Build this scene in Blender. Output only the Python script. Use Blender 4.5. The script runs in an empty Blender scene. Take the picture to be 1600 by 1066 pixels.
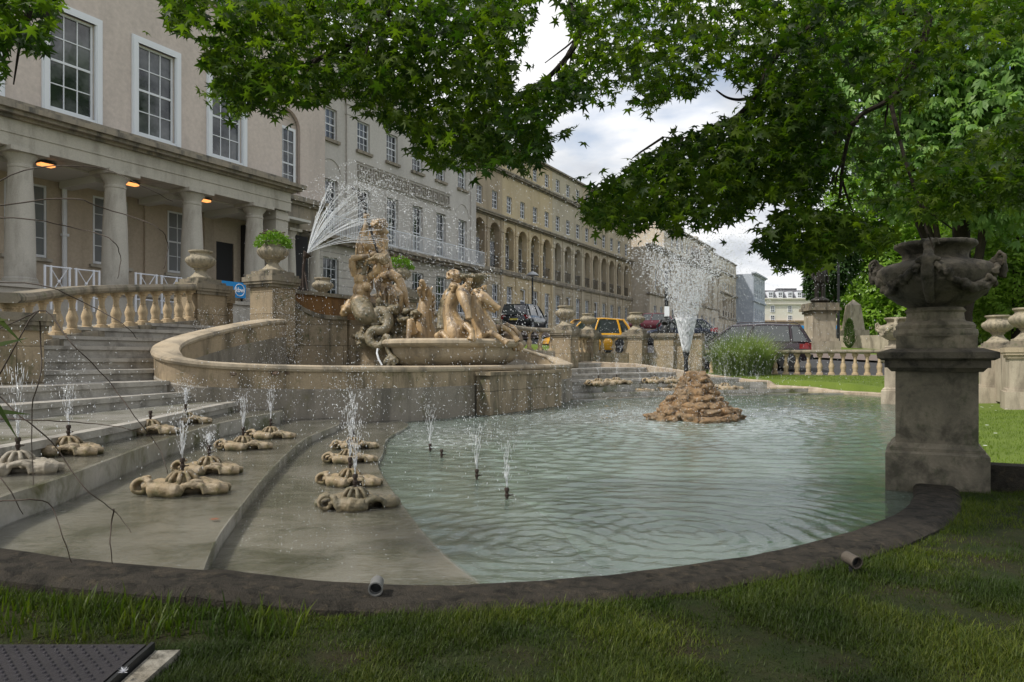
import bpy, bmesh, math, random
import numpy as np
from mathutils import Vector, Matrix, noise as mnoise
random.seed(7); rng = np.random.default_rng(11)
C = bpy.context.scene
col = C.collection
R = math.radians
# ---------------------------------------------------------------- camera, sky, sun, exposure
CAMZ = 1.0; FPX = 1150.0; HY = 560.0
cd = bpy.data.cameras.new('camera'); cam = bpy.data.objects.new('camera', cd); col.objects.link(cam)
cam.location = (0, 0, CAMZ); cam.rotation_euler = (R(90), 0, 0)
cd.sensor_width = 36; cd.lens = 36*FPX/1600; cd.shift_y = (HY-533)/1600
cd.clip_start = 0.05; cd.clip_end = 3000
C.camera = cam
SUN_AZ, SUN_EL = R(205), R(50)     # direction the light comes from (azimuth from +X, counter-clockwise)
w = bpy.data.worlds.new("World"); C.world = w; w.use_nodes = True
nt = w.node_tree; N = nt.nodes; L = nt.links
for n_ in list(N): N.remove(n_)
out = N.new('ShaderNodeOutputWorld'); bg = N.new('ShaderNodeBackground'); bg.inputs['Strength'].default_value = 0.125
sky = N.new('ShaderNodeTexSky'); sky.sky_type = 'NISHITA'; sky.sun_disc = False
sky.sun_elevation = SUN_EL; sky.sun_rotation = R(90)-SUN_AZ
tc = N.new('ShaderNodeTexCoord'); sep = N.new('ShaderNodeSeparateXYZ'); L.new(tc.outputs['Generated'], sep.inputs[0])
def wm(op, a, b=None, c=None):
    m = N.new('ShaderNodeMath'); m.operation = op
    for i, v in enumerate((a, b, c)):
        if v is None: continue
        if isinstance(v, (int, float)): m.inputs[i].default_value = v
        else: L.new(v, m.inputs[i])
    return m.outputs[0]
zz = wm('ADD', wm('MAXIMUM', sep.outputs[2], 0.0), 0.16)
cx = wm('DIVIDE', sep.outputs[0], zz); cy = wm('DIVIDE', sep.outputs[1], zz)
cmb = N.new('ShaderNodeCombineXYZ'); L.new(cx, cmb.inputs[0]); L.new(cy, cmb.inputs[1]); cmb.inputs[2].default_value = 14.4
def wnoise(scale, det, rough, vec=cmb.outputs[0], dist=0.0):
    t = N.new('ShaderNodeTexNoise'); t.inputs['Scale'].default_value = scale; t.inputs['Detail'].default_value = det
    t.inputs['Roughness'].default_value = rough; t.inputs['Distortion'].default_value = dist; L.new(vec, t.inputs['Vector']); return t.outputs[0]
def wramp(fac, stops):
    r = N.new('ShaderNodeValToRGB'); el = r.color_ramp.elements
    while len(el) < len(stops): el.new(0.5)
    for e, (p, c) in zip(el, stops): e.position = p; e.color = (*c, 1)
    L.new(fac, r.inputs[0]); return r.outputs[0]
cover = wramp(wnoise(0.9, 7, 0.52, dist=0.15), [(0.36, (0, 0, 0)), (0.46, (1, 1, 1))])
shade = wramp(wnoise(1.5, 6, 0.52, dist=0.2), [(0.36, (3.3, 3.5, 3.9)), (0.47, (4.9, 5.1, 5.4)), (0.58, (6.8, 6.8, 6.85))])
mx = N.new('ShaderNodeMix'); mx.data_type = 'RGBA'
L.new(cover, mx.inputs['Factor']); L.new(sky.outputs[0], mx.inputs['A']); L.new(shade, mx.inputs['B'])
L.new(mx.outputs['Result'], bg.inputs['Color']); L.new(bg.outputs[0], out.inputs[0])
sl = bpy.data.lights.new('sun', 'SUN'); sl.energy = 3.0; sl.angle = R(3); sl.color = (1, 0.95, 0.87)
so = bpy.data.objects.new('sun', sl); col.objects.link(so)
sd = Vector((math.cos(SUN_EL)*math.cos(SUN_AZ), math.cos(SUN_EL)*math.sin(SUN_AZ), math.sin(SUN_EL)))
so.rotation_euler = sd.to_track_quat('Z', 'Y').to_euler(); so.location = (0, 0, 30)
C.view_settings.view_transform = 'Standard'; C.view_settings.look = 'None'
C.view_settings.exposure = 0.38; C.view_settings.gamma = 1; C.view_settings.use_curve_mapping = False
# ---------------------------------------------------------------- frames
TH = math.atan2(0.8803, 0.4745); CT, ST = math.cos(TH), math.sin(TH)
def F(s, m, z=0.0): return Vector((s*CT - m*ST, s*ST + m*CT, z))          # s along the terrace, m away from the street side
def SM(x, y): return x*CT + y*ST, -x*ST + y*CT
def W(px, py, Y): return Vector(((px-800)/FPX*Y, Y, CAMZ + (HY-py)/FPX*Y))
def Wg(px, Y, z): return Vector(((px-800)/FPX*Y, Y, z))
def facade(px, py, D):
    r = (px-800)/FPX; Y = D/(CT - ST*r); X = r*Y
    return X*CT + Y*ST, CAMZ + (HY-py)/FPX*Y
# ---------------------------------------------------------------- tags
def tag(o, label=None, cat=None, group=None, kind=None):
    if label: o['label'] = label
    if cat: o['category'] = cat
    if group: o['group'] = group
    if kind: o['kind'] = kind
    return o
def empty(name, loc, label, cat, group=None, rz=0.0):
    o = bpy.data.objects.new(name, None); col.objects.link(o); o.empty_display_size = 0.2
    o.location = loc; o.rotation_euler = (0, 0, rz); return tag(o, label, cat, group)
def pmat(p):
    if p is None: return Matrix()
    M = Matrix.Translation(p.location) @ p.rotation_euler.to_matrix().to_4x4() @ Matrix.Diagonal((*p.scale, 1))
    return pmat(p.parent) @ M
def link(name, me, parent=None, loc=(0, 0, 0), rz=0.0, scale=(1, 1, 1)):
    o = bpy.data.objects.new(name, me); col.objects.link(o); o.parent = parent
    o.location = loc; o.rotation_euler = (0, 0, rz); o.scale = scale; return o
def copy_tree(o, parent=None):
    c = o.copy(); col.objects.link(c); c.parent = parent
    for ch in [x for x in bpy.data.objects if x.parent == o]: copy_tree(ch, c)
    return c
# ---------------------------------------------------------------- mesh builder
class MB:
    def __init__(s, smooth=False): s.v = []; s.f = []; s.smooth = smooth
    def add(s, vs, fs, M=None):
        b = len(s.v)
        for v in vs:
            v = Vector(v); s.v.append(M @ v if M is not None else v)
        for f in fs: s.f.append([i+b for i in f])
        return s
    def box(s, a, b, M=None, fn=None):
        (x0, y0, z0), (x1, y1, z1) = a, b
        vs = [(x0, y0, z0), (x1, y0, z0), (x1, y1, z0), (x0, y1, z0), (x0, y0, z1), (x1, y0, z1), (x1, y1, z1), (x0, y1, z1)]
        if fn: vs = [fn(*v) for v in vs]
        return s.add(vs, [(0, 3, 2, 1), (4, 5, 6, 7), (0, 1, 5, 4), (1, 2, 6, 5), (2, 3, 7, 6), (3, 0, 4, 7)], M)
    def tube(s, pts, rad, n=8, caps=True, M=None):
        pts = [Vector(p) for p in pts]; k = len(pts)
        if isinstance(rad, (int, float)): rad = [rad]*k
        vs = []; fs = []; up = None
        for i, p in enumerate(pts):
            t = (pts[min(i+1, k-1)] - pts[max(i-1, 0)])
            if t.length < 1e-9: t = Vector((0, 0, 1))
            t.normalize()
            if up is None: up = Vector((0, 0, 1)) if abs(t.z) < 0.9 else Vector((1, 0, 0))
            a = (up - t*up.dot(t)).normalized(); up = a; b = t.cross(a)
            for j in range(n):
                an = 2*math.pi*j/n; vs.append(p + (a*math.cos(an) + b*math.sin(an))*rad[i])
        for i in range(k-1):
            for j in range(n):
                fs.append((i*n+j, i*n+(j+1) % n, (i+1)*n+(j+1) % n, (i+1)*n+j))
        if caps: fs.append(tuple(range(n))[::-1]); fs.append(tuple((k-1)*n+j for j in range(n)))
        return s.add(vs, fs, M)
    def lathe(s, prof, n=20, c=(0, 0, 0), M=None, sx=1.0, sy=1.0, flute=None):
        vs = []; fs = []
        for (r, z) in prof:
            for j in range(n):
                a = 2*math.pi*j/n; rr = r
                if flute: rr = r*(1 + flute(a, z))
                vs.append((c[0]+rr*math.cos(a)*sx, c[1]+rr*math.sin(a)*sy, c[2]+z))
        k = len(prof)
        for i in range(k-1):
            for j in range(n): fs.append((i*n+j, i*n+(j+1) % n, (i+1)*n+(j+1) % n, (i+1)*n+j))
        if prof[0][0] > 1e-4: fs.append(tuple(range(n))[::-1])
        if prof[-1][0] > 1e-4: fs.append(tuple((k-1)*n+j for j in range(n)))
        return s.add(vs, fs, M)
    def ell(s, c, r, M=None, seg=12, rot=None):
        T = Matrix.Translation(Vector(c)) @ ((rot.to_4x4()) if rot else Matrix())
        vs = []; fs = []; rg = seg//2
        for i in range(1, rg):
            ph = math.pi*i/rg
            for j in range(seg):
                a = 2*math.pi*j/seg; vs.append(T @ Vector((r[0]*math.sin(ph)*math.cos(a), r[1]*math.sin(ph)*math.sin(a), r[2]*math.cos(ph))))
        tp = len(vs); vs.append(T @ Vector((0, 0, r[2]))); vs.append(T @ Vector((0, 0, -r[2])))
        for i in range(rg-2):
            for j in range(seg): fs.append((i*seg+j, (i+1)*seg+j, (i+1)*seg+(j+1) % seg, i*seg+(j+1) % seg))
        for j in range(seg):
            fs.append((tp, j, (j+1) % seg)); fs.append((tp+1, (rg-2)*seg+(j+1) % seg, (rg-2)*seg+j))
        return s.add(vs, fs, M)
    def prism(s, poly, z0, z1, fn=None, M=None):
        n = len(poly); fn = fn or (lambda a, b, z: (a, b, z))
        area = sum(poly[i][0]*poly[(i+1) % n][1]-poly[(i+1) % n][0]*poly[i][1] for i in range(n))
        if area < 0: poly = poly[::-1]
        vs = [fn(p[0], p[1], z0) for p in poly] + [fn(p[0], p[1], z1) for p in poly]
        fs = [tuple(range(n))[::-1], tuple(range(n, 2*n))] + [(i, (i+1) % n, n+(i+1) % n, n+i) for i in range(n)]
        return s.add(vs, fs, M)
    def sweep(s, path, prof, closed=False, M=None):
        """path: list of (x,y,z) ; prof: list of (offset to the left, dz), closed profile"""
        P = [Vector(p) for p in path]; k = len(P); n = len(prof); vs = []; fs = []
        for i, p in enumerate(P):
            a = P[(i-1) % k] if closed else P[max(i-1, 0)]; b = P[(i+1) % k] if closed else P[min(i+1, k-1)]
            t = Vector((b.x-a.x, b.y-a.y, 0)).normalized(); l = Vector((-t.y, t.x, 0))
            for (o, dz) in prof: vs.append(p + l*o + Vector((0, 0, dz)))
        for i in range(k if closed else k-1):
            for j in range(n):
                fs.append((i*n+j, i*n+(j+1) % n, ((i+1) % k)*n+(j+1) % n, ((i+1) % k)*n+j))
        if not closed: fs.append(tuple(range(n))[::-1]); fs.append(tuple((k-1)*n+j for j in range(n)))
        return s.add(vs, fs, M)
    def mesh(s, name, mat=None, Minv=None, fixn=True):
        me = bpy.data.meshes.new(name)
        vs = [(Minv @ v) if Minv is not None else v for v in s.v]
        me.from_pydata([tuple(v) for v in vs], [], s.f)
        if mat: me.materials.append(mat)
        if fixn:
            bm = bmesh.new(); bm.from_mesh(me); bmesh.ops.recalc_face_normals(bm, faces=bm.faces); bm.to_mesh(me); bm.free()
        if s.smooth:
            me.polygons.foreach_set('use_smooth', [True]*len(me.polygons))
            try: me.set_sharp_from_angle(angle=R(38))
            except Exception: pass
        me.update(); return me
    def build(s, name, mat, parent=None, fixn=True):
        """verts are in world space; child verts are stored in the parent's frame"""
        if parent is not None:
            return link(name, s.mesh(name, mat, pmat(parent).inverted(), fixn), parent)
        xs = [v.x for v in s.v]; ys = [v.y for v in s.v]; zs = [v.z for v in s.v]
        o = Vector(((min(xs)+max(xs))/2, (min(ys)+max(ys))/2, min(zs)))
        return link(name, s.mesh(name, mat, Matrix.Translation(-o), fixn), None, o)
def np_mesh(name, V, Fq, mat, smooth=False):
    """V (n,3), Fq (k,m) index array"""
    me = bpy.data.meshes.new(name); k, m = Fq.shape
    me.vertices.add(len(V)); me.vertices.foreach_set('co', V.astype(np.float32).ravel())
    me.loops.add(k*m); me.loops.foreach_set('vertex_index', Fq.astype(np.int32).ravel())
    me.polygons.add(k); me.polygons.foreach_set('loop_start', np.arange(0, k*m, m, dtype=np.int32))
    me.polygons.foreach_set('loop_total', np.full(k, m, dtype=np.int32))
    if smooth: me.polygons.foreach_set('use_smooth', np.ones(k, dtype=bool))
    if mat: me.materials.append(mat)
    me.update(calc_edges=True); me.validate(); return me
def scatter(name, P, X, Y, Z, S, tv, tf, mat):
    """instances of template (tv,tf) at P with axes X,Y,Z (n,3) scaled S (n,) or (n,3)"""
    n = len(P); tv = np.asarray(tv, float); tf = np.asarray(tf, int)
    S = np.asarray(S, float)
    if S.ndim == 1: S = np.stack([S, S, S], 1)
    V = P[:, None, :] + tv[None, :, 0, None]*X[:, None, :]*S[:, None, 0:1] + tv[None, :, 1, None]*Y[:, None, :]*S[:, None, 1:2] + tv[None, :, 2, None]*Z[:, None, :]*S[:, None, 2:3]
    Fq = tf[None] + (np.arange(n)*len(tv))[:, None, None]
    return np_mesh(name, V.reshape(-1, 3), Fq.reshape(-1, tf.shape[1]), mat)
def unit(a): return a/np.maximum(np.linalg.norm(a, axis=-1, keepdims=True), 1e-9)
def frames(d, up=None):
    """orthonormal frames with Y axis along d, random roll unless up"""
    d = unit(d); r = rng.normal(size=d.shape) if up is None else np.broadcast_to(up, d.shape)
    x = unit(np.cross(d, r)); z = np.cross(x, d); return x, d, z
# ---------------------------------------------------------------- materials
class NM:
    def __init__(s, name):
        s.m = bpy.data.materials.new(name); s.m.use_nodes = True; s.t = s.m.node_tree; s.N = s.t.nodes; s.L = s.t.links
        s.b = s.N['Principled BSDF']; s.co = s.N.new('ShaderNodeTexCoord')
    def lk(s, v, sock):
        if isinstance(v, (int, float)): sock.default_value = v
        elif isinstance(v, tuple): sock.default_value = (*v, 1) if len(v) == 3 and sock.type == 'RGBA' else v
        else: s.L.new(v, sock)
    def map(s, scale=(1, 1, 1), src='Object', loc=(0, 0, 0)):
        m = s.N.new('ShaderNodeMapping'); m.inputs['Scale'].default_value = scale; m.inputs['Location'].default_value = loc
        s.L.new(s.co.outputs[src], m.inputs[0]); return m.outputs[0]
    def noise(s, scale, det=5, rough=0.55, vec=None, dist=0.0):
        t = s.N.new('ShaderNodeTexNoise'); s.lk(vec if vec else s.co.outputs['Object'], t.inputs['Vector'])
        t.inputs['Scale'].default_value = scale; t.inputs['Detail'].default_value = det; t.inputs['Roughness'].default_value = rough; t.inputs['Distortion'].default_value = dist
        return t.outputs[0]
    def ramp(s, fac, a, b, lo=(0, 0, 0), hi=(1, 1, 1)):
        r = s.N.new('ShaderNodeValToRGB'); e = r.color_ramp.elements; e[0].position = a; e[0].color = (*lo, 1); e[1].position = b; e[1].color = (*hi, 1)
        s.L.new(fac, r.inputs[0]); return r.outputs[0]
    def mix(s, fac, a, b, mode='MIX'):
        m = s.N.new('ShaderNodeMix'); m.data_type = 'RGBA'; m.blend_type = mode
        s.lk(fac, m.inputs['Factor']); s.lk(a, m.inputs['A']); s.lk(b, m.inputs['B']); return m.outputs['Result']
    def math(s, op, a, b=0.0):
        m = s.N.new('ShaderNodeMath'); m.operation = op; s.lk(a, m.inputs[0]); s.lk(b, m.inputs[1]); return m.outputs[0]
    def bump(s, h, strength=0.3, dist=0.02, normal=None):
        b = s.N.new('ShaderNodeBump'); b.inputs['Strength'].default_value = strength; b.inputs['Distance'].default_value = dist
        s.L.new(h, b.inputs['Height'])
        if normal: s.L.new(normal, b.inputs['Normal'])
        s.L.new(b.outputs[0], s.b.inputs['Normal']); return b.outputs[0]
    def set(s, **k):
        for a, v in k.items(): s.lk(v, s.b.inputs[a.replace('_', ' ')])
        return s
def stone(name, c1, c2, stain, sc=2.0, amt=0.5, rough=0.85, bump=0.4, moss=None, streak=True, bricks=None, bdist=0.012, tide=False):
    q = NM(name); n1 = q.noise(sc, 6, 0.6); c = q.mix(q.ramp(n1, 0.3, 0.7), c1, c2)
    if streak:
        n2 = q.noise(sc*1.6, 6, 0.65, q.map((1, 1, 0.22), loc=(3, 5, 1)), 0.4)
    else: n2 = q.noise(sc*2.3, 6, 0.65, q.map((1, 1, 1), loc=(3, 5, 1)), 0.4)
    c = q.mix(q.math('MULTIPLY', q.ramp(n2, 0.47, 0.66), amt), c, stain)
    if moss:
        n4 = q.noise(sc*3.1, 7, 0.7, q.map((1, 1, 0.7), loc=(9, 2, 4))); c = q.mix(q.math('MULTIPLY', q.ramp(n4, 0.55, 0.68), 0.8), c, moss)
    n3 = q.noise(sc*22, 4, 0.7); c = q.mix(0.35, c, q.mix(n3, (0.25, 0.25, 0.25), (1.6, 1.6, 1.6)), 'MULTIPLY')
    h = q.mix(0.5, q.noise(sc*9, 6, 0.7), n3)
    if tide:        # algae line just above the water
        sz = q.N.new('ShaderNodeSeparateXYZ'); q.L.new(q.co.outputs['Object'], sz.inputs[0])
        mz = q.math('ADD', sz.outputs[2], q.math('MULTIPLY', q.math('SUBTRACT', q.noise(9, 5), 0.5), 0.16)); c = q.mix(q.ramp(mz, 0.005, 0.055, (0.9, 0.9, 0.9), (0, 0, 0)), c, (0.055, 0.055, 0.018))
    q.set(Base_Color=c, Roughness=rough, Specular_IOR_Level=0.15 if rough > 0.6 else 0.5)
    if bricks:
        bt = q.N.new('ShaderNodeTexBrick'); sx = q.N.new('ShaderNodeSeparateXYZ'); q.L.new(q.co.outputs['Object'], sx.inputs[0])
        cb = q.N.new('ShaderNodeCombineXYZ'); q.L.new(sx.outputs[0], cb.inputs[0]); q.L.new(sx.outputs[2], cb.inputs[1]); q.L.new(cb.outputs[0], bt.inputs['Vector'])
        bt.inputs['Scale'].default_value = 1; bt.inputs['Brick Width'].default_value = bricks[0]; bt.inputs['Row Height'].default_value = bricks[1]
        bt.inputs['Mortar Size'].default_value = bricks[2]; bt.inputs['Mortar Smooth'].default_value = 0.2
        bt.inputs['Color1'].default_value = (1, 1, 1, 1); bt.inputs['Color2'].default_value = (0.86, 0.86, 0.86, 1); bt.inputs['Mortar'].default_value = (0.45, 0.45, 0.45, 1)
        c = q.mix(0.8, c, bt.outputs['Color'], 'MULTIPLY'); q.set(Base_Color=c)
        h = q.mix(0.75, h, bt.outputs['Color'])
        q.bump(h, min(1, bump*1.6), bdist*2)
    else: q.bump(h, bump, bdist)
    return q.m
def plain(name, c, rough=0.6, metal=0.0, bump=0.0, sc=20, var=0.0, **k):
    q = NM(name)
    cc = q.mix(q.math('MULTIPLY', q.noise(sc*0.3, 5), var), c, tuple(x*0.45 for x in c)) if var else c
    q.set(Base_Color=cc, Roughness=rough, Metallic=metal, **k)
    if bump: q.bump(q.noise(sc, 5), bump, 0.01)
    return q.m
M = {}
M['ochre'] = stone('carved_ochre_stone', (0.46, 0.31, 0.15), (0.36, 0.265, 0.16), (0.07, 0.05, 0.032), 2.6, 1.0, 0.38, 0.6, (0.15, 0.10, 0.055), True)
M['shell'] = stone('shell_stone', (0.33, 0.235, 0.12), (0.33, 0.265, 0.18), (0.13, 0.095, 0.04), 7, 0.9, 0.4, 0.9, (0.13, 0.12, 0.03), False, tide=True)
M['shell_pale'] = stone('bleached_shell_stone', (0.33, 0.29, 0.22), (0.27, 0.235, 0.18), (0.13, 0.11, 0.08), 5, 0.6, 0.55, 0.5, None, False)
M['shell_dark'] = stone('algae_shell_stone', (0.22, 0.17, 0.10), (0.15, 0.13, 0.08), (0.05, 0.05, 0.03), 5, 0.8, 0.5, 0.6, (0.06, 0.07, 0.02), False)
M['wall'] = stone('basin_stone', (0.38, 0.30, 0.195), (0.26, 0.21, 0.145), (0.085, 0.075, 0.055), 1.4, 0.9, 0.75, 0.5, (0.10, 0.10, 0.05), bricks=(1.3, 0.42, 0.006))
M['wall_band'] = stone('basin_band_stone', (0.38, 0.30, 0.195), (0.28, 0.22, 0.15), (0.10, 0.085, 0.06), 1.6, 0.9, 0.75, 0.5, (0.12, 0.11, 0.05))
M['wall_low'] = stone('basin_render', (0.25, 0.22, 0.175), (0.20, 0.175, 0.135), (0.09, 0.08, 0.06), 1.3, 0.85, 0.6, 0.4, (0.13, 0.115, 0.06))
M['coping'] = stone('coping_stone', (0.44, 0.37, 0.27), (0.35, 0.28, 0.19), (0.12, 0.11, 0.09), 1.8, 0.7, 0.75, 0.5)
M['wet'] = stone('wet_concrete', (0.36, 0.345, 0.31), (0.20, 0.19, 0.155), (0.08, 0.085, 0.04), 1.1, 1.0, 0.2, 0.25, None, False)
M['step'] = stone('step_stone', (0.40, 0.375, 0.33), (0.30, 0.28, 0.24), (0.10, 0.09, 0.075), 1.6, 0.7, 0.6, 0.4, None, False)
M['baluster'] = stone('baluster_stone', (0.50, 0.39, 0.25), (0.42, 0.32, 0.20), (0.13, 0.11, 0.08), 3.0, 0.7, 0.8, 0.5)
M['key'] = stone('key_band_stone', (0.36, 0.33, 0.29), (0.31, 0.285, 0.25), (0.2, 0.18, 0.16), 1.0, 0.5, 0.9, 0.1)
M['nosing'] = stone('wet_nosing', (0.33, 0.31, 0.27), (0.22, 0.205, 0.175), (0.09, 0.085, 0.06), 2.5, 0.8, 0.3, 0.4, None, False)
M['cover_edge'] = stone('worn_edging', (0.36, 0.34, 0.29), (0.26, 0.23, 0.18), (0.04, 0.035, 0.025), 6, 0.9, 0.8, 0.8, None, False)
M['rail'] = stone('rail_stone', (0.20, 0.18, 0.145), (0.27, 0.225, 0.16), (0.06, 0.055, 0.045), 2.2, 0.95, 0.85, 0.6, (0.12, 0.13, 0.07))
M['urn'] = stone('urn_stone', (0.36, 0.31, 0.22), (0.29, 0.25, 0.19), (0.11, 0.10, 0.08), 4, 0.7, 0.85, 0.6, (0.15, 0.16, 0.08))
M['dark_urn'] = stone('shaded_urn_stone', (0.085, 0.078, 0.066), (0.14, 0.12, 0.09), (0.025, 0.024, 0.022), 3, 0.9, 0.85, 0.9, None, False)  # backlit shade under the tree is put into the urn's dark colour
M['pier'] = stone('rendered_pier', (0.31, 0.265, 0.20), (0.10, 0.092, 0.07), (0.045, 0.043, 0.034), 2.2, 0.7, 0.85, 0.6, (0.07, 0.08, 0.045), False)
M['pale_pier'] = stone('pale_pier', (0.46, 0.40, 0.31), (0.36, 0.31, 0.24), (0.14, 0.12, 0.09), 2.6, 0.7, 0.85, 0.5)
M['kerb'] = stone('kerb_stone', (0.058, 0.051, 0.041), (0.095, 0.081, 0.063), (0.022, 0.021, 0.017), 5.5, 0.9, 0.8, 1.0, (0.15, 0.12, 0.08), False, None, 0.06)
M['kerb_lit'] = stone('sunlit_kerb_stone', (0.42, 0.36, 0.28), (0.34, 0.27, 0.19), (0.14, 0.11, 0.08), 2.2, 0.6, 0.8, 0.6, None, False)  # paler copy of the kerb stone, with sunlight put into its colour
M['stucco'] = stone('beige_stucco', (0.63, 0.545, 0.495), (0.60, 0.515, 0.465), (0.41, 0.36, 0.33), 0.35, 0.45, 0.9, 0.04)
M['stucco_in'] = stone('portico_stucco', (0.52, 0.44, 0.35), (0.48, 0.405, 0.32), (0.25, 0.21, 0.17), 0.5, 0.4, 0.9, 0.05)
M['portico'] = stone('portico_stone', (0.50, 0.47, 0.41), (0.45, 0.42, 0.365), (0.19, 0.17, 0.14), 1.4, 0.45, 0.85, 0.3)
M['ledge'] = stone('weathered_ledge', (0.34, 0.29, 0.22), (0.27, 0.24, 0.20), (0.08, 0.08, 0.075), 1.5, 0.8, 0.85, 0.4)
M['grey_stucco'] = stone('grey_stucco', (0.56, 0.53, 0.495), (0.53, 0.50, 0.465), (0.37, 0.35, 0.325), 0.4, 0.5, 0.9, 0.05)
M['grey_ashlar'] = stone('grey_ashlar', (0.56, 0.53, 0.48), (0.53, 0.50, 0.45), (0.34, 0.31, 0.265), 0.6, 0.4, 0.9, 0.4, bricks=(30, 0.40, 0.02))
M['buff'] = stone('buff_stone', (0.50, 0.42, 0.30), (0.45, 0.385, 0.29), (0.24, 0.20, 0.15), 0.5, 0.55, 0.9, 0.25)
M['ochre_paint'] = stone('ochre_render', (0.58, 0.47, 0.30), (0.55, 0.46, 0.32), (0.33, 0.25, 0.14), 0.5, 0.4, 0.9, 0.2)
M['buff_ashlar'] = stone('buff_ashlar', (0.50, 0.43, 0.32), (0.45, 0.39, 0.29), (0.25, 0.21, 0.16), 0.5, 0.5, 0.9, 0.4, bricks=(30, 0.40, 0.02))
M['buff_far'] = stone('far_buff_stone', (0.54, 0.47, 0.37), (0.48, 0.42, 0.34), (0.24, 0.21, 0.17), 0.4, 0.5, 0.9, 0.25)
M['blue_render'] = stone('pale_blue_render', (0.42, 0.46, 0.52), (0.40, 0.44, 0.50), (0.3, 0.33, 0.38), 0.4, 0.3, 0.9, 0.1)
M['white_render'] = stone('white_render', (0.72, 0.69, 0.60), (0.68, 0.65, 0.57), (0.5, 0.47, 0.40), 0.3, 0.3, 0.9, 0.1)
M['slate'] = stone('slate_roof', (0.16, 0.16, 0.17), (0.13, 0.13, 0.14), (0.08, 0.08, 0.09), 1, 0.5, 0.7, 0.2, bricks=(0.4, 0.25, 0.01))
M['shopfront'] = stone('shop_stone', (0.42, 0.30, 0.20), (0.38, 0.28, 0.20), (0.25, 0.19, 0.13), 0.6, 0.5, 0.9, 0.1)
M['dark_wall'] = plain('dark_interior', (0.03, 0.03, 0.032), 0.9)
M['white_paint'] = plain('white_paint', (0.74, 0.76, 0.80), 0.45, var=0.12, sc=6)
M['ceiling'] = plain('portico_ceiling', (0.60, 0.58, 0.53), 0.8, var=0.3, sc=2)
q = NM('window_glass'); oi = q.N.new('ShaderNodeObjectInfo'); va = q.N.new('ShaderNodeVectorMath'); va.operation = 'ADD'; q.L.new(q.co.outputs['Object'], va.inputs[0])
vs_ = q.N.new('ShaderNodeCombineXYZ'); q.L.new(q.math('MULTIPLY', oi.outputs['Random'], 37.0), vs_.inputs[0]); q.L.new(q.math('MULTIPLY', oi.outputs['Random'], 91.0), vs_.inputs[2]); q.L.new(vs_.outputs[0], va.inputs[1])
q.set(Base_Color=q.mix(q.ramp(q.noise(0.8, 4, 0.6, va.outputs[0]), 0.42, 0.62), (0.012, 0.015, 0.018), (0.12, 0.125, 0.13)), Roughness=0.06, Specular_IOR_Level=0.8); q.bump(q.noise(2.5, 2), 0.08, 0.02); M['glass'] = q.m
M['blind'] = plain('net_curtain', (0.20, 0.21, 0.22), 0.25, var=0.5, sc=5)
M['blue_sign'] = plain('blue_banner_cloth', (0.0, 0.25, 0.62), 0.5, var=0.15, sc=4)
M['white_sign'] = plain('white_print', (0.85, 0.87, 0.9), 0.5)
M['leaf_brown'] = plain('fallen_leaf', (0.20, 0.07, 0.03), 0.7)
M['iron'] = plain('black_iron', (0.02, 0.021, 0.022), 0.5, 0.3, 0.2, 60)
M['rust'] = plain('rusty_iron', (0.045, 0.03, 0.022), 0.8, 0.2, 0.5, 60, 0.6)
M['rust_wall'] = stone('rust_stained_wall', (0.24, 0.125, 0.045), (0.19, 0.10, 0.04), (0.08, 0.05, 0.03), 1.6, 0.7, 0.7, 0.3)
M['rock'] = stone('ochre_tufa', (0.40, 0.24, 0.115), (0.31, 0.24, 0.16), (0.07, 0.05, 0.035), 6, 0.85, 0.8, 1.0, (0.30, 0.25, 0.17), False, None, 0.04)
M['grate'] = plain('cast_iron_plate', (0.055, 0.05, 0.055), 0.42, 0.5, 0.4, 90, 0.6)
M['bark'] = stone('maple_bark', (0.05, 0.04, 0.03), (0.035, 0.03, 0.024), (0.02, 0.018, 0.015), 8, 0.6, 0.9, 0.8, None, False)
M['asphalt'] = stone('asphalt', (0.055, 0.055, 0.057), (0.07, 0.068, 0.068), (0.035, 0.035, 0.036), 1.5, 0.5, 0.85, 0.3, None, False)
M['paving'] = stone('pavement', (0.20, 0.155, 0.13), (0.17, 0.14, 0.125), (0.1, 0.085, 0.08), 1.5, 0.5, 0.85, 0.3, None, False)
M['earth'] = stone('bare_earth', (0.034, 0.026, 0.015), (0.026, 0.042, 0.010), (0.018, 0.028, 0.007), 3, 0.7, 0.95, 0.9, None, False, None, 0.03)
M['lawn'] = stone('mown_lawn', (0.13, 0.18, 0.03), (0.10, 0.145, 0.024), (0.12, 0.16, 0.04), 1.2, 0.5, 0.9, 0.8, None, False, None, 0.03)
M['gravel'] = stone('wet_gravel', (0.20, 0.12, 0.075), (0.12, 0.09, 0.06), (0.06, 0.05, 0.035), 9, 0.8, 0.4, 1.0, (0.30, 0.22, 0.15), False, None, 0.03)
def leafmat(name, c1, c2, trans=0.35, rough=0.45, sc=1.5):
    q = NM(name); N_, L_ = q.N, q.L
    g = N_.new('ShaderNodeNewGeometry')
    c = q.mix(g.outputs['Random Per Island'], c1, c2)
    c = q.mix(q.ramp(q.noise(sc, 3), 0.4, 0.6), c, tuple(x*0.8 for x in c1))
    q.set(Base_Color=c, Roughness=rough, Specular_IOR_Level=0.25)
    tr = N_.new('ShaderNodeBsdfTranslucent'); L_.new(q.mix(1.0, c, (1.5, 1.75, 0.55), 'MULTIPLY'), tr.inputs[0])
    ms = N_.new('ShaderNodeMixShader'); ms.inputs[0].default_value = trans
    L_.new(q.b.outputs[0], ms.inputs[1]); L_.new(tr.outputs[0], ms.inputs[2])
    L_.new(ms.outputs[0], N_['Material Output'].inputs[0]); return q.m
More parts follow.
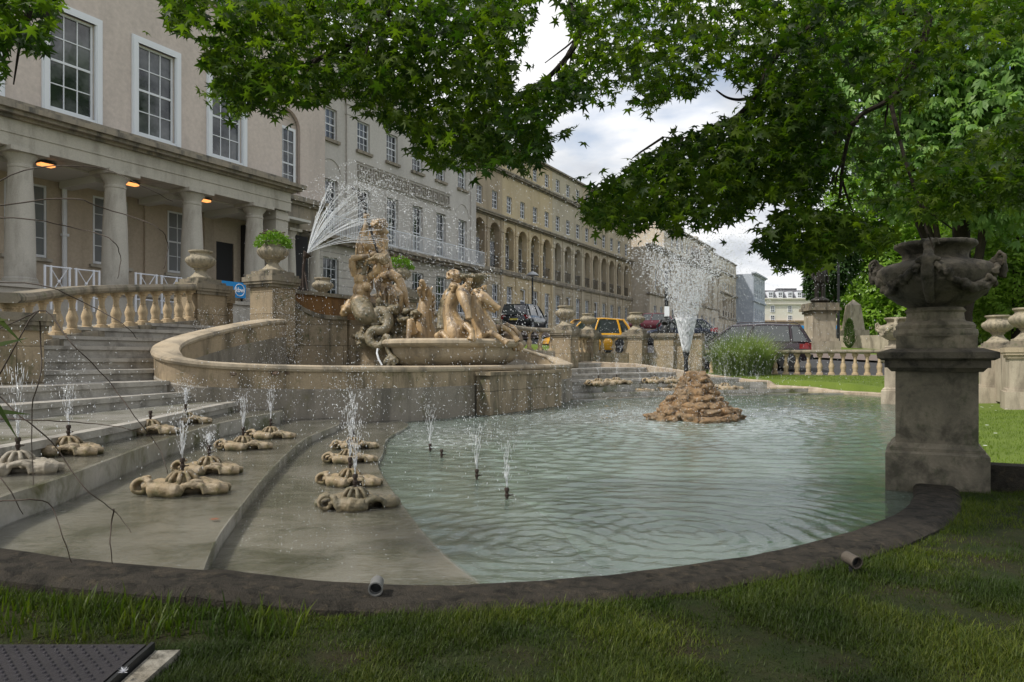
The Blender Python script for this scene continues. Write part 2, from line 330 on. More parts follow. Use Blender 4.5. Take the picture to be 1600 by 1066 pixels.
M['maple'] = leafmat('maple_leaf', (0.025, 0.058, 0.008), (0.13, 0.185, 0.016), 0.55)
M['chestnut'] = leafmat('chestnut_leaf', (0.13, 0.25, 0.06), (0.24, 0.36, 0.09), 0.35)
M['hedge'] = leafmat('hedge_leaf', (0.16, 0.28, 0.035), (0.28, 0.40, 0.07), 0.4)
M['dark_leaf'] = leafmat('dark_tree_leaf', (0.035, 0.075, 0.018), (0.05, 0.10, 0.025), 0.3)
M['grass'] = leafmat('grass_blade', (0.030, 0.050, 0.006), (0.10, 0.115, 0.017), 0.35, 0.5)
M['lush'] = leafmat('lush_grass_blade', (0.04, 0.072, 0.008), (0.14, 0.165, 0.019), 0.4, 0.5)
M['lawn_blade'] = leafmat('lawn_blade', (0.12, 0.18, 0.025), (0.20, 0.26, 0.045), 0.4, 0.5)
M['reed'] = leafmat('reed_blade', (0.15, 0.21, 0.08), (0.30, 0.34, 0.17), 0.35, 0.5)
M['plant'] = leafmat('pot_plant_leaf', (0.14, 0.27, 0.03), (0.22, 0.34, 0.06), 0.3, 0.5)
M['flower'] = plain('plum_flower', (0.09, 0.04, 0.045), 0.8)
M['daisy'] = plain('white_petal', (0.8, 0.8, 0.78), 0.7)
M['twig'] = plain('dry_twig', (0.055, 0.035, 0.022), 0.7, 0, 0.3, 80, 0.5)
M['conifer'] = leafmat('conifer_leaf', (0.05, 0.09, 0.02), (0.07, 0.12, 0.03), 0.2)
M['feather'] = plain('feather', (0.75, 0.75, 0.78), 0.9)
M['bronze'] = plain('dark_bronze', (0.04, 0.035, 0.03), 0.5, 0.6, 0.3, 20, 0.4)
# water drops: clear with a bright skin
q = NM('water_drops'); q.set(Base_Color=(0.93, 0.95, 0.97), Roughness=0.12, Transmission_Weight=0.35, IOR=1.33)
M['drop'] = q.m
q = NM('jet_water'); q.set(Base_Color=(0.9, 0.93, 0.96), Roughness=0.15, Transmission_Weight=0.5, IOR=1.33)
tb = q.N.new('ShaderNodeBsdfTransparent'); ms = q.N.new('ShaderNodeMixShader')
q.L.new(q.ramp(q.noise(30, 3, 0.6, q.map((1, 1, 0.15))), 0.42, 0.62), ms.inputs[0]); q.L.new(tb.outputs[0], ms.inputs[1]); q.L.new(q.b.outputs[0], ms.inputs[2])
q.L.new(ms.outputs[0], q.N['Material Output'].inputs[0]); M['jet'] = q.m
# pool water: milky green, partly see-through, glossy with fine ripples
def watermat(name, milk, tint, thick, bsc, bst, foam=0.0, spots=(), ior=1.6):
    q = NM(name); N_, L_ = q.N, q.L
    N_.remove(q.b)
    h = q.mix(0.35, q.noise(bsc, 4, 0.6, q.map((0.55, 1.25, 1)), 0.6), q.noise(bsc*3.3, 3, 0.6, q.map((0.6, 1.2, 1))))
    b = N_.new('ShaderNodeBump'); b.inputs['Strength'].default_value = bst; b.inputs['Distance'].default_value = 0.035; L_.new(h, b.inputs['Height'])
    mk = milk
    df = N_.new('ShaderNodeBsdfDiffuse'); L_.new(q.mix(q.ramp(q.noise(0.7, 4), 0.35, 0.7), milk, tuple(x*0.8 for x in milk)), df.inputs[0])
    tp = N_.new('ShaderNodeBsdfTransparent'); tp.inputs[0].default_value = (*tint, 1)
    m1 = N_.new('ShaderNodeMixShader'); m1.inputs[0].default_value = thick; L_.new(tp.outputs[0], m1.inputs[1]); L_.new(df.outputs[0], m1.inputs[2])
    if foam:
        fm = N_.new('ShaderNodeBsdfDiffuse'); fm.inputs[0].default_value = (0.8, 0.84, 0.85, 1)
        m3 = N_.new('ShaderNodeMixShader'); fq = q.math('MULTIPLY', q.ramp(q.noise(34, 4, 0.75), 0.60, 0.72), foam)
        for (sx_, sy_, rin, rout) in spots:     # froth where the falling spray lands
            vd = N_.new('ShaderNodeVectorMath'); vd.operation = 'DISTANCE'; L_.new(q.co.outputs['Object'], vd.inputs[0]); vd.inputs[1].default_value = (sx_, sy_, 0)
            mr = N_.new('ShaderNodeMapRange'); mr.inputs['From Min'].default_value = rout; mr.inputs['From Max'].default_value = rin; L_.new(vd.outputs['Value'], mr.inputs['Value'])
            fq = q.math('MAXIMUM', fq, q.math('MULTIPLY', mr.outputs[0], q.ramp(q.noise(13, 6, 0.8, q.map((1, 1, 1), loc=(sx_, 0, 0))), 0.46, 0.74)))
        L_.new(fq, m3.inputs[0])
        L_.new(m1.outputs[0], m3.inputs[1]); L_.new(fm.outputs[0], m3.inputs[2]); m1 = m3
    gl = N_.new('ShaderNodeBsdfGlossy'); gl.inputs['Roughness'].default_value = 0.03; L_.new(b.outputs[0], gl.inputs['Normal'])
    fr = N_.new('ShaderNodeFresnel'); fr.inputs['IOR'].default_value = ior; L_.new(b.outputs[0], fr.inputs['Normal'])
    m2 = N_.new('ShaderNodeMixShader'); L_.new(fr.outputs[0], m2.inputs[0]); L_.new(m1.outputs[0], m2.inputs[1]); L_.new(gl.outputs[0], m2.inputs[2])
    L_.new(m2.outputs[0], N_['Material Output'].inputs[0]); return q.m
M['pool'] = watermat('pool_water', (0.28, 0.37, 0.30), (0.70, 0.80, 0.70), 0.36, 7.0, 0.36, 0.5, ((3.0, 12.1, 0.6, 3.4), (-0.9, 10.2, 0.2, 1.8), (-0.75, 8.7, 0.1, 0.8), (5.4, 13.6, 0.1, 2.0), (0.6, 12.8, 0.1, 2.2)))
M['film'] = watermat('shallow_water', (0.32, 0.31, 0.28), (0.92, 0.92, 0.87), 0.10, 11.0, 0.22, 0.30, ior=1.36)
# ================================================================ BUILDINGS
def window_meshes(w, h, cols, rows, fw=0.07, bar=0.025, fmat='white_paint', pmat_='glass', mid=True):
    f = MB()
    f.box((-w/2, -0.03, 0), (-w/2+fw, 0.05, h)); f.box((w/2-fw, -0.03, 0), (w/2, 0.05, h))
    f.box((-w/2+fw, -0.03, h-fw), (w/2-fw, 0.05, h)); f.box((-w/2+fw, -0.045, 0), (w/2-fw, 0.05, fw*1.3))
    iw = w-2*fw; ih = h-2.3*fw; z0 = fw*1.3
    for i in range(1, cols): x = -iw/2+iw*i/cols; f.box((x-bar/2, -0.012, z0), (x+bar/2, 0.03, h-fw))
    for j in range(1, rows):
        z = z0+ih*j/rows; b = bar*2.2 if (mid and j == rows//2) else bar
        f.box((-iw/2, -0.02 if b > bar else -0.014, z-b/2), (iw/2, 0.028, z+b/2))
    p = MB(); p.box((-iw/2-0.01, 0.012, z0-0.01), (iw/2+0.01, 0.024, h-fw+0.01))
    return f.mesh('window', M[fmat]), p.mesh('pane', M[pmat_])
def put_window(root, wm_, s, m, z, n='window'):
    a = link(n, wm_[0], root, (s-root['_s'], m-root['_m'], z-root['_z'])); link('pane', wm_[1], a); return a
def bld(name, s, m, z, label, cat, group=None):
    r = empty(name, F(s, m, z), label, cat, group, TH); r['_s'] = s; r['_m'] = m; r['_z'] = z; ROOTS.append(r); return r
ROOTS = []
def wallmb(s0, s1, z0, z1, m, ops=(), rev=0.16, mass=8.0, mass_gap=0.05, mb=None, back=True):
    """front sheet at depth m with openings (a,b,z0,z1[,arch]); reveals go back by rev; a solid block stands behind"""
    mb = mb or MB(); ss = sorted({s0, s1, *[o[0] for o in ops], *[o[1] for o in ops]}); zs = sorted({z0, z1, *[o[2] for o in ops], *[o[3] for o in ops]})
    for i in range(len(ss)-1):
        for j in range(len(zs)-1):
            cs, cz = (ss[i]+ss[i+1])/2, (zs[j]+zs[j+1])/2
            if any(o[0] < cs < o[1] and o[2] < cz < o[3] for o in ops): continue
            mb.add([F(ss[i], m, zs[j]), F(ss[i+1], m, zs[j]), F(ss[i+1], m, zs[j+1]), F(ss[i], m, zs[j+1])], [(0, 1, 2, 3)])
    for o in ops:
        a, b, c, d = o[:4]; k = m+rev
        if len(o) > 4:
            r = (b-a)/2; cx_ = (a+b)/2; n = 14; arc = [(cx_-r*math.cos(math.pi*i/n), d-r+r*math.sin(math.pi*i/n)) for i in range(n+1)]
            for i in range(n):
                p, q_ = arc[i], arc[i+1]; cor = (a, d) if i < n//2 else (b, d)
                mb.add([F(p[0], m, p[1]), F(q_[0], m, q_[1]), F(cor[0], m, cor[1])], [(0, 1, 2)])
                mb.add([F(p[0], m, p[1]), F(q_[0], m, q_[1]), F(q_[0], k, q_[1]), F(p[0], k, p[1])], [(0, 1, 2, 3)])
            top = arc[n//2]
            mb.add([F(a, m, d), F(cx_, m, d), F(b, m, d)], [])
            pts = [(a, c), (a, d-r)], [(b, c), (b, d-r)]
            for (p, q_) in pts: mb.add([F(p[0], m, p[1]), F(q_[0], m, q_[1]), F(q_[0], k, q_[1]), F(p[0], k, p[1])], [(0, 1, 2, 3)])
            mb.add([F(a, m, c), F(b, m, c), F(b, k, c), F(a, k, c)], [(0, 1, 2, 3)])
        else:
            q4 = [(a, c), (b, c), (b, d), (a, d)]
            for i in range(4):
                p, q_ = q4[i], q4[(i+1) % 4]
                mb.add([F(p[0], m, p[1]), F(q_[0], m, q_[1]), F(q_[0], k, q_[1]), F(p[0], k, p[1])], [(0, 1, 2, 3)])
    if mass:
        g = m+rev+mass_gap
        for sx in (s0, s1): mb.add([F(sx, m, z0), F(sx, g, z0), F(sx, g, z1), F(sx, m, z1)], [(0, 1, 2, 3)])
        mb.add([F(s0, m, z1), F(s1, m, z1), F(s1, g, z1), F(s0, g, z1)], [(0, 1, 2, 3)])
        mb.box((s0, g, z0), (s1, m+mass, z1), fn=F)
    return mb
def course(mb, s0, s1, m, prof, z, ret=True):
    """cornice: stepped profile list of (proj, z0, z1)"""
    for (p, a, b) in prof: mb.box((s0-(p if ret else 0), m-p, z+a), (s1+(p if ret else 0), m+0.3, z+b), fn=F)
    return mb
def fb(mb, s0, s1, m0, m1, z0, z1): return mb.box((s0, m0, z0), (s1, m1, z1), fn=F)
# ---- A: the columned building on the left
A = bld('columned_building', 3, 21.2, 2.9, 'beige stucco building with a stone colonnade below and tall white framed windows above', 'building')
AW = [7.4, 10.1, 12.83, 15.56, 18.36]
ops = [(s-0.66, s+0.66, 8.12, 10.98) for s in AW] + [(s-0.55, s+0.55, 13.45, 15.1) for s in AW]
wallmb(3, 21.0, 7.7, 16.5, 21.5, ops, 0.14, 9).build('wall', M['stucco'], A, fixn=False)
w1 = window_meshes(1.3, 2.85, 3, 4, 0.06, 0.03); w2 = window_meshes(1.1, 1.65, 3, 4, 0.06, 0.028)
for s in AW:
    put_window(A, w1, s, 21.6, 8.13)
    a = MB(); 
    for (p, q_, pr) in ((0.66, 0.88, 0.06), (0.70, 0.84, 0.085)):
        fb(a, s-q_, s-p, 21.5-pr, 21.52, 8.0, 11.2 if pr < 0.07 else 11.16); fb(a, s+p, s+q_, 21.5-pr, 21.52, 8.0, 11.2 if pr < 0.07 else 11.16); fb(a, s-p, s+p, 21.5-pr, 21.52, 10.98, 11.2 if pr < 0.07 else 11.16)
    a.box((s-0.66, 21.45, 8.0), (s+0.66, 21.62, 8.12), fn=F)
    a.build('window_surround', M['white_paint'], A)
    put_window(A, w2, s, 21.6, 13.45)
    b = MB(); fb(b, s-0.7, s+0.7, 21.38, 21.5, 13.33, 13.45); b.build('sill', M['ledge'], A)
e = MB(); fb(e, 3, 21.0, 21.02, 21.9, 6.66, 7.0); fb(e, 3, 21.03, 20.99, 21.9, 7.0, 7.06); fb(e, 3, 20.99, 21.03, 21.9, 7.06, 7.38)
e.build('entablature', M['portico'], A)
e = MB(); fb(e, 3, 21.12, 20.9, 21.9, 7.38, 7.46); fb(e, 3, 21.3, 20.72, 21.9, 7.46, 7.56); fb(e, 3, 21.42, 20.6, 21.9, 7.56, 7.7); e.build('cornice', M['ledge'], A)
e = MB(); fb(e, 3, 21.05, 21.2, 21.49, 7.7, 7.97); e.build('blocking_course', M['ledge'], A)
cp = [(0.45, 0), (0.45, 0.10), (0.42, 0.12), (0.42, 0.18), (0.375, 0.22), (0.37, 0.9), (0.345, 2.0), (0.295, 3.05), (0.295, 3.18), (0.315, 3.2), (0.315, 3.25), (0.295, 3.27), (0.30, 3.38), (0.40, 3.50), (0.42, 3.56)]
cm = MB(True).lathe(cp, 36).box((-0.5, -0.5, 3.56), (0.5, 0.5, 3.68)).mesh('column', M['portico'])
for s in (5.8, 8.5, 11.24, 13.97, 16.72, 19.42): link('column', cm, A, (s-3+0.08, 21.36-21.2, 0.08))
e = MB(); fb(e, 20.35, 20.97, 21.15, 21.8, 2.98, 6.64); fb(e, 20.3, 21.0, 21.1, 21.85, 6.3, 6.42); e.build('corner_pier', M['portico'], A)
opb = [(s-0.62, s+0.62, 4.15, 6.42) for s in AW] + [(19.9, 20.75, 2.98, 5.6)]
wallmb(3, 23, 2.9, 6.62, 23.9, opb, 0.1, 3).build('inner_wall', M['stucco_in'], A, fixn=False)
w3 = window_meshes(1.22, 2.26, 3, 4, 0.06, 0.025, pmat_='blind')
for s in AW:
    put_window(A, w3, s, 23.93, 4.16); b = MB(); fb(b, s-0.75, s+0.75, 23.78, 23.9, 4.03, 4.13); b.build('sill', M['portico'], A)
for s in (8.8, 11.4, 14.25, 17.0, 19.5): b = MB(); fb(b, s-0.22, s+0.22, 23.8, 23.9, 2.98, 6.5); b.build('wall_pilaster', M['stucco_in'], A)
b = MB(); fb(b, 3, 23, 21.9, 23.9, 6.62, 6.72)
for s in (8.5, 11.24, 13.97, 16.72, 19.42): fb(b, s-0.2, s+0.2, 21.91, 23.79, 6.4, 6.62)
b.build('portico_ceiling', M['ceiling'], A)
b = MB(); fb(b, 19.9, 20.75, 23.95, 24.0, 2.98, 5.6); b.build('door', M['dark_wall'], A)
b = MB(True); b.tube([F(13.92, 23.75, 2.98), F(13.92, 23.75, 6.4)], 0.075, 10); fb(b, 13.82, 14.02, 23.66, 23.8, 4.9, 4.98); b.build('downpipe', M['white_paint'], A)
b = MB(); fb(b, 3, 23.6, 20.5, 24.3, 1.2, 2.98); fb(b, 3, 23.63, 20.42, 24.3, 2.86, 2.96); b.build('podium', M['portico'], A)
LAMP = NM('warm_lamp_glass'); LAMP.set(Base_Color=(1, 0.6, 0.25), Emission_Color=(1.0, 0.36, 0.10), Emission_Strength=1.2)
for px, py in ((72, 256), (205, 285), (319, 309)):
    s, z = facade(px, py, 21.75); z = min(z, 6.56); r = empty('ceiling_lamp', F(s, 21.75, z), 'lit orange ceiling lamp under the portico, %s' % {72: 'beside the leftmost column', 205: 'beside the second column from the left', 319: 'beside the third column, nearest the blue banner'}[px], 'lamp', 'orange lamps lit under the portico', TH)
    b = MB(); b.box((s-0.2, 21.64, z-0.06), (s+0.2, 21.86, z), fn=F); b.build('lamp_glass', LAMP.m, r)
    b = MB(); b.box((s-0.22, 21.61, z+0.003), (s+0.22, 21.89, z+0.05), fn=F); b.tube([F(s, 21.75, z+0.06), F(s, 21.75, 6.66)], 0.015, 6); b.build('lamp_housing', M['iron'], r)
# recessed right end of A with its small porch
ops = [(21.55, 23.1, 7.9, 11.35, 1)]
A2 = bld('recessed_wing', 21, 22.6, 2.9, 'narrow recessed beige wing with an arched niche, between columned building and grey house', 'building')
wallmb(21.02, 24.6, 7.7, 16.5, 22.6, ops, 0.16, 7).build('wall', M['stucco'], A2, fixn=False)
w4 = window_meshes(1.1, 2.6, 3, 5, 0.12, 0.03); put_window(A2, w4, 22.35, 22.7, 8.0)
b = MB(); course(b, 21.02, 24.4, 22.5, [(0, -1.3, -0.32), (0.15, -0.32, -0.2), (0.32, -0.2, 0.0)], 7.72, False); b.build('entablature', M['ledge'], A2)
for s in (22.55, 24.0): link('column', cm, A2, (s-21, 0.05, 0.05), 0, (0.72, 0.72, 0.93))
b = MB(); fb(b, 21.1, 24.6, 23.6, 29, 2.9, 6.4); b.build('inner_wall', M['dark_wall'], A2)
# ---- B: grey stucco house with the key-pattern band
B = bld('grey_town_house', 24.6, 25, 2.6, 'grey stucco town house with a greek key band between its first and second floor windows', 'building')
BW = [25.2, 27.57, 30.1, 32.5, 34.85, 37.25, 39.7]
ops = [(s-0.5, s+0.5, 11.75, 13.3) for s in BW] + [(s-0.5, s+0.5, 7.2, 9.78) for s in BW]
wallmb(24.0, 41.4, 6.95, 15.7, 25, ops, 0.22, 9).build('wall', M['grey_stucco'], B, fixn=False)
ops = [(s-0.55, s+0.55, 3.85, 5.95) for s in BW]
wallmb(24.0, 41.4, 2.0, 6.74, 24.95, ops, 0.22, 9).build('ground_floor_wall', M['grey_ashlar'], B, fixn=False)
wu = window_meshes(1.0, 1.55, 3, 4, 0.06, 0.028); wf = window_meshes(1.0, 2.58, 3, 5, 0.06, 0.028); wg = window_meshes(1.1, 2.1, 3, 4, 0.06, 0.028)
for s in BW:
    put_window(B, wu, s, 25.16, 11.75); put_window(B, wf, s, 25.16, 7.2); put_window(B, wg, s, 25.11, 3.85)
    b = MB(); fb(b, s-0.62, s+0.62, 24.86, 25.0, 11.6, 11.75); b.build('sill', M['ledge'], B)
for s in (26.3, 29.0, 40.95):
    b = MB(); fb(b, s-0.3, s+0.3, 24.9, 25, 7.05, 13.3); fb(b, s-0.34, s+0.34, 24.87, 25, 13.3, 13.4); fb(b, s-0.31, s+0.31, 24.9, 25, 13.4, 13.8); fb(b, s-0.37, s+0.37, 24.84, 25, 13.8, 13.95); b.build('pilaster', M['grey_stucco'], B)
b = MB()
for s in (27.57, 39.7):
    pts = [F(s+0.75*math.cos(a), 24.985, 10.05+0.75*math.sin(a)) for a in np.linspace(0, math.pi, 17)]; b.tube(pts, 0.03, 6)
for s in BW[1:]: fb(b, s-0.62, s-0.5, 24.96, 25, 7.2, 9.9); fb(b, s+0.5, s+0.62, 24.96, 25, 7.2, 9.9); fb(b, s-0.5, s+0.5, 24.96, 25, 9.78, 9.9)
b.build('window_mouldings', M['grey_stucco'], B)
b = MB(); fb(b, 29.5, 38.4, 24.97, 25.0, 10.18, 10.24); fb(b, 29.5, 38.4, 24.97, 25.0, 11.1, 11.16)
k = 29.6
while k < 37.9:        # greek key: a squared spiral every 0.62 m
    h0, t = 10.3, 0.075
    for (a0, a1, c0, c1) in ((0, 0.62, 0, t), (0, t, t, 0.72), (t, 0.5, 0.72-t, 0.72), (0.5-t, 0.5, 0.22, 0.72-t), (0.2, 0.5-t, 0.22, 0.22+t), (0.2, 0.2+t, 0.22+t, 0.5)):
        fb(b, k+a0, k+a1-(0.002 if a1 < 0.62 else 0), 24.93, 25.0, h0+c0, h0+c1)
    k += 0.62
b.build('greek_key_band', M['key'], B)
b = MB(); course(b, 24.0, 41.4, 25, [(0.06, 0, 0.3), (0.16, 0.3, 0.42), (0.42, 0.42, 0.56), (0.5, 0.56, 0.66)], 14.0, False); fb(b, 24.0, 41.4, 24.94, 25.3, 15.7, 15.85); b.build('cornice', M['grey_stucco'], B)
b = MB(); fb(b, 24.0, 41.4, 24.3, 25.3, 6.76, 6.93); fb(b, 24.0, 41.4, 24.5, 25.3, 6.6, 6.76); b.build('balcony_slab', M['ledge'], B)
b = MB()
for s in np.arange(24.6, 41.4, 0.13): fb(b, s-0.012, s+0.012, 24.35, 24.37, 6.93, 7.85)
fb(b, 24.6, 41.4, 24.34, 24.38, 7.85, 7.9); fb(b, 24.6, 41.4, 24.345, 24.375, 7.0, 7.03); b.build('balcony_railing', M['white_paint'], B)
# ---- C, E: the arcaded terrace houses ; D, F: projecting pavilions
def arcade_house(s0, s1, arcs, m, mat, gmat, label, zo=0.0, group='arcaded houses of the long stone terrace', cols=True, attic=True, lod=0):
    r = bld('terrace_house', s0, m, 2.6+zo, label, 'house', group)
    aw = 0.74
    ops = [(s-0.42, s+0.42, 12.1+zo, 13.4+zo) for s in arcs]
    if attic: ops += [(s-0.40, s+0.40, 15.5+zo, 16.6+zo) for s in arcs]
    wallmb(s0, s1, 11.7+zo, 17.1+zo if attic else 14.9+zo, m, ops, 0.18, 9).build('upper_wall', mat, r, fixn=False)
    ops = [(s-aw, s+aw, 7.75+zo, 11.05+zo, 1) for s in arcs]
    mb = wallmb(s0, s1, 7.66+zo, 11.45+zo, m, ops, 0.45, 0); mb.box((s0, m+0.45, 11.1+zo), (s1, m+9, 11.45+zo), fn=F)
    mb.build('arcade_wall', mat, r, fixn=False)
    ops2 = [(s-0.42, s+0.42, 7.8+zo, 10.1+zo) for s in arcs]
    wallmb(s0, s1, 7.6+zo, 11.2+zo, m+1.5, ops2, 0.08, 6).build('loggia_back_wall', M['buff_far'], r, fixn=False)
    gs = [s for s in arcs]; dr = 1 if len(gs) > 2 else 0
    ops3 = [(s-0.48, s+0.48, (3.3 if i == dr else 4.0)+zo, 6.5+zo) for i, s in enumerate(gs)]
    wallmb(s0, s1, 2.0+zo, 7.4+zo, m-0.03, ops3, 0.2, 9).build('ground_floor_wall', gmat, r, fixn=False)
    wA = WCACHE.setdefault('u', window_meshes(0.84, 1.3, 2, 4, 0.05, 0.03)); wB = WCACHE.setdefault('t', window_meshes(0.80, 1.1, 2, 4, 0.05, 0.03))
    wC = WCACHE.setdefault('g', window_meshes(0.96, 2.5, 3, 4, 0.07, 0.03)); wD = WCACHE.setdefault('l', window_meshes(0.84, 2.3, 2, 5, 0.05, 0.03))
    for i, s in enumerate(arcs):
        put_window(r, wA, s, m+0.12, 12.1+zo)
        if attic: put_window(r, wB, s, m+0.12, 15.5+zo)
        put_window(r, wD, s, m+1.52, 7.8+zo)
        if i == dr:
            d = MB(); fb(d, s-0.4, s+0.4, m+0.1, m+0.14, 3.3+zo, 5.5+zo); d.build('door', WCACHE['door'], r)
            d = MB(); fb(d, s-0.48, s-0.4, m+0.05, m+0.14, 3.3+zo, 6.5+zo); fb(d, s+0.4, s+0.48, m+0.05, m+0.14, 3.3+zo, 6.5+zo); fb(d, s-0.4, s+0.4, m+0.05, m+0.14, 5.5+zo, 5.6+zo); fb(d, s-0.4, s+0.4, m+0.05, m+0.14, 6.42+zo, 6.5+zo); d.build('door_frame', M['white_paint'], r)
        else: put_window(r, wC, s, m+0.12, 4.0+zo)
    b = MB(); sl_ = 0
    b.box((s0, m-0.22, 7.4+zo), (s1, m+1.5, 7.66+zo), fn=F); b.box((s0, m-0.16, 7.3+zo), (s1, m, 7.4+zo), fn=F); b.build('balcony_ledge', M['ledge'], r); b = MB()
    course(b, s0, s1, m, [(0.10, 0, 0.1), (0.32, 0.1, 0.22), (0.38, 0.22, 0.32)], 11.38+zo, False)
    b.build('arcade_cornice', M['ledge'], r); b = MB(); course(b, s0, s1, m, [(0.08, 0, 0.1), (0.28, 0.1, 0.22), (0.34, 0.22, 0.34)], 14.85+zo, False); b.build('main_cornice', M['ledge'], r); b = MB()
    if attic: course(b, s0, s1, m, [(0.06, 0, 0.12), (0.24, 0.12, 0.26)], 17.1+zo, False)
    b.build('attic_cornice', M['ledge'], r)
    b = MB()
    ed = [arcs[0]-1.11]+[s+1.11 for s in arcs]
    for s in ed:
        if not (s0-0.01 <= s-0.16 and s+0.16 <= s1+0.01): s = min(max(s, s0+0.17), s1-0.17)
        b = MB(); fb(b, s-0.15, s+0.15, m-0.09, m, 7.66+zo, 10.5+zo); fb(b, s-0.21, s+0.21, m-0.14, m, 10.5+zo, 10.75+zo)
        fb(b, s-0.10, s+0.10, m-0.07, m, 10.75+zo, 11.38+zo)
        fb(b, s-0.17, s+0.17, m-0.10, m-0.03, 3.2+zo, 7.3+zo); b.build('pilaster', mat, r)
    for s in arcs:
        b = MB(); pts = [F(s+(aw+0.06)*math.cos(a), m-0.01, 10.31+zo+(aw+0.06)*math.sin(a)) for a in np.linspace(0, math.pi, 11)]; b.tube(pts, 0.045, 5); b.build('arch_moulding', mat, r)
    for s in arcs:
        b = MB()
        for x in np.arange(s-aw+0.06, s+aw, 0.16): fb(b, x-0.012, x+0.012, m+0.06, m+0.08, 7.76+zo, 8.6+zo)
        fb(b, s-aw, s+aw, m+0.055, m+0.085, 8.6+zo, 8.64+zo); b.build('balcony_railing', M['iron'], r)
    return r
WCACHE = {'door': plain('navy_door', (0.02, 0.03, 0.07), 0.4)}
M['pale'] = stone('pale_stone', (0.53, 0.47, 0.36), (0.48, 0.425, 0.33), (0.28, 0.24, 0.18), 0.5, 0.5, 0.9, 0.25)
M['tan'] = stone('tan_stone', (0.45, 0.365, 0.26), (0.42, 0.35, 0.26), (0.24, 0.2, 0.15), 0.5, 0.5, 0.9, 0.25)
arcade_house(41.4, 48.55, [43.0, 45.2, 47.42], 27, M['tan'], M['buff_ashlar'], 'tan arcaded terrace house next to the grey house, with a white framed ground floor window')
arcade_house(48.55, 57.4, [49.66, 51.88, 54.1, 56.32], 27, M['ochre_paint'], M['ochre_paint'], 'ochre yellow arcaded terrace house behind the street lamp post')
arcade_house(57.4, 64.05, [58.52, 60.74, 62.96], 27, M['pale'], M['buff_ashlar'], 'palest cream arcaded terrace house, right of the ochre one')
arcade_house(64.05, 77.9, [65.16, 67.38, 69.6, 71.8, 74.04, 76.26], 27, M['buff'], M['buff_ashlar'], 'buff arcaded terrace house next to the projecting central pavilion', lod=1)
F_plain = F
def F(s, m, z=0.0): return F_plain(s+4.9, m+0.9, z)
D = bld('central_pavilion', 73, 24, 3, 'buff stone pavilion with giant pilasters and a curved pediment, behind the tall jet', 'building')
dw = list(np.arange(75, 105.5, 2.35)); ops = []
for s in dw: ops += [(s-0.5, s+0.5, 8.6, 10.9), (s-0.45, s+0.45, 11.4, 12.5), (s-0.5, s+0.5, 4.6, 6.9)]
wallmb(73, 106, 3.0, 13.3, 24, ops, 0.2, 8).build('wall', M['buff_far'], D, fixn=False)
ww = [window_meshes(1.0, 2.3, 2, 4, 0.07, 0.04), window_meshes(0.9, 1.1, 2, 2, 0.07, 0.04)]
for s in dw: put_window(D, ww[0], s, 24.12, 8.6); put_window(D, ww[1], s, 24.12, 11.4); put_window(D, ww[0], s, 24.12, 4.6)
ops = [(s-0.5, s+0.5, 14.6, 16.1) for s in dw if s > 83]
wallmb(81, 106, 13.3, 17.0, 24.8, ops, 0.2, 8).build('attic_wall', M['buff_far'], D, fixn=False)
wx = window_meshes(1.0, 1.5, 2, 4, 0.07, 0.04)
for s in dw:
    if s > 83: put_window(D, wx, s, 24.92, 14.6)
b = MB(); course(b, 73, 106, 24, [(0.1, 0, 0.4), (0.35, 0.4, 0.6), (0.5, 0.6, 0.8)], 12.75); b.build('cornice', M['ledge'], D); b = MB(); course(b, 73, 106, 24, [(0.2, 0, 0.25)], 8.0); b.build('string_course', M['ledge'], D); b = MB(); course(b, 81, 106, 24.8, [(0.15, 0, 0.2), (0.35, 0.2, 0.4)], 16.9); b.build('attic_cornice', M['ledge'], D)
for s in list(np.array(dw)-1.17)+[105.5]: b = MB(); fb(b, s-0.28, s+0.28, 23.75, 24, 8.25, 12.3); fb(b, s-0.36, s+0.36, 23.68, 24, 12.3, 12.75); b.build('giant_pilaster', M['buff_far'], D)
b = MB(); pts = [F(95.5+3.2*math.cos(a), 23.5, 13.6+2.4*math.sin(a)) for a in np.linspace(0.0, math.pi, 15)]; b.tube(pts, 0.3, 6)
b.prism([(95.5+3.1*math.cos(a), 13.6+2.3*math.sin(a)) for a in np.linspace(0, math.pi, 15)], 23.6, 24.7, fn=lambda x, y, z: F(x, z, y)); b.build('pediment', M['ledge'], D)
for s in (84, 101): b = MB(); fb(b, s, s+1.2, 26, 27.2, 17.3, 18.6); b.build('chimney_stack', M['buff_far'], D)
F = F_plain
arcade_house(110.9, 122.6, list(np.arange(112.1, 122, 2.05)), 27, M['buff_far'], M['buff_far'], 'far arcaded terrace house just beyond the central pavilion', 0.2, lod=1)
arcade_house(122.6, 134, list(np.arange(123.7, 133.4, 2.05)), 27, M['buff_far'], M['buff_far'], 'last arcaded terrace house before the pale blue end house', 0.2, lod=1)
E_ = bld('end_house', 134, 24, 4, 'pale blue rendered end house at the far end of the terrace', 'house')
ew = list(np.arange(135.4, 145, 2.1)); ops = []
for s in ew: ops += [(s-0.5, s+0.5, 7.9, 9.8), (s-0.5, s+0.5, 11.8, 13.2), (s-0.5, s+0.5, 5.0, 6.9), (s-0.45, s+0.45, 14.3, 15.2)]
wallmb(134, 145.5, 4, 15.9, 24, ops, 0.2, 10).build('wall', M['blue_render'], E_, fixn=False)
w5 = [window_meshes(1.0, 1.9, 2, 4, 0.09, 0.05), window_meshes(1.0, 1.4, 2, 4, 0.09, 0.05), window_meshes(0.9, 0.9, 2, 2, 0.09, 0.05)]
for s in ew: put_window(E_, w5[0], s, 24.1, 7.9); put_window(E_, w5[1], s, 24.1, 11.8); put_window(E_, w5[0], s, 24.1, 5.0); put_window(E_, w5[2], s, 24.1, 14.3)
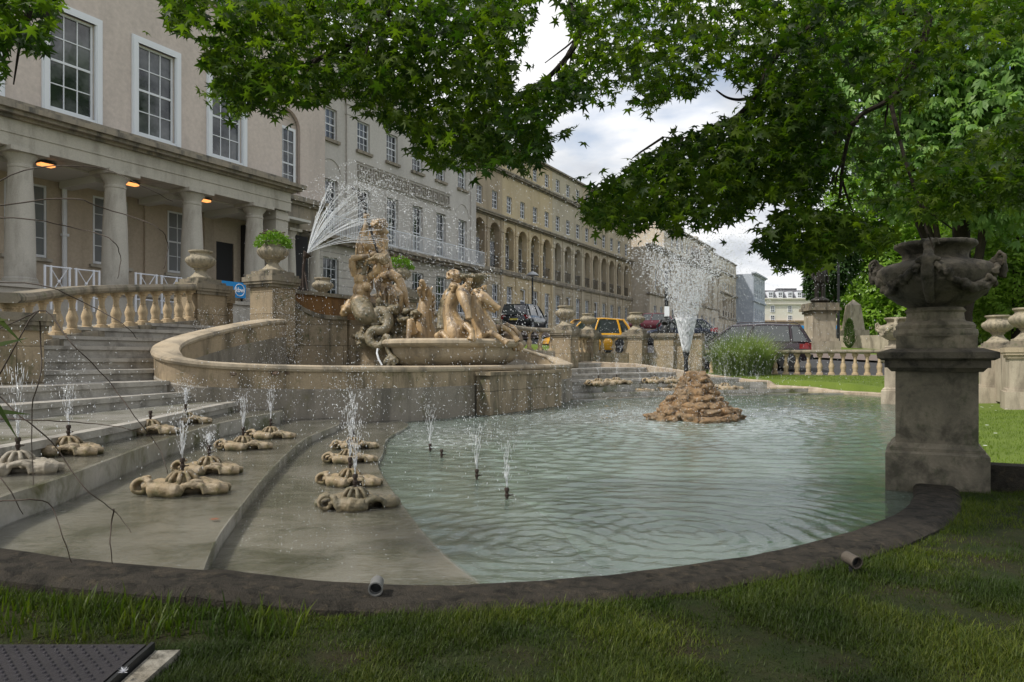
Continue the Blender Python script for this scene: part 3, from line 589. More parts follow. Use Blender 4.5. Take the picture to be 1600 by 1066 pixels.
b = MB(); course(b, 134, 145.5, 24, [(0.2, 0, 0.2), (0.45, 0.2, 0.45)], 15.7); course(b, 134, 145.5, 24, [(0.25, 0, 0.3)], 11.0); b.build('cornices', M['blue_render'], E_)
# ---- G: white building closing the street on the right
G = empty('white_corner_building', (61, 150, 4.9), 'white building with a slate mansard roof and brown shopfronts at the end of the street', 'building')
def gx(px): return (px-800)/FPX*150
def gz(py): return 1+(HY-py)/FPX*150
b = MB(); b.box((gx(1150), 150, gz(502)), (gx(1420), 162, gz(467))); b.build('wall', M['white_render'], G)
b = MB(); b.box((gx(1150), 149.4, 3.5), (gx(1420), 162, gz(503))); b.box((gx(1150), 149.2, gz(503)), (gx(1420), 162, gz(501))); b.build('shopfront', M['shopfront'], G)
b = MB(); y0, y1 = 150.3, 152.5
b.add([(gx(1150), y0, gz(466)), (gx(1420), y0, gz(466)), (gx(1420), y1, gz(452)), (gx(1150), y1, gz(452)), (gx(1150), 162, gz(466)), (gx(1420), 162, gz(466)), (gx(1420), 162, gz(452)), (gx(1150), 162, gz(452))], [(0, 1, 2, 3), (3, 2, 6, 7), (0, 3, 7, 4), (1, 5, 6, 2)]); b.build('mansard_roof', M['slate'], G)
b = MB(); b.box((gx(1150), 149.6, gz(468)), (gx(1420), 150.3, gz(466))); b.box((gx(1150), 149.7, gz(476)), (gx(1420), 150, gz(474.5))); b.build('cornice', M['white_render'], G)
for px in (1236, 1252, 1300): b = MB(); b.box((gx(px)-1, 155, gz(452)), (gx(px)+1.0, 156.2, gz(447))); b.build('chimney_stack', M['slate'], G)
wgm = [window_meshes(0.85, 1.3, 2, 3, 0.08, 0.05), window_meshes(0.85, 1.1, 2, 3, 0.08, 0.05)]
for i, px in enumerate(range(1153, 1420, 27)):
    for k_, (y, mm) in enumerate(((488, 0), (504, 0))):
        a = link('window', wgm[mm][0], G, (gx(px)-61, -0.06, gz(y)-4.9+(0.15 if k_ else 0))); link('pane', wgm[mm][1], a)
for px in range(1160, 1420, 15):
    a = link('dormer_window', wgm[1][0], G, (gx(px)-61, 0.25, gz(465)-4.9)); link('pane', wgm[1][1], a)
    b = MB(); b.box((gx(px)-0.55, 150.3, gz(465)-0.1), (gx(px)+0.55, 152.2, gz(465)+1.22)); b.build('dormer', M['white_paint'], G)
for px in range(1165, 1420, 45):
    b = MB(); b.box((gx(px)-1.0, 149.3, gz(528)), (gx(px)+1.0, 149.4, gz(514))); b.build('shop_window', M['glass'], G)
    b = MB(); b.box((gx(px)-1.0, 149.22, gz(514)), (gx(px)+1.0, 149.35, gz(509))); b.build('shop_sign', M['blue_sign'], G)
for r in ROOTS:
    for k_ in ('_s', '_m', '_z'): del r[k_]
# ================================================================ GROUND
def sstep(x): x = np.clip(x, 0, 1); return x*x*(3-2*x)
def sdf(s, m):
    s = np.asarray(s, float); m = np.asarray(m, float)
    qx = np.abs(s-12.6)-(10.8-4.2); qy = np.abs(m-10)-(10-4.2)
    return np.hypot(np.maximum(qx, 0), np.maximum(qy, 0))+np.minimum(np.maximum(qx, qy), 0)-4.2
def street(s, m): return 0.6+0.055*(np.minimum(s, 60)-28.3)+0.02*np.maximum(s-60, 0)+0.06*(np.clip(m, -8, 26)-5.4)
def hgt(s, m):
    s = np.asarray(s, float); m = np.asarray(m, float)
    low = 0.02+0.43*sstep((s-18)/8.3)+0.05*sstep((-m-0.5)/2.0)
    low = low+0.055*sstep((m-1.6)/1.2)*(s < 6)*sstep((0.62-sdf(s, m))/0.25)
    hi = 0.9+0.65*sstep((m-9)/4); low = low+(hi-low)*sstep((m-8.5)/2.5)
    z = low+(street(s, m)-low)*sstep((s-25.6)/1.0)*np.where(m > 11, sstep((s-22)/10), 1)
    inside = (sdf(s, m) < 0.16) & (m < 14.2)
    return np.where(inside, -1.0, z)
def sheet(name, sl_, ml_, mat, dz=0.0, kind='structure', hole=None):
    S_, M_ = np.meshgrid(sl_, ml_, indexing='ij'); Z = hgt(S_, M_)+dz
    V = np.stack([S_*CT-M_*ST, S_*ST+M_*CT, Z], -1).reshape(-1, 3); a, b = S_.shape
    i = np.arange(a-1)[:, None]*b+np.arange(b-1)[None]; Fq = np.stack([i, i+b, i+b+1, i+1], -1).reshape(-1, 4)
    o = link(name, np_mesh(name, V, Fq, mat, True)); return tag(o, kind=kind)
sl1 = np.unique(np.concatenate([[-600, -300, -120, -60], np.arange(-30, -1, 2.0), np.arange(-1, 27.01, 0.125), np.arange(28, 60.1, 1.0), np.arange(64, 180, 6), [250, 500, 1200]]))
ml1 = np.unique(np.concatenate([[-600, -200, -80, -40], np.arange(-24, -2, 1.0), np.arange(-2, 15.01, 0.125), np.arange(16, 40, 1.0), [50, 100, 300, 600]]))
sheet('ground', sl1, ml1, M['lawn'])
sheet('road', np.arange(26.9, 36.01, 0.7), np.arange(-30, 20.01, 1.0), M['asphalt'], 0.03)
sheet('street', np.unique(np.concatenate([np.arange(36.0, 60, 1.0), np.arange(60, 150, 3)])), np.arange(8.3, 20.01, 0.9), M['asphalt'], 0.026)
sheet('pavement', np.arange(36.0, 41.01, 1.0), np.arange(-30, 8.31, 1.0), M['paving'], 0.12)
sheet('street_pavement', np.unique(np.concatenate([np.arange(27.0, 60, 1.0), np.arange(60, 150, 3)])), np.arange(20.0, 27.01, 1.0), M['paving'], 0.12)
sheet('upper_pavement', np.arange(-6.0, 23.01, 1.0), np.arange(14.25, 20.76, 0.5), M['paving'], 0.02)
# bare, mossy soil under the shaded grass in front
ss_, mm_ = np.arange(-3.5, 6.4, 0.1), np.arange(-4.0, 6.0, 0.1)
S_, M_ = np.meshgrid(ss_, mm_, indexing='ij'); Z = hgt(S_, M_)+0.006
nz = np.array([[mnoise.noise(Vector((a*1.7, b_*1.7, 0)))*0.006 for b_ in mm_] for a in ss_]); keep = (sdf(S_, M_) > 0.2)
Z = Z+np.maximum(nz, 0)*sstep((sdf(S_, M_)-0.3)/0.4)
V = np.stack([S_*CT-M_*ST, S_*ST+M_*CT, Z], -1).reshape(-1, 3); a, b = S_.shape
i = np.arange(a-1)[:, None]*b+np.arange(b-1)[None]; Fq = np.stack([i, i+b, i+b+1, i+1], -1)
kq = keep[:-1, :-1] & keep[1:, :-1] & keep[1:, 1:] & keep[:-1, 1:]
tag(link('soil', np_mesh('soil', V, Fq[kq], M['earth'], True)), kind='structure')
# ================================================================ POOL
def MIR(pts): return [(25.2-p[0], *p[1:]) for p in pts]
def arc(a0, a1, r=4.3, n=14, c=(6, 4.2)): return [(c[0]+r*math.cos(R(a0+(a1-a0)*i/n)), c[1]+r*math.sin(R(a0+(a1-a0)*i/n))) for i in range(n+1)]
def smooth_path(pts, n=6):
    out_ = []
    for i in range(len(pts)-1):
        p0 = pts[max(i-1, 0)]; p1 = pts[i]; p2 = pts[i+1]; p3 = pts[min(i+2, len(pts)-1)]
        for k in range(n):
            t = k/n; out_.append(tuple(0.5*((2*b)+(-a+c)*t+(2*a-5*b+4*c-d)*t*t+(-a+3*b-3*c+d)*t**3) for a, b, c, d in zip(p0, p1, p2, p3)))
    return out_+[pts[-1]]
def ktop(m): return float(np.interp(m, [0, 1.7, 2.1, 2.5, 3.6, 3.78, 4.4, 5.5, 8, 13], [0.07, 0.055, 0.085, 0.13, 0.165, 0.295, 0.33, 0.46, 0.8, 1.0]))
def kerb(path, mat, name, label, top=ktop, w_=0.32, grp='kerbs round the pool'):
    random.seed(5); kp = []
    path = smooth_path(list(path), 3)
    for (s, m) in path: kp.append(F(s+0.006*mnoise.noise(Vector((s*7, m*7, 1))), m+0.006*mnoise.noise(Vector((s*7, m*7, 7))), top(m)+0.004*mnoise.noise(Vector((s*4, m*4, 0)))))
    prof = ([(-0.03, -1.1), (-0.03, -0.03), (-0.05, -0.006), (-0.08, 0.0), (-w_+0.04, -0.004), (-w_, -0.03), (-w_, -1.1)])
    r = empty(name, kp[len(kp)//2], label, 'kerb', grp); i0 = 0
    while i0 < len(kp)-1:      # individual kerb stones with narrow joints
        i1 = i0; ln = 0
        while i1 < len(kp)-1 and ln < 1.25: ln += (kp[i1+1]-kp[i1]).length; i1 += 1
        if len(kp)-1-i1 < 3: i1 = len(kp)-1
        seg = [p.copy() for p in kp[i0:i1+1]]; seg[0] = seg[0]+(seg[1]-seg[0]).normalized()*0.004; dz = random.uniform(-.003, .003)
        b = MB(True); b.sweep([p+Vector((0, 0, dz)) for p in seg], prof); b.build('kerb_stone', mat, r); i0 = i1
    return r
near = [(1.8, m) for m in np.arange(13, 4.2, -0.5)]+arc(180, 270, 4.2, 44)+[(6.3, 0.0)]
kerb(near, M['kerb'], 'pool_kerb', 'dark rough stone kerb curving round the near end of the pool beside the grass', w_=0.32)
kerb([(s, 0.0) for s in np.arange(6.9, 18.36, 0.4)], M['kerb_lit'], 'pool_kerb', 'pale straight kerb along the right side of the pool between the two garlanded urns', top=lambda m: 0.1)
far = MIR(near)[::-1]; b_ = [(s, m) for s, m in far]
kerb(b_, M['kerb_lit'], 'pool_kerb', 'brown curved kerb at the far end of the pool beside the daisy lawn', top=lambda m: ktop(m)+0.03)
# pool floor and water
b = MB(); b.prism(arc(180, 270, 4.25, 12)+arc(270, 360, 4.25, 12, (19.2, 4.2))+[(23.45, 13), (1.75, 13)], -0.95, -0.45, F)
tag(b.build('pool_floor', plain('pool_floor_paint', (0.27, 0.37, 0.29), 0.8, var=0.3, sc=3)), kind='structure')
sl2 = np.unique(np.concatenate([np.arange(1.75, 8, 0.02), np.arange(8, 14, 0.04), np.arange(14, 23.5, 0.07)])); ml2 = np.concatenate([np.arange(-0.05, 4, 0.02), np.arange(4, 7.2, 0.04)])
S_, M_ = np.meshgrid(sl2, ml2, indexing='ij'); X_ = S_*CT-M_*ST; Y_ = S_*ST+M_*CT
Z = np.zeros_like(X_); r2 = np.random.default_rng(3)
cen = [(0.14, 3.95, 1.0, 0.125, .95), (0.96, 4.2, 1.0, 0.14, 1.2), (3.03, 12.1, 0.9, 0.30, 5.5), (-0.1, 6.9, 0.5, 0.13, .8), (-0.9, 9.0, 0.7, 0.17, 1.5), (0.3, 10.5, 0.8, 0.22, 3.0), (5.5, 13.0, 0.6, 0.24, 3.0)]
for (cx_, cy_, am, wl, dk) in cen:
    r = np.hypot(X_-cx_, Y_-cy_); th_ = np.arctan2(Y_-cy_, X_-cx_); Z += 0.0046*am*(wl/0.14)*np.sin(2*np.pi*r/wl+0.9*np.sin(3*th_+cx_)+0.5*np.sin(7*th_+2*r)+0.8*np.sin(2.1*X_+1.3*Y_))*np.exp(-r/dk)*np.minimum(1, r/0.12)
for k in range(70):
    a = r2.normal()*0.55+np.pi/2+(np.pi if k % 2 else 0) if k % 3 else r2.uniform(0, 6.28); wl = r2.uniform(0.12, 0.55); kx, ky = np.cos(a)*2*np.pi/wl, np.sin(a)*2*np.pi/wl
    Z += 0.00075*(wl/0.4)**0.8*np.sin(kx*X_+ky*Y_+r2.uniform(0, 6.28)+1.5*np.sin(0.8*X_+k)+1.2*np.sin(0.9*Y_+2*k))*0.55
for k in range(60):      # rings where spray falls round the rock
    an, rr = r2.uniform(0, 2*np.pi), r2.uniform(0.8, 4.2); cx_, cy_ = 3.03+rr*np.cos(an), 12.1+rr*np.sin(an)
    r = np.hypot(X_-cx_, Y_-cy_); Z += 0.006*np.sin(2*np.pi*r/0.16)*np.exp(-r/0.25)
V = np.stack([X_, Y_, Z], -1).reshape(-1, 3); a, b = S_.shape
i = np.arange(a-1)[:, None]*b+np.arange(b-1)[None]; Fq = np.stack([i, i+b, i+b+1, i+1], -1)
kq = (sdf(S_, M_) < 0.06)[:-1, :-1]
tag(link('water', np_mesh('water', V, Fq[kq], M['pool'], True)), kind='structure')
# ledges and steps
c0 = [(3.05, 0.95), (3.6, 1.5), (4.3, 2.0), (5.3, 2.9), (6.5, 3.9), (7.7, 4.7), (9.2, 5.6), (10, 6.2), (10.2, 7.2)]
c1 = [(2.70, 1.6), (3.16, 2.16), (4.11, 3.12), (5.24, 4.19), (5.98, 4.72), (7.2, 5.6), (8.7, 6.4), (9.4, 7.2)]
c2 = [(1.93, 2.42), (2.4, 2.9), (2.99, 3.42), (4.44, 4.62), (6.05, 5.84), (7.67, 6.79), (8.4, 7.6)]
c3 = [(1.72, 3.72), (2.09, 4.13), (2.65, 4.52), (4.16, 5.71), (5.75, 6.78), (7.2, 7.45), (8.1, 8.2)]
c4 = [(1.68, 4.6), (2.67, 5.27), (4.34, 6.28), (6.0, 7.4), (7.33, 8.3), (7.9, 9.0)]
c5 = [(1.68, 6.6), (2.6, 7.0), (4.07, 7.6), (5.5, 8.1), (6.85, 8.58), (7.3, 9)]
c6 = [(1.68, 7.6), (2.6, 7.8), (4.33, 8.13), (6.6, 8.75), (7.3, 9.2)]
LV = [(c0, -0.07), (c1, 0.03), (c2, 0.115), (c3, 0.28), (c4, 0.41), (c5, 0.55), (c6, 0.70)]
def ang0(p): return math.degrees(math.atan2(p[1]-4.2, p[0]-6)) % 360
wing = [(6.42, 8.9), (6.75, 9.35), (7.4, 9.75), (8.5, 10.1), (9.8, 10.5), (10.3, 10.9)]
balp = [(4.68, 9.2), (5.42, 10.2), (6.5, 10.85), (7.9, 11.4), (9.17, 11.85), (9.7, 12.1)]
def level_poly(c):
    cc = smooth_path(c, 5); a0 = ang0(c[0]); pts = list(cc)+[(9.6, 9.4), (9.6, 13), (1.62, 13)]
    if c[0][1] < 4.2: pts += arc(180, a0, 4.3, 12)[:-1]
    return pts
for mir in (0, 1):
    T = (lambda p: MIR(p)) if mir else (lambda p: p)
    root = empty('stepped_cascade', F(*( (18, 7) if mir else (7, 7)), 0), ('farther' if mir else 'nearer')+' flight of wet stone ledges and steps '+('beyond' if mir else 'left of')+' the basin', 'cascade steps', 'stepped cascades either side of the basin')
    for i, (c, z) in enumerate(LV):
        P = T(level_poly(c)); b = MB(); b.prism(P, -1.0, z, F); b.build('ledge' if i < 5 else 'step', M['wet'] if i < 5 else M['step'], root)
        if i >= 4:      # projecting nosing
            cc = T(smooth_path(c, 5)); pp = [F(s, m, z) for s, m in (cc if not mir else cc[::-1])]
            b = MB(); zz_ = 0.003 if i >= 4 else 0.016; b.sweep(pp, [(-0.025, -0.055), (-0.025, zz_), (0.09 if i >= 4 else 0.05, zz_), (0.09 if i >= 4 else 0.05, -0.055)]); b.build('nosing', M['step'] if i >= 3 else M['nosing'], root)
    for k, (me_, z) in enumerate(((9.15, 0.85), (9.65, 1.0), (10.1, 1.17), (10.5, 1.32), (10.9, 1.47), (11.35, 1.6))):
        wr = [p for p in smooth_path(wing, 5) if p[1] > me_+0.02]
        sl_ = float(np.interp(me_, [p[1] for p in balp], [p[0] for p in balp])) if me_ > 9.2 else 2.0
        sr = float(np.interp(me_, [p[1] for p in smooth_path(wing, 5)], [p[0] for p in smooth_path(wing, 5)])) if me_ < 10.85 else 10.3
        P = [(sl_-0.1, me_), (sr+0.05, me_)]+wr+[(10.3, 13.5), (9.0, 13.5), (sl_-0.1, 12.6)]
        if k == 5: P = [(8.0, me_), (10.45, me_), (10.6, 13.6), (8.0, 13.6)]
        b = MB(); b.prism(T(P), 0.2, z-0.05, F); P2 = [(P[0][0], me_-0.035), (P[1][0], me_-0.035)]+P[2:]; b.prism(T(P2), z-0.05, z, F); b.build('step', M['step'], root)
    for (c, z) in (LV[1], LV[2], LV[3]):
        P = T(level_poly([(c[0][0]+0.01, c[0][1]+0.01)]+c[1:])); b = MB(); n = len(P)
        ctr = level_poly(c)
        b.add([F(p[0], p[1], z+0.012) for p in P], [tuple(range(n))]); tag(b.build('water', M['film'], fixn=False), kind='structure')
# ================================================================ BASIN
bas = [(10.25, 10.8, 1.74), (9.8, 10.55, 1.72), (9.0, 10.25, 1.62), (8.0, 9.98, 1.45), (7.2, 9.65, 1.3), (6.7, 9.3, 1.17), (6.46, 8.85, 1.06), (6.62, 8.45, 0.98), (7.1, 8.1, 0.93), (7.9, 7.65, 0.895), (8.8, 7.2, 0.88), (9.8, 6.9, 0.87), (11.2, 6.75, 0.865), (12.6, 6.7, 0.865)]
bas = bas+[(25.2-p[0], p[1], p[2]) for p in bas[:-1]][::-1]
bp = smooth_path(bas, 7); pp = [F(*p) for p in bp]
BR = empty('fountain_basin', F(12.6, 8.5, 0), 'large curved stone basin wall holding the carved group of statues', 'fountain basin')
b = MB(); b.sweep(pp, [(0, -0.34), (0, -0.085), (0.3, -0.085), (0.3, -0.34)]); b.build('basin_wall', M['wall_band'], BR)
b = MB(); b.sweep(pp, [(-0.015, -1.9), (-0.015, -0.36), (0.0, -0.34), (0.3, -0.34), (0.3, -1.9)]); b.build('lower_wall', M['wall_low'], BR)
b = MB(True); b.sweep(pp, [(-0.03, -0.085), (-0.045, -0.05), (-0.03, -0.012), (0.02, 0.008), (0.27, 0.008), (0.32, -0.012), (0.335, -0.05), (0.32, -0.085)]); b.build('coping', M['coping'], BR)
b = MB(); ins = [(p[0], p[1]) for p in bp]; cxm = (12.6, 8.9); b.prism([(cxm[0]+(p[0]-cxm[0])*0.985, cxm[1]+(p[1]-cxm[1])*0.95) for p in ins], -0.9, 0.74, F); b.build('basin_floor', M['wet'], BR)
for side in (0, 1):      # low ashlar wall with concave sweep rising to the urn pier
    a_, e_ = (10.85, 11.2), (11.8, 10.25)
    if side: a_, e_ = MIR([a_, e_])
    tv = (e_[0]-a_[0], e_[1]-a_[1]); ln = math.hypot(*tv); tv = (tv[0]/ln, tv[1]/ln); nv = (-tv[1], tv[0])
    prof = [(0, 0.5), (0, 2.46), (0.22, 2.46)]+[(0.22+0.88*(1-math.cos(R(a))), 2.42-0.56*math.sin(R(a))) for a in range(0, 91, 9)]+[(ln, 1.86), (ln, 0.5)]
    fn = lambda x, y, z, a_=a_, tv=tv, nv=nv: F(a_[0]+tv[0]*x+nv[0]*z, a_[1]+tv[1]*x+nv[1]*z, y)
    b = MB(); b.prism(prof, -0.16, 0.16, fn=fn); b.build('sweeping_wall', M['wall'], BR)
for side in (0, 1):
    a_, e_ = (10.85, 11.2), (11.8, 10.25)
    if side: a_, e_ = MIR([a_, e_])
    tv = (e_[0]-a_[0], e_[1]-a_[1]); ln = math.hypot(*tv); tv = (tv[0]/ln, tv[1]/ln); nv = (-tv[1], tv[0])
    top = [(0.2, 2.47), (0.22, 2.46)]+[(0.22+0.88*(1-math.cos(R(a))), 2.42-0.56*math.sin(R(a))) for a in range(0, 91, 9)]+[(ln, 1.86)]
    prof = [(x, z+0.012) for x, z in top]+[(x-0.01, z-0.07) for x, z in top[::-1]]
    fn = lambda x, y, z, a_=a_, tv=tv, nv=nv: F(a_[0]+tv[0]*x+nv[0]*z, a_[1]+tv[1]*x+nv[1]*z, y)
    vs = [fn(x, y, -0.2) for x, y in prof]+[fn(x, y, 0.2) for x, y in prof]; n = len(prof)
    b = MB(); b.add(vs, [(i, (i+1) % n, n+(i+1) % n, n+i) for i in range(n)]+[(i, i+1, n-2-i, n-1-i) for i in range(n//2-1)]+[(n+i, n+n-1-i, n+n-2-i, n+i+1) for i in range(n//2-1)]); b.build('sweeping_coping', M['rail'], BR)
b = MB(); fb(b, 10.9, 14.3, 11.5, 11.8, 0.5, 2.38); b.build('rear_wall', M['rust_wall'], BR)
b = MB(); fb(b, 10.85, 14.35, 11.44, 11.86, 2.38, 2.46); b.build('rear_coping', M['rail'], BR)
b = MB(); fb(b, 11.75, 13.45, 9.0, 10.5, 0.6, 1.79); fb(b, 11.72, 13.48, 8.97, 10.53, 0.6, 0.92); b.build('statue_plinth', M['wall'], BR)
b = MB(); fb(b, 11.1, 14.1, 6.42, 6.69, -0.6, 0.70); fb(b, 11.05, 14.15, 6.38, 6.69, 0.70, 0.76); fb(b, 11.4, 13.8, 7.02, 7.4, 0.7, 0.80); b.build('spill_ledge', M['wall'], BR)
# gravel and water in the basin
b = MB(); P = [(cxm[0]+(p[0]-cxm[0])*0.96, cxm[1]+(p[1]-cxm[1])*0.9) for p in ins]; b.add([F(p[0], p[1], 0.765) for p in P], [tuple(range(len(P)))]); tag(b.build('basin_water', M['film'], fixn=False), kind='structure')
DC = (12.6, 8.1); DR = empty('scalloped_dish', F(*DC, 0.76), 'wide oval stone dish with a rounded rim under the rearing horses', 'fountain dish', rz=TH)
dp = [(0.62, 0.74), (0.66, 0.78), (0.66, 0.84), (0.74, 0.88), (0.84, 0.96), (0.90, 1.06), (0.915, 1.16), (0.92, 1.20), (0.96, 1.21), (1.0, 1.235), (1.02, 1.28), (1.015, 1.33), (0.985, 1.365), (0.94, 1.37), (0.90, 1.34), (0.85, 1.27), (0, 1.25)]
b = MB(True); b.lathe([(r, z) for r, z in dp], 56, (0, 0, 0), Matrix.Translation(F(*DC, 0)) @ Matrix.Rotation(TH, 4, 'Z') @ Matrix.Diagonal((1.62, 1.36, 1, 1))); b.build('dish_bowl', M['coping'], DR)
b = MB()
for k in range(360):
    a = rng.uniform(0, 2*math.pi); s = rng.uniform(7, 18.2); m = rng.uniform(7.1, 9.6)
    if m < 7.6 or (s-12.6)**2/36+(m-8.6)**2/2.2 > 1: continue
    b.ell(F(s, m, 0.79), (rng.uniform(.02, .07), rng.uniform(.02, .05), rng.uniform(.015, .04)), seg=6)
tag(b.build('basin_debris', M['gravel']), 'reddish gravel and leaf debris lying in the upper basin', 'gravel', kind='stuff')
# ================================================================ URNS, PIERS, BALUSTRADES
UP = [(0.50, 0.0), (0.50, 0.06), (0.42, 0.08), (0.36, 0.13), (0.25, 0.24), (0.20, 0.34), (0.22, 0.38), (0.27, 0.40), (0.24, 0.43), (0.38, 0.50), (0.50, 0.60), (0.565, 0.70), (0.58, 0.78), (0.54, 0.86), (0.44, 0.92), (0.39, 0.97), (0.385, 1.03), (0.43, 1.08), (0.46, 1.10), (0.46, 1.15), (0.42, 1.16), (0.36, 1.10), (0.30, 0.98), (0, 0.95)]
def fl(a, z): return 0.025*math.cos(22*a) if 0.44 < z < 0.84 else 0.0
urn_me = MB(True).lathe(UP, 66, flute=fl).mesh('urn_bowl', M['urn'])
foot_me = MB().box((-0.56, -0.56, -0.14), (0.56, 0.56, 0.0)).box((-0.68, -0.68, -0.26), (0.68, 0.68, -0.14)).mesh('urn_foot', M['rail'])
def urn(pos, w_, label, grp='plain fluted urns on the piers'):
    k = w_/1.16; r = empty('stone_urn', pos, label, 'urn', grp, TH)
    link('urn_bowl', urn_me, r, (0, 0, 0.26*k*0.9), 0, (k, k, k)); link('urn_foot', foot_me, r, (0, 0, 0.26*k*0.9), 0, (k, k, k*0.9)); return r
def pier(s, m, hw, z0, z1, label, mat='wall', cap=0.1, capm='rail', base=0.0, grp='stone piers carrying the urns', hm=None):
    hm = hm or hw; r = empty('stone_pier', F(s, m, z0), label, 'pier', grp, TH)
    b = MB(); fb(b, s-hw, s+hw, m-hm, m+hm, z0, z1-0.2); b.build('shaft', M[mat], r)
    b = MB(); fb(b, s-hw-cap*0.4, s+hw+cap*0.4, m-hm-cap*0.4, m+hm+cap*0.4, z1-0.2, z1-0.14); fb(b, s-hw-cap*0.8, s+hw+cap*0.8, m-hm-cap*0.8, m+hm+cap*0.8, z1-0.14, z1-0.09); fb(b, s-hw-cap, s+hw+cap, m-hm-cap, m+hm+cap, z1-0.09, z1); b.build('cap', M[capm], r)
    if base:
        b = MB(); fb(b, s-hw-0.08, s+hw+0.08, m-hm-0.08, m+hm+0.08, z0-0.2, z0+base); fb(b, s-hw-0.04, s+hw+0.04, m-hm-0.04, m+hm+0.04, z0+base, z0+base+0.05); b.build('base', M[mat], r)
    return r
# piers flanking the statue, with planted urns
for mi, (lab, lab2) in enumerate((('tall stone pier left of the bearded statue, under the planted urn', 'planted fluted urn on the tall pier left of the bearded statue'), ('tall stone pier hidden behind the bearded statue', 'planted urn seen just behind the bearded statue'))):
    s = 10.55 if mi == 0 else 14.65
    pier(s, 11.05, 0.30, 0.6, 2.58, lab, cap=0.11)
    urn(F(s, 11.05, 2.58), 0.60, lab2, 'planted urns flanking the statue')
    b = MB(); cpt = F(s, 11.05, 3.22); PL = empty('pot_plant', cpt, 'bushy green plant with dark plum flower heads in the urn '+('left of the bearded statue' if mi == 0 else 'behind the bearded statue'), 'plant', 'plants growing in the urns')
    n = 900; ph = rng.uniform(0, 2*np.pi, n); ct_ = rng.uniform(0, 1, n); rad = rng.uniform(0.3, 1, n)**0.4*0.30
    D_ = np.stack([np.sqrt(1-ct_**2)*np.cos(ph), np.sqrt(1-ct_**2)*np.sin(ph), ct_*1.0], 1); Pp = D_*rad[:, None]*np.array([1.15, 1.15, 1.0])+np.array(cpt)+np.array([0, 0, -0.03])
    X, Y, Zx = frames(D_+rng.normal(size=(n, 3))*0.6+np.array([0, 0, 0.4])); me = scatter('foliage', Pp-np.array(cpt), X, Y, Zx, rng.uniform(0.05, 0.09, n), [(0, 0, 0), (-0.25, 0.5, 0.05), (0, 1, 0), (0.25, 0.5, 0.05)], [(0, 1, 2, 3)], M['plant']); link('foliage', me, PL)
    b = MB(); 
    for k in range(26):
        a = rng.uniform(0, 6.28); t = rng.uniform(0.3, 1.0); q_ = cpt+Vector((math.cos(a)*t*0.33, math.sin(a)*t*0.33, 0.29*math.sqrt(max(0, 1-t*t*0.7))+0.03)); b.ell(q_, (0.03, 0.03, 0.012), seg=6)
    b.build('flower_heads', M['flower'], PL)
# stair-side piers, urns
P1 = [(9.75, 12.15, 0.32, 1.0, 2.42)]
for mi in (0, 1):
    s = 9.75 if not mi else 15.45
    pier(s, 12.15, 0.34, 1.0, 2.42, 'stone pier at the head of the '+('left' if not mi else 'far')+' stair balustrade, below the plain urn', cap=0.08)
    if not mi: urn(F(s, 12.15, 2.42), 0.56, 'plain fluted urn at the top of the left stair balustrade, beside the blue banner')
    pier(4.68 if not mi else 20.5, 9.2, 0.30, 0.3, 1.52 if not mi else 1.85, 'stone pier at the foot of the '+('left stair balustrade, cut by the photo edge' if not mi else 'far stair balustrade, beside the yellow car'), cap=0.09)
b = MB(); fb(b, 9.9, 10.4, 12.0, 12.3, 0.8, 2.1); fb(b, 9.9, 10.4, 11.94, 12.36, 2.1, 2.38); tag(b.build('linking_wall', M['wall']), 'short damp stone wall between the plain urn pier and the tall planted pier', 'wall')
urn(F(20.5, 9.2, 1.85), 0.62, 'left urn of the close pair on the piers in front of the yellow car')
pier(13.2, 12.2, 0.26, 0.8, 2.34, 'low pier behind the rust stained wall, under the small grey urn', cap=0.05)
urn(F(13.2, 12.2, 2.3), 0.50, 'small weathered grey urn behind the rust stained wall, just left of the bearded statue')
# balusters
BP = [(0.085, 0.0), (0.085, 0.05), (0.06, 0.06), (0.07, 0.09), (0.062, 0.12), (0.078, 0.17), (0.082, 0.21), (0.065, 0.27), (0.045, 0.32), (0.05, 0.335), (0.04, 0.35), (0.042, 0.42), (0.055, 0.455), (0.05, 0.47), (0.075, 0.48), (0.075, 0.54)]
bal_me = MB(True).lathe(BP, 14).box((-0.085, -0.085, -0.03), (0.085, 0.085, 0.03)).box((-0.08, -0.08, 0.51), (0.08, 0.08, 0.56)).mesh('baluster', M['baluster'])
def balustrade(path, label, gap=0.21, hb=0.56, rail_w=0.15, base_to=None, rail_mat='rail', sc=1.0, skip=0.25, grp='balustrades round the fountain'):
    """path in (s,m,zbase): base top height"""
    pts = [F(*p) for p in path]; r = empty('balustrade', pts[0], label, 'balustrade', grp)
    b = MB(); h = hb*sc; b.sweep([p+Vector((0, 0, h)) for p in pts], [(-rail_w, 0), (-rail_w*1.25, 0.035), (-rail_w*1.25, 0.075), (-rail_w, 0.12), (rail_w, 0.12), (rail_w*1.25, 0.075), (rail_w*1.25, 0.035), (rail_w, 0)]); b.build('handrail', M[rail_mat], r)
    b = MB(); dz = base_to if base_to is not None else -0.15
    b.sweep(pts, [(-rail_w*1.1, dz), (-rail_w*1.1, -0.03), (-rail_w, 0.0), (rail_w, 0.0), (rail_w*1.1, -0.03), (rail_w*1.1, dz)]); b.build('plinth', M[rail_mat], r)
    L_ = [0]; 
    for i in range(1, len(pts)): L_.append(L_[-1]+(pts[i]-pts[i-1]).length)
    n = int((L_[-1]-2*skip)/gap)+1
    for k in range(n):
        d = skip+k*(L_[-1]-2*skip)/max(n-1, 1); p = [float(np.interp(d, L_, [q_[j] for q_ in pts])) for j in range(3)]
        link('baluster', bal_me, r, Vector(p)-pts[0]+Vector((0, 0, 0.01)), TH, (sc*max(1, hb/0.62), sc*max(1, hb/0.62), sc*hb/0.56))
    return r
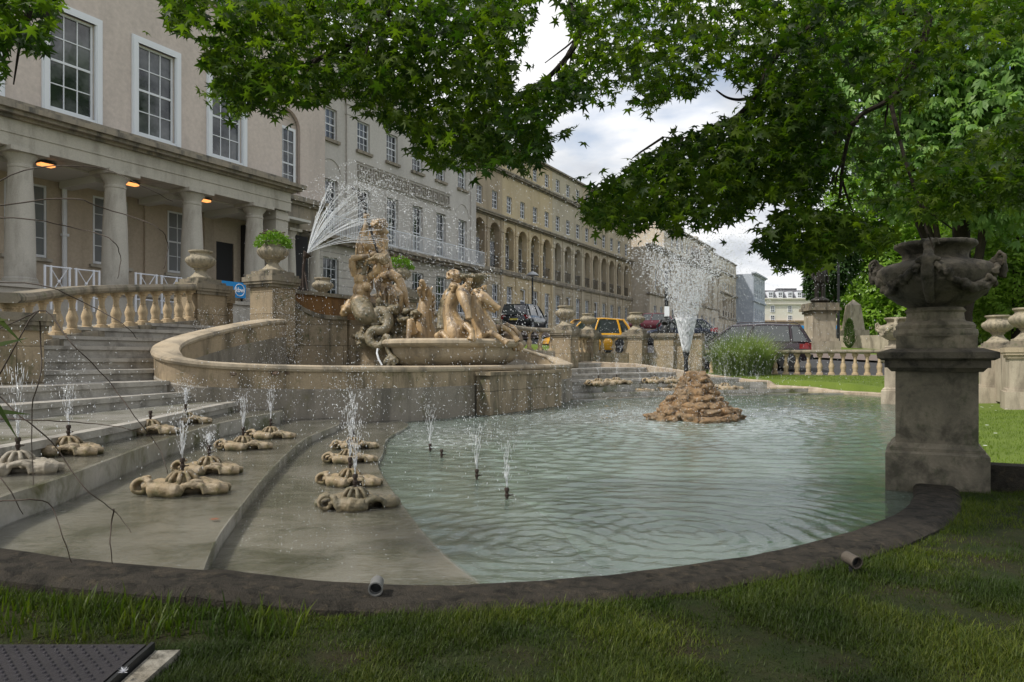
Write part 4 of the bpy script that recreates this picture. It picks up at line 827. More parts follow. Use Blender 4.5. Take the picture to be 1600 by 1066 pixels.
bpth = smooth_path([(p[0], p[1], z) for p, z in zip(balp, (1.08, 1.18, 1.38, 1.56, 1.70, 1.76))], 6)
balustrade(bpth, 'curved stone balustrade climbing the left stairs towards the plain urn', 0.335, 0.56, 0.14, -1.0, skip=0.45)
bpm = smooth_path([(25.2-p[0], p[1], z) for p, z in zip(balp, (1.22, 1.27, 1.42, 1.56, 1.70, 1.76))][::-1], 6)
balustrade(bpm, 'far curved balustrade between the horses and the yellow car', 0.335, 0.56, 0.14, -1.0, skip=0.45)
# end wall with piers beyond the pool
EW = empty('end_wall', F(23.4, 9, 0.2), 'damp stone retaining wall at the far end of the cascade, below the piers', 'wall')
b = MB(); ew = [F(20.6, 9.5, 1.2), F(22.4, 10.2, 1.2), F(24.6, 10.0, 1.2), F(25.8, 8.7, 1.2), F(26.2, 7.3, 1.2)]; b.sweep(ew, [(-0.16, -1.2), (-0.16, 0.0), (0.16, 0.0), (0.16, -1.2)]); b.build('wall_face', M['wall'], EW)
balustrade([(22.6, 10.2, 1.2), (24.4, 10.05, 1.2)], 'short balustrade in front of the yellow car, left of the middle far urn', 0.3, 0.52, 0.15, -0.05)
balustrade([(24.7, 9.95, 1.2), (25.7, 8.85, 1.2)], 'short balustrade in front of the yellow car, between the two far urn piers', 0.3, 0.52, 0.15, -0.05, skip=0.3)
for (s, m, l1, hw) in ((24.5, 10.1, 'far pier at the corner of the end wall, in front of the yellow car door', 0.3), (25.75, 8.75, 'far pier left of the black lamp post pier', 0.34)):
    pier(s, m, hw, 0.3, 1.88, l1, cap=0.07)
urn(F(24.5, 10.1, 1.88), 0.60, 'right urn of the close pair on the piers in front of the yellow car')
urn(F(25.75, 8.75, 1.88), 0.66, 'plain urn left of the black ornate lamp post')
pier(26.2, 7.75, 0.36, 0.2, 1.9, 'broad far pier carrying the black ornate lamp post', cap=0.1)
b = MB(); fb(b, 25.98, 26.35, 6.4, 8.1, 0.2, 1.78); fb(b, 25.9, 26.43, 6.4, 8.1, 1.78, 1.88); tag(b.build('panel_wall', M['wall']), 'solid stone panel wall behind the tall jet, right of the lamp post pier', 'wall')
balustrade([(26.15, 6.3, 0.46), (26.15, 3.0, 0.46), (26.15, -2.2, 0.46)], 'long low balustrade across the far lawn in front of the plum coloured car', 0.345, 0.70, 0.14, -0.5, skip=0.2, sc=1.0)
# ================================================================ GARLANDED URNS ON TALL PIERS
def displace(me, fn):
    n = len(me.vertices); co = np.empty(n*3, np.float32); no = np.empty(n*3, np.float32)
    me.vertices.foreach_get('co', co); me.vertices.foreach_get('normal', no); co = co.reshape(-1, 3)
    d = np.array([fn(Vector(p)) for p in co.tolist()], np.float32); me.vertices.foreach_set('co', (co+no.reshape(-1, 3)*d[:, None]).ravel())
def sculpt(name, mb, mat, parent, voxel=0.018, sm=3, rough=0.0, rsc=9.0, fac=0.5):
    """join overlapping volumes into one continuous carved surface"""
    tmp = mb.mesh('tmp', None, None); o = bpy.data.objects.new('tmp', tmp); col.objects.link(o)
    r = o.modifiers.new('r', 'REMESH'); r.mode = 'VOXEL'; r.voxel_size = voxel; r.use_smooth_shade = True
    s_ = o.modifiers.new('s', 'SMOOTH'); s_.iterations = sm; s_.factor = fac
    dg = bpy.context.evaluated_depsgraph_get()
    me = bpy.data.meshes.new_from_object(o.evaluated_get(dg)); bpy.data.objects.remove(o); bpy.data.meshes.remove(tmp)
    if rough:
        displace(me, lambda p: rough*(mnoise.noise(p*rsc)+0.5*mnoise.noise(p*rsc*2.3)))
    me.name = name; me.materials.clear(); me.materials.append(mat); me.polygons.foreach_set('use_smooth', [True]*len(me.polygons))
    me.transform(pmat(parent).inverted()); me.update()
    return link(name, me, parent)
bu = [(0.185, 0.0), (0.20, 0.02), (0.27, 0.05), (0.36, 0.12), (0.415, 0.20), (0.435, 0.27), (0.425, 0.31), (0.38, 0.345), (0.30, 0.365), (0.25, 0.375), (0.235, 0.39), (0.235, 0.43), (0.26, 0.46), (0.285, 0.475), (0.30, 0.49), (0.295, 0.52), (0.27, 0.52), (0.20, 0.40), (0, 0.38)]
def garland_urn(s, m, mat, pm, label, labp):
    pr = empty('stone_pier', F(s, m, -0.05), labp, 'pier', 'tall piers at the street corners of the pool', TH)
    c = (s, m)
    def sq(mb, h, a, b_, h2=None):
        h = h*0.9; h2 = h2*0.9 if h2 else None
        h2 = h2 or h; n = [(-1, -1), (1, -1), (1, 1), (-1, 1)]
        vs = [F(s+x*h, m+y*h, a) for x, y in n]+[F(s+x*h2, m+y*h2, b_) for x, y in n]
        return mb.add(vs, [(0, 3, 2, 1), (4, 5, 6, 7), (0, 1, 5, 4), (1, 2, 6, 5), (2, 3, 7, 6), (3, 0, 4, 7)])
    b = MB(); sq(b, 0.375, -1.0, 0.285); sq(b, 0.375, 0.285, 0.30, 0.355); sq(b, 0.345, 0.30, 0.325); sq(b, 0.34, 0.325, 0.36, 0.305); b.build('base', pm, pr)
    b = MB(); sq(b, 0.30, 0.34, 0.93); b.build('shaft', pm, pr)
    b = MB(); sq(b, 0.33, 0.90, 0.93, 0.36); sq(b, 0.38, 0.93, 0.985); sq(b, 0.40, 0.985, 1.0, 0.43); sq(b, 0.435, 1.0, 1.045); sq(b, 0.43, 1.045, 1.075, 0.33); b.build('cap', mat, pr)
    ur = empty('garlanded_urn', F(s, m, 1.07), label, 'urn', 'large garlanded urns on the corner piers', TH)
    b = MB(); sq(b, 0.295, 1.07, 1.17); b.lathe([(0.285, 1.165), (0.29, 1.19), (0.285, 1.22), (0.27, 1.225), (0.275, 1.25), (0.255, 1.275), (0.21, 1.285), (0.20, 1.30), (0.195, 1.35), (0.21, 1.365), (0.19, 1.39)], 40, (F(s, m, 0).x, F(s, m, 0).y, 0)); b.build('socle', pm, ur)
    Mx = Matrix.Translation(F(s, m, 1.38)) @ Matrix.Rotation(TH, 4, 'Z') @ Matrix.Diagonal((0.96, 0.96, 1, 1))
    b = MB(); b.lathe(bu, 48, (0, 0, 0), Mx)
    bowl = sculpt('urn_bowl', b, mat, ur, 0.011, 1, 0.003, 25)
    rh = random.Random(3)
    for k in range(4):      # mask handles
        a = R(-90+90*k-8); ca, sa = math.cos(a), math.sin(a)
        def q_(r, z, t=0.0): return Mx @ Vector((r*ca-t*sa, r*sa+t*ca, z))
        h = MB()
        if k % 2:       # broad leaf strap rising from the bowl to the rim
            h.tube([q_(0.27, 0.05), q_(0.38, 0.13), q_(0.44, 0.24), q_(0.43, 0.34), q_(0.36, 0.42), q_(0.32, 0.48), q_(0.295, 0.515)], [0.03, 0.04, 0.045, 0.045, 0.035, 0.036, 0.026], 10)
            h.ell(q_(0.35, 0.46), (0.042, 0.042, 0.05), seg=10); h.ell(q_(0.44, 0.30), (0.04, 0.04, 0.06), seg=10)
            for sg in (-1, 1): h.tube([q_(0.33, 0.50, sg*0.02), q_(0.35, 0.51, sg*0.05), q_(0.35, 0.46, sg*0.07)], [0.015, 0.014, 0.01], 7); h.tube([q_(0.43, 0.36, sg*0.02), q_(0.42, 0.34, sg*0.09)], [0.03, 0.015], 7)
        else:           # horned head curling out from the shoulder
            h.tube([q_(0.37, 0.31), q_(0.41, 0.35), q_(0.445, 0.34), q_(0.46, 0.28), q_(0.455, 0.22)], [0.03, 0.038, 0.042, 0.036, 0.024], 9)
            for sg in (-1, 1): h.tube([q_(0.42, 0.37, sg*0.025), q_(0.44, 0.41, sg*0.04), q_(0.475, 0.38, sg*0.06), q_(0.47, 0.32, sg*0.065), q_(0.45, 0.31, sg*0.055)], [0.018, 0.018, 0.015, 0.012, 0.008], 7)
        sculpt('handle', h, mat, ur, 0.010, 2, 0.004, 40)
    g = MB()
    for k in range(4):
        for i in range(19):
            t = i/18; a = R(-90+90*k-8+8+74*t); z = 0.31-0.15*math.sin(math.pi*t); r = float(np.interp(z, [0.05, 0.12, 0.2, 0.27, 0.31], [0.27, 0.36, 0.415, 0.435, 0.43]))
            for j in range(3):
                rr = 0.014+0.018*math.sin(math.pi*t); g.ell(Mx @ Vector((r*math.cos(a)+rh.uniform(-1, 1)*rr, r*math.sin(a)+rh.uniform(-1, 1)*rr, z+rh.uniform(-1.2, 1.2)*rr)), (0.014+rr*0.55,)*3, seg=6)
    sculpt('garland', g, mat, ur, 0.010, 1, 0.006, 60)
garland_urn(6.62, -0.18, M['dark_urn'], M['pier'], 'huge dark urn with garlands and mask handles on the nearest pier, right of the pool', 'nearest tall stone pier with stained render, standing right of the pool')
garland_urn(18.42, 0.2, M['urn'], M['pale_pier'], 'smaller looking garlanded urn half hidden behind the dark urn', 'pale tall pier half hidden behind the nearest dark pier')
# piers, urns and low walls right of the pool
for (px, Y, w_, lab, lb2) in ((1559, 15.8, 0.60, 'plain urn with a small knob on its lid, right of the nearest big urn', 'stone pier under the knobbed plain urn at the right'), (1606, 13.8, 0.62, 'plain urn cut by the right edge of the photo', 'pale stone pier cut by the right edge of the photo')):
    p = Wg(px, Y, 0); s, m = SM(p.x, p.y); pier(s, m, 0.32, 0.2, 1.2, lb2, 'pale_pier', cap=0.08, capm='coping', base=0.18)
    u_ = urn(F(s, m, 1.2), w_, lab)
    if px == 1559:
        b = MB(True); b.lathe([(0.03, 1.72), (0.04, 1.78), (0.025, 1.81), (0.05, 1.85), (0.03, 1.9), (0, 1.91)], 12, (p.x, p.y, 0)); b.build('knob', M['urn'], u_)
a_ = Wg(1556, 15.9, 0.1); c_ = Wg(1606, 13.9, 0.1); b = MB(); b.sweep([a_, c_], [(-0.12, 0), (-0.12, 0.98), (0.12, 0.98), (0.12, 0)]); tag(b.build('low_wall', M['pale_pier']), 'low pale wall joining the two plain urn piers at the right', 'wall')
b = MB(); b.box((6.40, -4.5, -0.1), (6.57, -0.50, 0.22), fn=F); tag(b.build('lawn_kerb', M['kerb']), 'low dark stone edging running right from the nearest pier', 'kerb')
# pipe stub on the pier
# ================================================================ STATUES (world positions measured at their true distance)
def P(px, py, Y=15.0): return W(px, py, Y)
K = 15.0/FPX           # metres per photo pixel at 15 m
GR = 'carved stone figures of the fountain'
rr = random.Random(4)
# rockwork below the bearded statue
rk = empty('carved_rockwork', P(610, 545, 15), 'dark carved rockwork between the bearded statue and the horses, dripping with water', 'rockwork')
b = MB()
for k in range(120):
    t = rr.random(); px = 562+t*88+rr.uniform(-8, 8); top = 462+(px-560)*0.30; py = rr.uniform(top, 538); Y = 14.75+rr.uniform(-0.35, 0.35)
    b.ell(P(px, py, Y), (rr.uniform(.06, .16), rr.uniform(.08, .16), rr.uniform(.05, .11)), seg=8)
b.ell(P(612, 520, 14.95), (0.45, 0.4, 0.32)); b.ell(P(590, 482, 15.3), (0.3, 0.35, 0.3)); b.ell(P(636, 512, 14.95), (0.25, 0.3, 0.2))
sculpt('rockwork', b, M['shell_dark'], rk, 0.022, 0, 0.05, 9)
# bearded figure, seated, holding a trident
NS = empty('sea_god_statue', P(592, 470, 15.3), 'bearded stone man with a wreath, seated on the rocks and raising a trident', 'statue', GR)
b = MB(); Y = 15.3
def tp(pts, rad, mb, n=12): mb.tube([P(*p[:2], p[2] if len(p) > 2 else Y) for p in pts], [r*K*.86 for r in rad], n)
def sp(px, py, r, Y_=None, mb=None): mb.ell(P(px, py, Y_ or Y), (r[0]*K*.92, r[1]*K, r[2]*K*.95), seg=14)
sp(593, 358, (10.5, 11, 13.5), mb=b)                                       # skull
sp(600, 362, (5, 7, 8), mb=b)                                              # face
tp([(602, 358), (606.5, 363), (603, 366)], [2, 2.4, 1.6], b, 8)            # nose
tp([(599, 353, 15.22), (604, 354, 15.3), (600, 353, 15.38)], [2, 2.2, 2], b, 8)   # brow
tp([(590, 366), (588, 384)], [8, 9.5], b)                                  # neck
tp([(598, 368), (602, 376), (601, 388), (597, 396)], [6, 7, 5.5, 2.5], b)  # beard
sp(587, 394, (15, 17, 12), mb=b); sp(592, 405, (14.5, 15, 15), mb=b); sp(594, 422, (13, 14, 12), mb=b); sp(597, 436, (14.5, 17, 11), mb=b)
sp(600, 398, (8, 9, 8), 15.2, b); sp(602, 414, (7, 10, 7), 15.25, b)
tp([(580, 390, 15.12), (574, 384, 15.05), (569, 372, 15.0)], [8, 7.5, 6.5], b)                     # raised right upper arm
tp([(569, 372, 15.0), (571, 356, 15.0), (573, 344, 15.02)], [6.5, 5.2, 4], b)                      # forearm up to the grip
sp(573, 338, (5, 5.5, 5.5), 15.02, b)
for k in range(4): tp([(568, 341-k*2.2, 14.95), (572, 342-k*2.2, 14.91), (577, 341-k*2.2, 14.96)], [1.5, 1.6, 1.3], b, 6)
tp([(600, 392, 15.5), (607, 410, 15.55), (611, 426, 15.5)], [8, 6.5, 5], b); tp([(611, 426, 15.5), (617, 432, 15.4), (622, 436, 15.3)], [5, 4.4, 3.5], b)    # left arm resting
tp([(599, 436, 15.15), (612, 430, 15.0), (624, 437, 14.95)], [12, 11, 9], b)                       # near thigh
tp([(624, 437, 14.95), (630, 455, 14.95), (634, 470, 14.98), (637, 480, 15.0)], [8.5, 8, 5.8, 4.5], b)   # near shin
tp([(636, 482, 15.0), (644, 485, 14.95), (653, 487, 14.93)], [5, 4.5, 3], b)
for k in range(4): tp([(650, 485+k*0.6, 14.97-k*0.03), (657, 487.5, 14.99-k*0.03)], [1.7, 1.2], b, 6)
tp([(598, 438, 15.4), (606, 446, 15.4), (607, 455, 15.3)], [11, 10, 8.5], b); tp([(607, 455, 15.3), (608, 470, 15.25), (612, 482, 15.2)], [8, 6.5, 4.5], b)
tp([(612, 483, 15.2), (620, 487, 15.12), (628, 488, 15.1)], [4.8, 4.2, 2.6], b)
sculpt('figure', b, M['ochre'], NS, 0.013, 2, 0.0035, 26, 0.4)
b = MB()
for k in range(46):
    a = rr.uniform(0, 6.28); e_ = rr.uniform(-0.1, 1.0); b.ell(P(592+12.5*math.cos(a)*math.cos(e_), 353-11*math.sin(e_), 15.3+0.15*math.sin(a)*math.cos(e_)), (3.2*K,)*3, seg=6)
for k in range(16): a = rr.uniform(-0.5, 2.5); b.ell(P(583-4*math.cos(a), 362+k, 15.3+rr.uniform(-.1, .1)), (3.6*K,)*3, seg=6)
sculpt('hair_wreath', b, M['ochre'], NS, 0.016, 1, 0.01, 25)
b = MB()      # cloak behind the shoulder and over the lap
for k in range(9):
    x = 556+k*3.0; b.tube([P(566+k*2, 356+k*2.5, 15.2), P(x+2+2*math.sin(k), 382, 15.2), P(x-1+2*math.cos(k), 410, 15.25), P(x+1, 452, 15.3)], [1.5*K, 2.4*K, 2.8*K, 2.4*K], 8)
for k in range(10):
    x = 590+k*4.0; b.tube([P(x-4, 436+k*1.4, 15.15-0.02*k), P(x+1+3*math.sin(k*1.7), 460, 14.95-.02*k), P(x+4+4*math.cos(k), 488+k*0.6, 14.9)], [2.4*K, 2.2*K, 1.7*K], 8)
b.ell(P(572, 405, 15.35), (8*K, 10*K, 30*K)); b.ell(P(606, 462, 15.3), (14*K, 10*K, 22*K))
sculpt('drapery', b, M['ochre'], NS, 0.013, 1, 0.006, 20)
b = MB(True); b.tube([P(590, 396, 14.92), P(573, 338, 14.93), P(564, 308, 14.94)], 1.9*K, 8)
for dx, dy in ((-6, -3), (0, 0), (5, 2)): b.tube([P(567, 316, 14.94), P(563.5+dx*0.6, 308+dy, 14.94+dx*0.01), P(557+dx, 294+dy, 14.94+dx*0.02)], [1.5*K, 1.4*K, 0.5*K], 6); b.ell(P(557.5+dx, 297+dy, 14.94+dx*0.02), (1.8*K, 1.8*K, 3*K), seg=6)
b.build('trident', M['bronze'], NS)
# sea-man blowing a conch, with coiling fish tail
def tail(pts, rad, mb):
    sm = smooth_path([(p[0], p[1], p[2], r) for p, r in zip(pts, rad)], 6); mb.tube([P(p[0], p[1], p[2]) for p in sm], [p[3]*K for p in sm], 14)
T1 = empty('merman_statue', P(572, 560, 14.5), 'stone merman blowing a conch below the bearded man, his fish tail coiling down the plinth', 'statue', GR)
b = MB(); Y = 14.75
sp(566, 438, (14, 15, 13), mb=b); sp(566, 454, (16, 15, 16), mb=b); sp(563, 470, (17, 16, 13), mb=b); sp(573, 448, (8, 8, 8), 14.6, b)
tp([(566, 428), (570, 416)], [9, 8], b); sp(572, 410, (9, 10, 10), mb=b)
tp([(556, 430, 14.75), (551, 416, 14.65), (550, 404, 14.6)], [8, 7, 6], b); tp([(550, 404, 14.6), (562, 402, 14.55), (578, 400, 14.5)], [6, 5, 4], b); sp(582, 398, (5, 5, 4), 14.5, b)
for k in range(4): tp([(581, 394+k*2, 14.48), (587, 394+k*2.2, 14.46), (589, 397+k*2, 14.5)], [1.6, 1.6, 1.2], b, 6)
tp([(580, 432, 14.7), (590, 424, 14.6), (595, 410, 14.55)], [7.5, 6.5, 5], b); sp(596, 405, (5, 5, 6), 14.55, b)
sculpt('torso', b, M['ochre'], T1, 0.013, 2, 0.0035, 26, 0.4)
b = MB(); tp([(576, 406, 14.5), (588, 402, 14.48), (600, 404, 14.48), (603, 412, 14.5)], [3, 6.5, 10.5, 8], b); tp([(596, 397, 14.5), (604, 405, 14.5)], [4, 7], b); sculpt('conch', b, M['shell'], T1, 0.016, 1, 0.02, 14)
b = MB()
for k in range(60):
    a, e_ = rr.uniform(0, 6.28), rr.uniform(-1.2, 1.2); b.ell(P(566+15*math.cos(a)*math.cos(e_), 418+13*math.sin(e_), 14.78+0.14*math.sin(a)), (rr.uniform(2.5, 4.5)*K,)*3, seg=6)
sculpt('hair', b, M['shell_dark'], T1, 0.016, 1, 0.012, 22)
b = MB(); tail([(562, 474, 14.75), (567, 484, 14.55), (572, 493, 14.4), (584, 497, 14.45), (593, 486, 14.5), (604, 490, 14.45), (607, 504, 14.4), (600, 516, 14.3), (585, 516, 14.3), (577, 524, 14.3), (580, 536, 14.25), (592, 541, 14.2), (600, 534, 14.2), (603, 526, 14.15), (609, 532, 14.1), (606, 545, 14.1), (611, 556, 14.05)],
     [15, 16.5, 15, 10.5, 8, 7.8, 8, 7.6, 7.2, 7.2, 6.8, 6.2, 5.4, 4.8, 4.4, 4, 3.5], b)
for (dx, dy) in ((-9, 14), (-3, 17), (4, 16), (9, 11)): b.tube([P(611, 556, 14.05), P(611+dx*0.7, 556+dy*0.5, 14.0), P(611+dx*1.4, 556+dy, 13.98)], [4*K, 4.5*K, 2.5*K], 8)
sculpt('fish_tail', b, M['shell_dark'], T1, 0.014, 1, 0.006, 22)
b = MB(); b.ell(P(556, 482, 14.9), (24*K, 18*K, 9*K)); b.tube([P(548, 470, 14.9), P(538, 488, 14.8), P(532, 493, 14.8)], [6*K, 7*K, 4*K], 8); b.tube([P(560, 470, 14.9), P(590, 478, 15), P(604, 486, 15)], [14*K, 14*K, 10*K], 8); sculpt('rock_seat', b, M['ochre'], T1, 0.025, 1, 0.02, 10)
# seahorses
def horse(name_label, parts, legs, mane=None, fin=None):
    r = empty('seahorse_statue', P(parts[0][0][0][0], 535, parts[0][0][0][2]), name_label, 'statue', GR)
    b = MB()
    for pts, rad in parts:
        sm = smooth_path([(p[0], p[1], p[2], q) for p, q in zip(pts, rad)], 5); b.tube([P(p[0], p[1], p[2]) for p in sm], [p[3]*K for p in sm], 14)
    for pts, rad in legs:
        b.tube([P(*p) for p in pts], [q*K*.84 for q in rad], 10); [b.ell(P(*p), (q*K*.86,)*3, seg=8) for p, q in zip(pts[1:-1], rad[1:-1])]
    sculpt('body', b, M['ochre'], r, 0.0125, 1, 0.0025, 26, 0.4)
    if mane:
        b = MB()
        for (x, y, Y_, n_, sx_, sy_) in mane:
            for k in range(n_): x2, y2 = x+rr.uniform(-sx_, sx_), y+rr.uniform(-sy_, sy_); b.tube([P(x2, y2, Y_+rr.uniform(-.06, .06)), P(x2+rr.uniform(-6, 4), y2+rr.uniform(2, 8), Y_+rr.uniform(-.08, .08))], [3.8*K, 2.2*K], 6)
        sculpt('mane', b, M['ochre'], r, 0.011, 0, 0.006, 30)
    return r
horse('leftmost rearing stone horse, head thrown back, seen from the front with its muzzle up',
      [([(662, 536, 14.7), (663, 516, 14.65), (663, 496, 14.6), (664, 478, 14.6), (666, 463, 14.65)], [20, 18, 13.5, 10.5, 9.5]),
       ([(668, 463, 14.65), (665, 455, 14.55), (661, 447, 14.42), (659, 441, 14.32)], [9, 8.6, 6, 4.6]),
       ([(659, 441, 14.32), (660, 437, 14.3)], [4.4, 3]), ([(663, 464, 14.5), (657, 458, 14.4), (655, 450, 14.32)], [6.5, 4.6, 3.4]),
       ([(672, 456, 14.72), (676, 448, 14.74)], [3, 1.3])],
      [([(646, 520, 14.4), (641, 500, 14.25)], [9, 6.5]), ([(641, 500, 14.25), (639, 520, 14.15), (638, 532, 14.1)], [6, 5, 5]), ([(638, 532, 14.1), (637, 545, 14.05)], [5, 7.5])],
      [(675, 462, 14.72, 14, 2, 8), (676, 482, 14.72, 14, 2, 12)])
horse('middle rearing stone horse with bowed head and both forelegs hooked over the dish rim',
      [([(712, 538, 14.15), (713, 520, 14.12), (707, 502, 14.2), (703, 484, 14.22), (707, 466, 14.18), (716, 456, 14.1)], [22, 20, 14.5, 11, 9, 8]),
       ([(719, 453, 14.05), (725, 464, 13.88), (729, 479, 13.76), (732, 492, 13.7), (733, 499, 13.68)], [7.5, 10, 7, 5, 5.2]),
       ([(713, 452, 14.08), (711, 444, 14.06)], [3.2, 1.2]), ([(725, 451, 14.06), (728, 444, 14.04)], [3.2, 1.2])],
      [([(700, 528, 14.05), (684, 525, 13.85), (691, 520, 13.75)], [10, 6.5, 6]), ([(691, 520, 13.75), (700, 530, 13.65), (702, 538, 13.62)], [5.5, 4.6, 4.4]), ([(702, 538, 13.62), (702, 546, 13.6)], [4.8, 6.8]),
       ([(722, 520, 13.95), (727, 507, 13.7)], [9, 6.2]), ([(727, 507, 13.7), (737, 518, 13.55), (738, 526, 13.52)], [6, 5.6, 5]), ([(738, 524, 13.52), (736, 532, 13.5)], [5.5, 8])],
      [(718, 448, 14.02, 26, 12, 5), (698, 474, 14.25, 18, 3, 14)])
horse('right stone horse with arched neck and head stretched to the right, mouth open',
      [([(756, 538, 14.2), (758, 520, 14.2), (752, 502, 14.2), (745, 484, 14.2), (745, 470, 14.2), (751, 462, 14.2)], [22, 19.5, 15.5, 12.5, 10.5, 8.5]),
       ([(750, 463, 14.18), (757, 468, 14.14), (767, 474, 14.12), (776, 480, 14.12), (781, 483, 14.12)], [9, 9.6, 6.4, 4.6, 4.4]),
       ([(757, 474, 14.18), (766, 482, 14.16), (774, 488, 14.16)], [6, 3.8, 2.2]), ([(752, 459, 14.15), (753, 452, 14.14)], [3, 1.2])],
      [([(752, 530, 14.0), (765, 519, 13.85)], [8, 6]), ([(765, 519, 13.85), (780, 527, 13.8), (786, 532, 13.78)], [5.4, 4.4, 4.2]), ([(786, 531, 13.78), (793, 537, 13.76)], [5, 7]),
       ([(765, 524, 14.2), (780, 509, 14.25)], [7, 5]), ([(780, 509, 14.25), (795, 516, 14.3), (804, 526, 14.3)], [5, 4.6, 4.4]), ([(804, 526, 14.3), (810, 533, 14.3)], [5, 7])],
      [(744, 457, 14.2, 18, 5, 5), (734, 474, 14.2, 20, 3, 14)])
horse('rightmost sea beast, only its arched forelegs and rump showing at the dish edge',
      [([(790, 536, 14.6), (800, 526, 14.65), (806, 534, 14.6)], [15, 12, 11]), ([(806, 540, 14.5), (816, 545, 14.45)], [9, 6])],
      [([(780, 520, 14.5), (790, 507, 14.4)], [6, 4.6]), ([(790, 507, 14.4), (803, 513, 14.35), (812, 524, 14.3)], [4.6, 4.2, 3.8]), ([(812, 524, 14.3), (813, 534, 14.3)], [4, 6])])
T2 = empty('merman_statue', P(708, 520, 14.6), 'stone merman with curly hair holding up a wide shell behind the middle horse', 'statue', GR)
b = MB(); Y = 14.5
sp(705, 466, (15, 14, 17), mb=b); sp(703, 488, (14, 14, 16), mb=b); tp([(708, 452), (710, 442)], [8, 7], b); sp(712, 434, (8.5, 9.5, 10.5), mb=b); sp(718, 437, (4.5, 6, 6), mb=b)
tp([(716, 456, 14.4), (728, 455, 14.3), (735, 448, 14.25)], [8, 6, 4.5], b); sp(733, 442, (4.5, 4.5, 5.5), 14.25, b)
for k in range(4): tp([(730+k*2.4, 442, 14.22), (728.5+k*3.2, 434, 14.2)], [1.5, 1.1], b, 6)
tp([(714, 462, 14.5), (734, 462, 14.4), (752, 452, 14.3)], [8.5, 6.5, 4.6], b); sp(756, 449, (5, 4.5, 4), 14.3, b)
for k in range(4): tp([(757, 446+k*2, 14.28), (761, 446+k*2.2, 14.26)], [1.5, 1.1], b, 6)
sculpt('torso', b, M['ochre'], T2, 0.013, 1, 0.003, 26, 0.4)
b = MB()
for k in range(60): a, e_ = rr.uniform(0, 6.28), rr.uniform(-0.5, 1.4); b.ell(P(709+10.5*math.cos(a)*math.cos(e_), 431-8*math.sin(e_), 14.52+0.13*math.sin(a)*math.cos(e_)), (2.7*K,)*3, seg=6)
sculpt('hair', b, M['ochre'], T2, 0.014, 1, 0.01, 30)
b = MB()
for k in range(26):       # ribbed shell held overhead
    a = 2*math.pi*k/26; ca, sa = math.cos(a), math.sin(a); w_ = 1+0.06*math.sin(k*2.4)
    b.tube([P(741, 450, 14.5), P(741+11*ca, 444-3*abs(ca), 14.5+0.12*sa), P(741+20*ca*w_, 433, 14.5+0.26*sa), P(741+22.5*ca*w_, 429+1.5*math.sin(k*2.4), 14.5+0.3*sa)], [3*K, 3.2*K, 3.2*K, 2.2*K], 6)
sculpt('shell_dish', b, M['shell_dark'], T2, 0.016, 1, 0.006, 20)
b = MB()
for k in range(8): b.tube([P(702+k*0.4, 448+k, 14.4), P(698-k*1.1, 468, 14.35+0.03*k), P(695-k*1.4+2*math.sin(k*2), 490, 14.3+0.03*k), P(693-k*1.2, 514, 14.3)], [2*K, 2.6*K, 2.8*K, 2.4*K], 8)
sculpt('cloak', b, M['shell_dark'], T2, 0.018, 1, 0.008, 16)
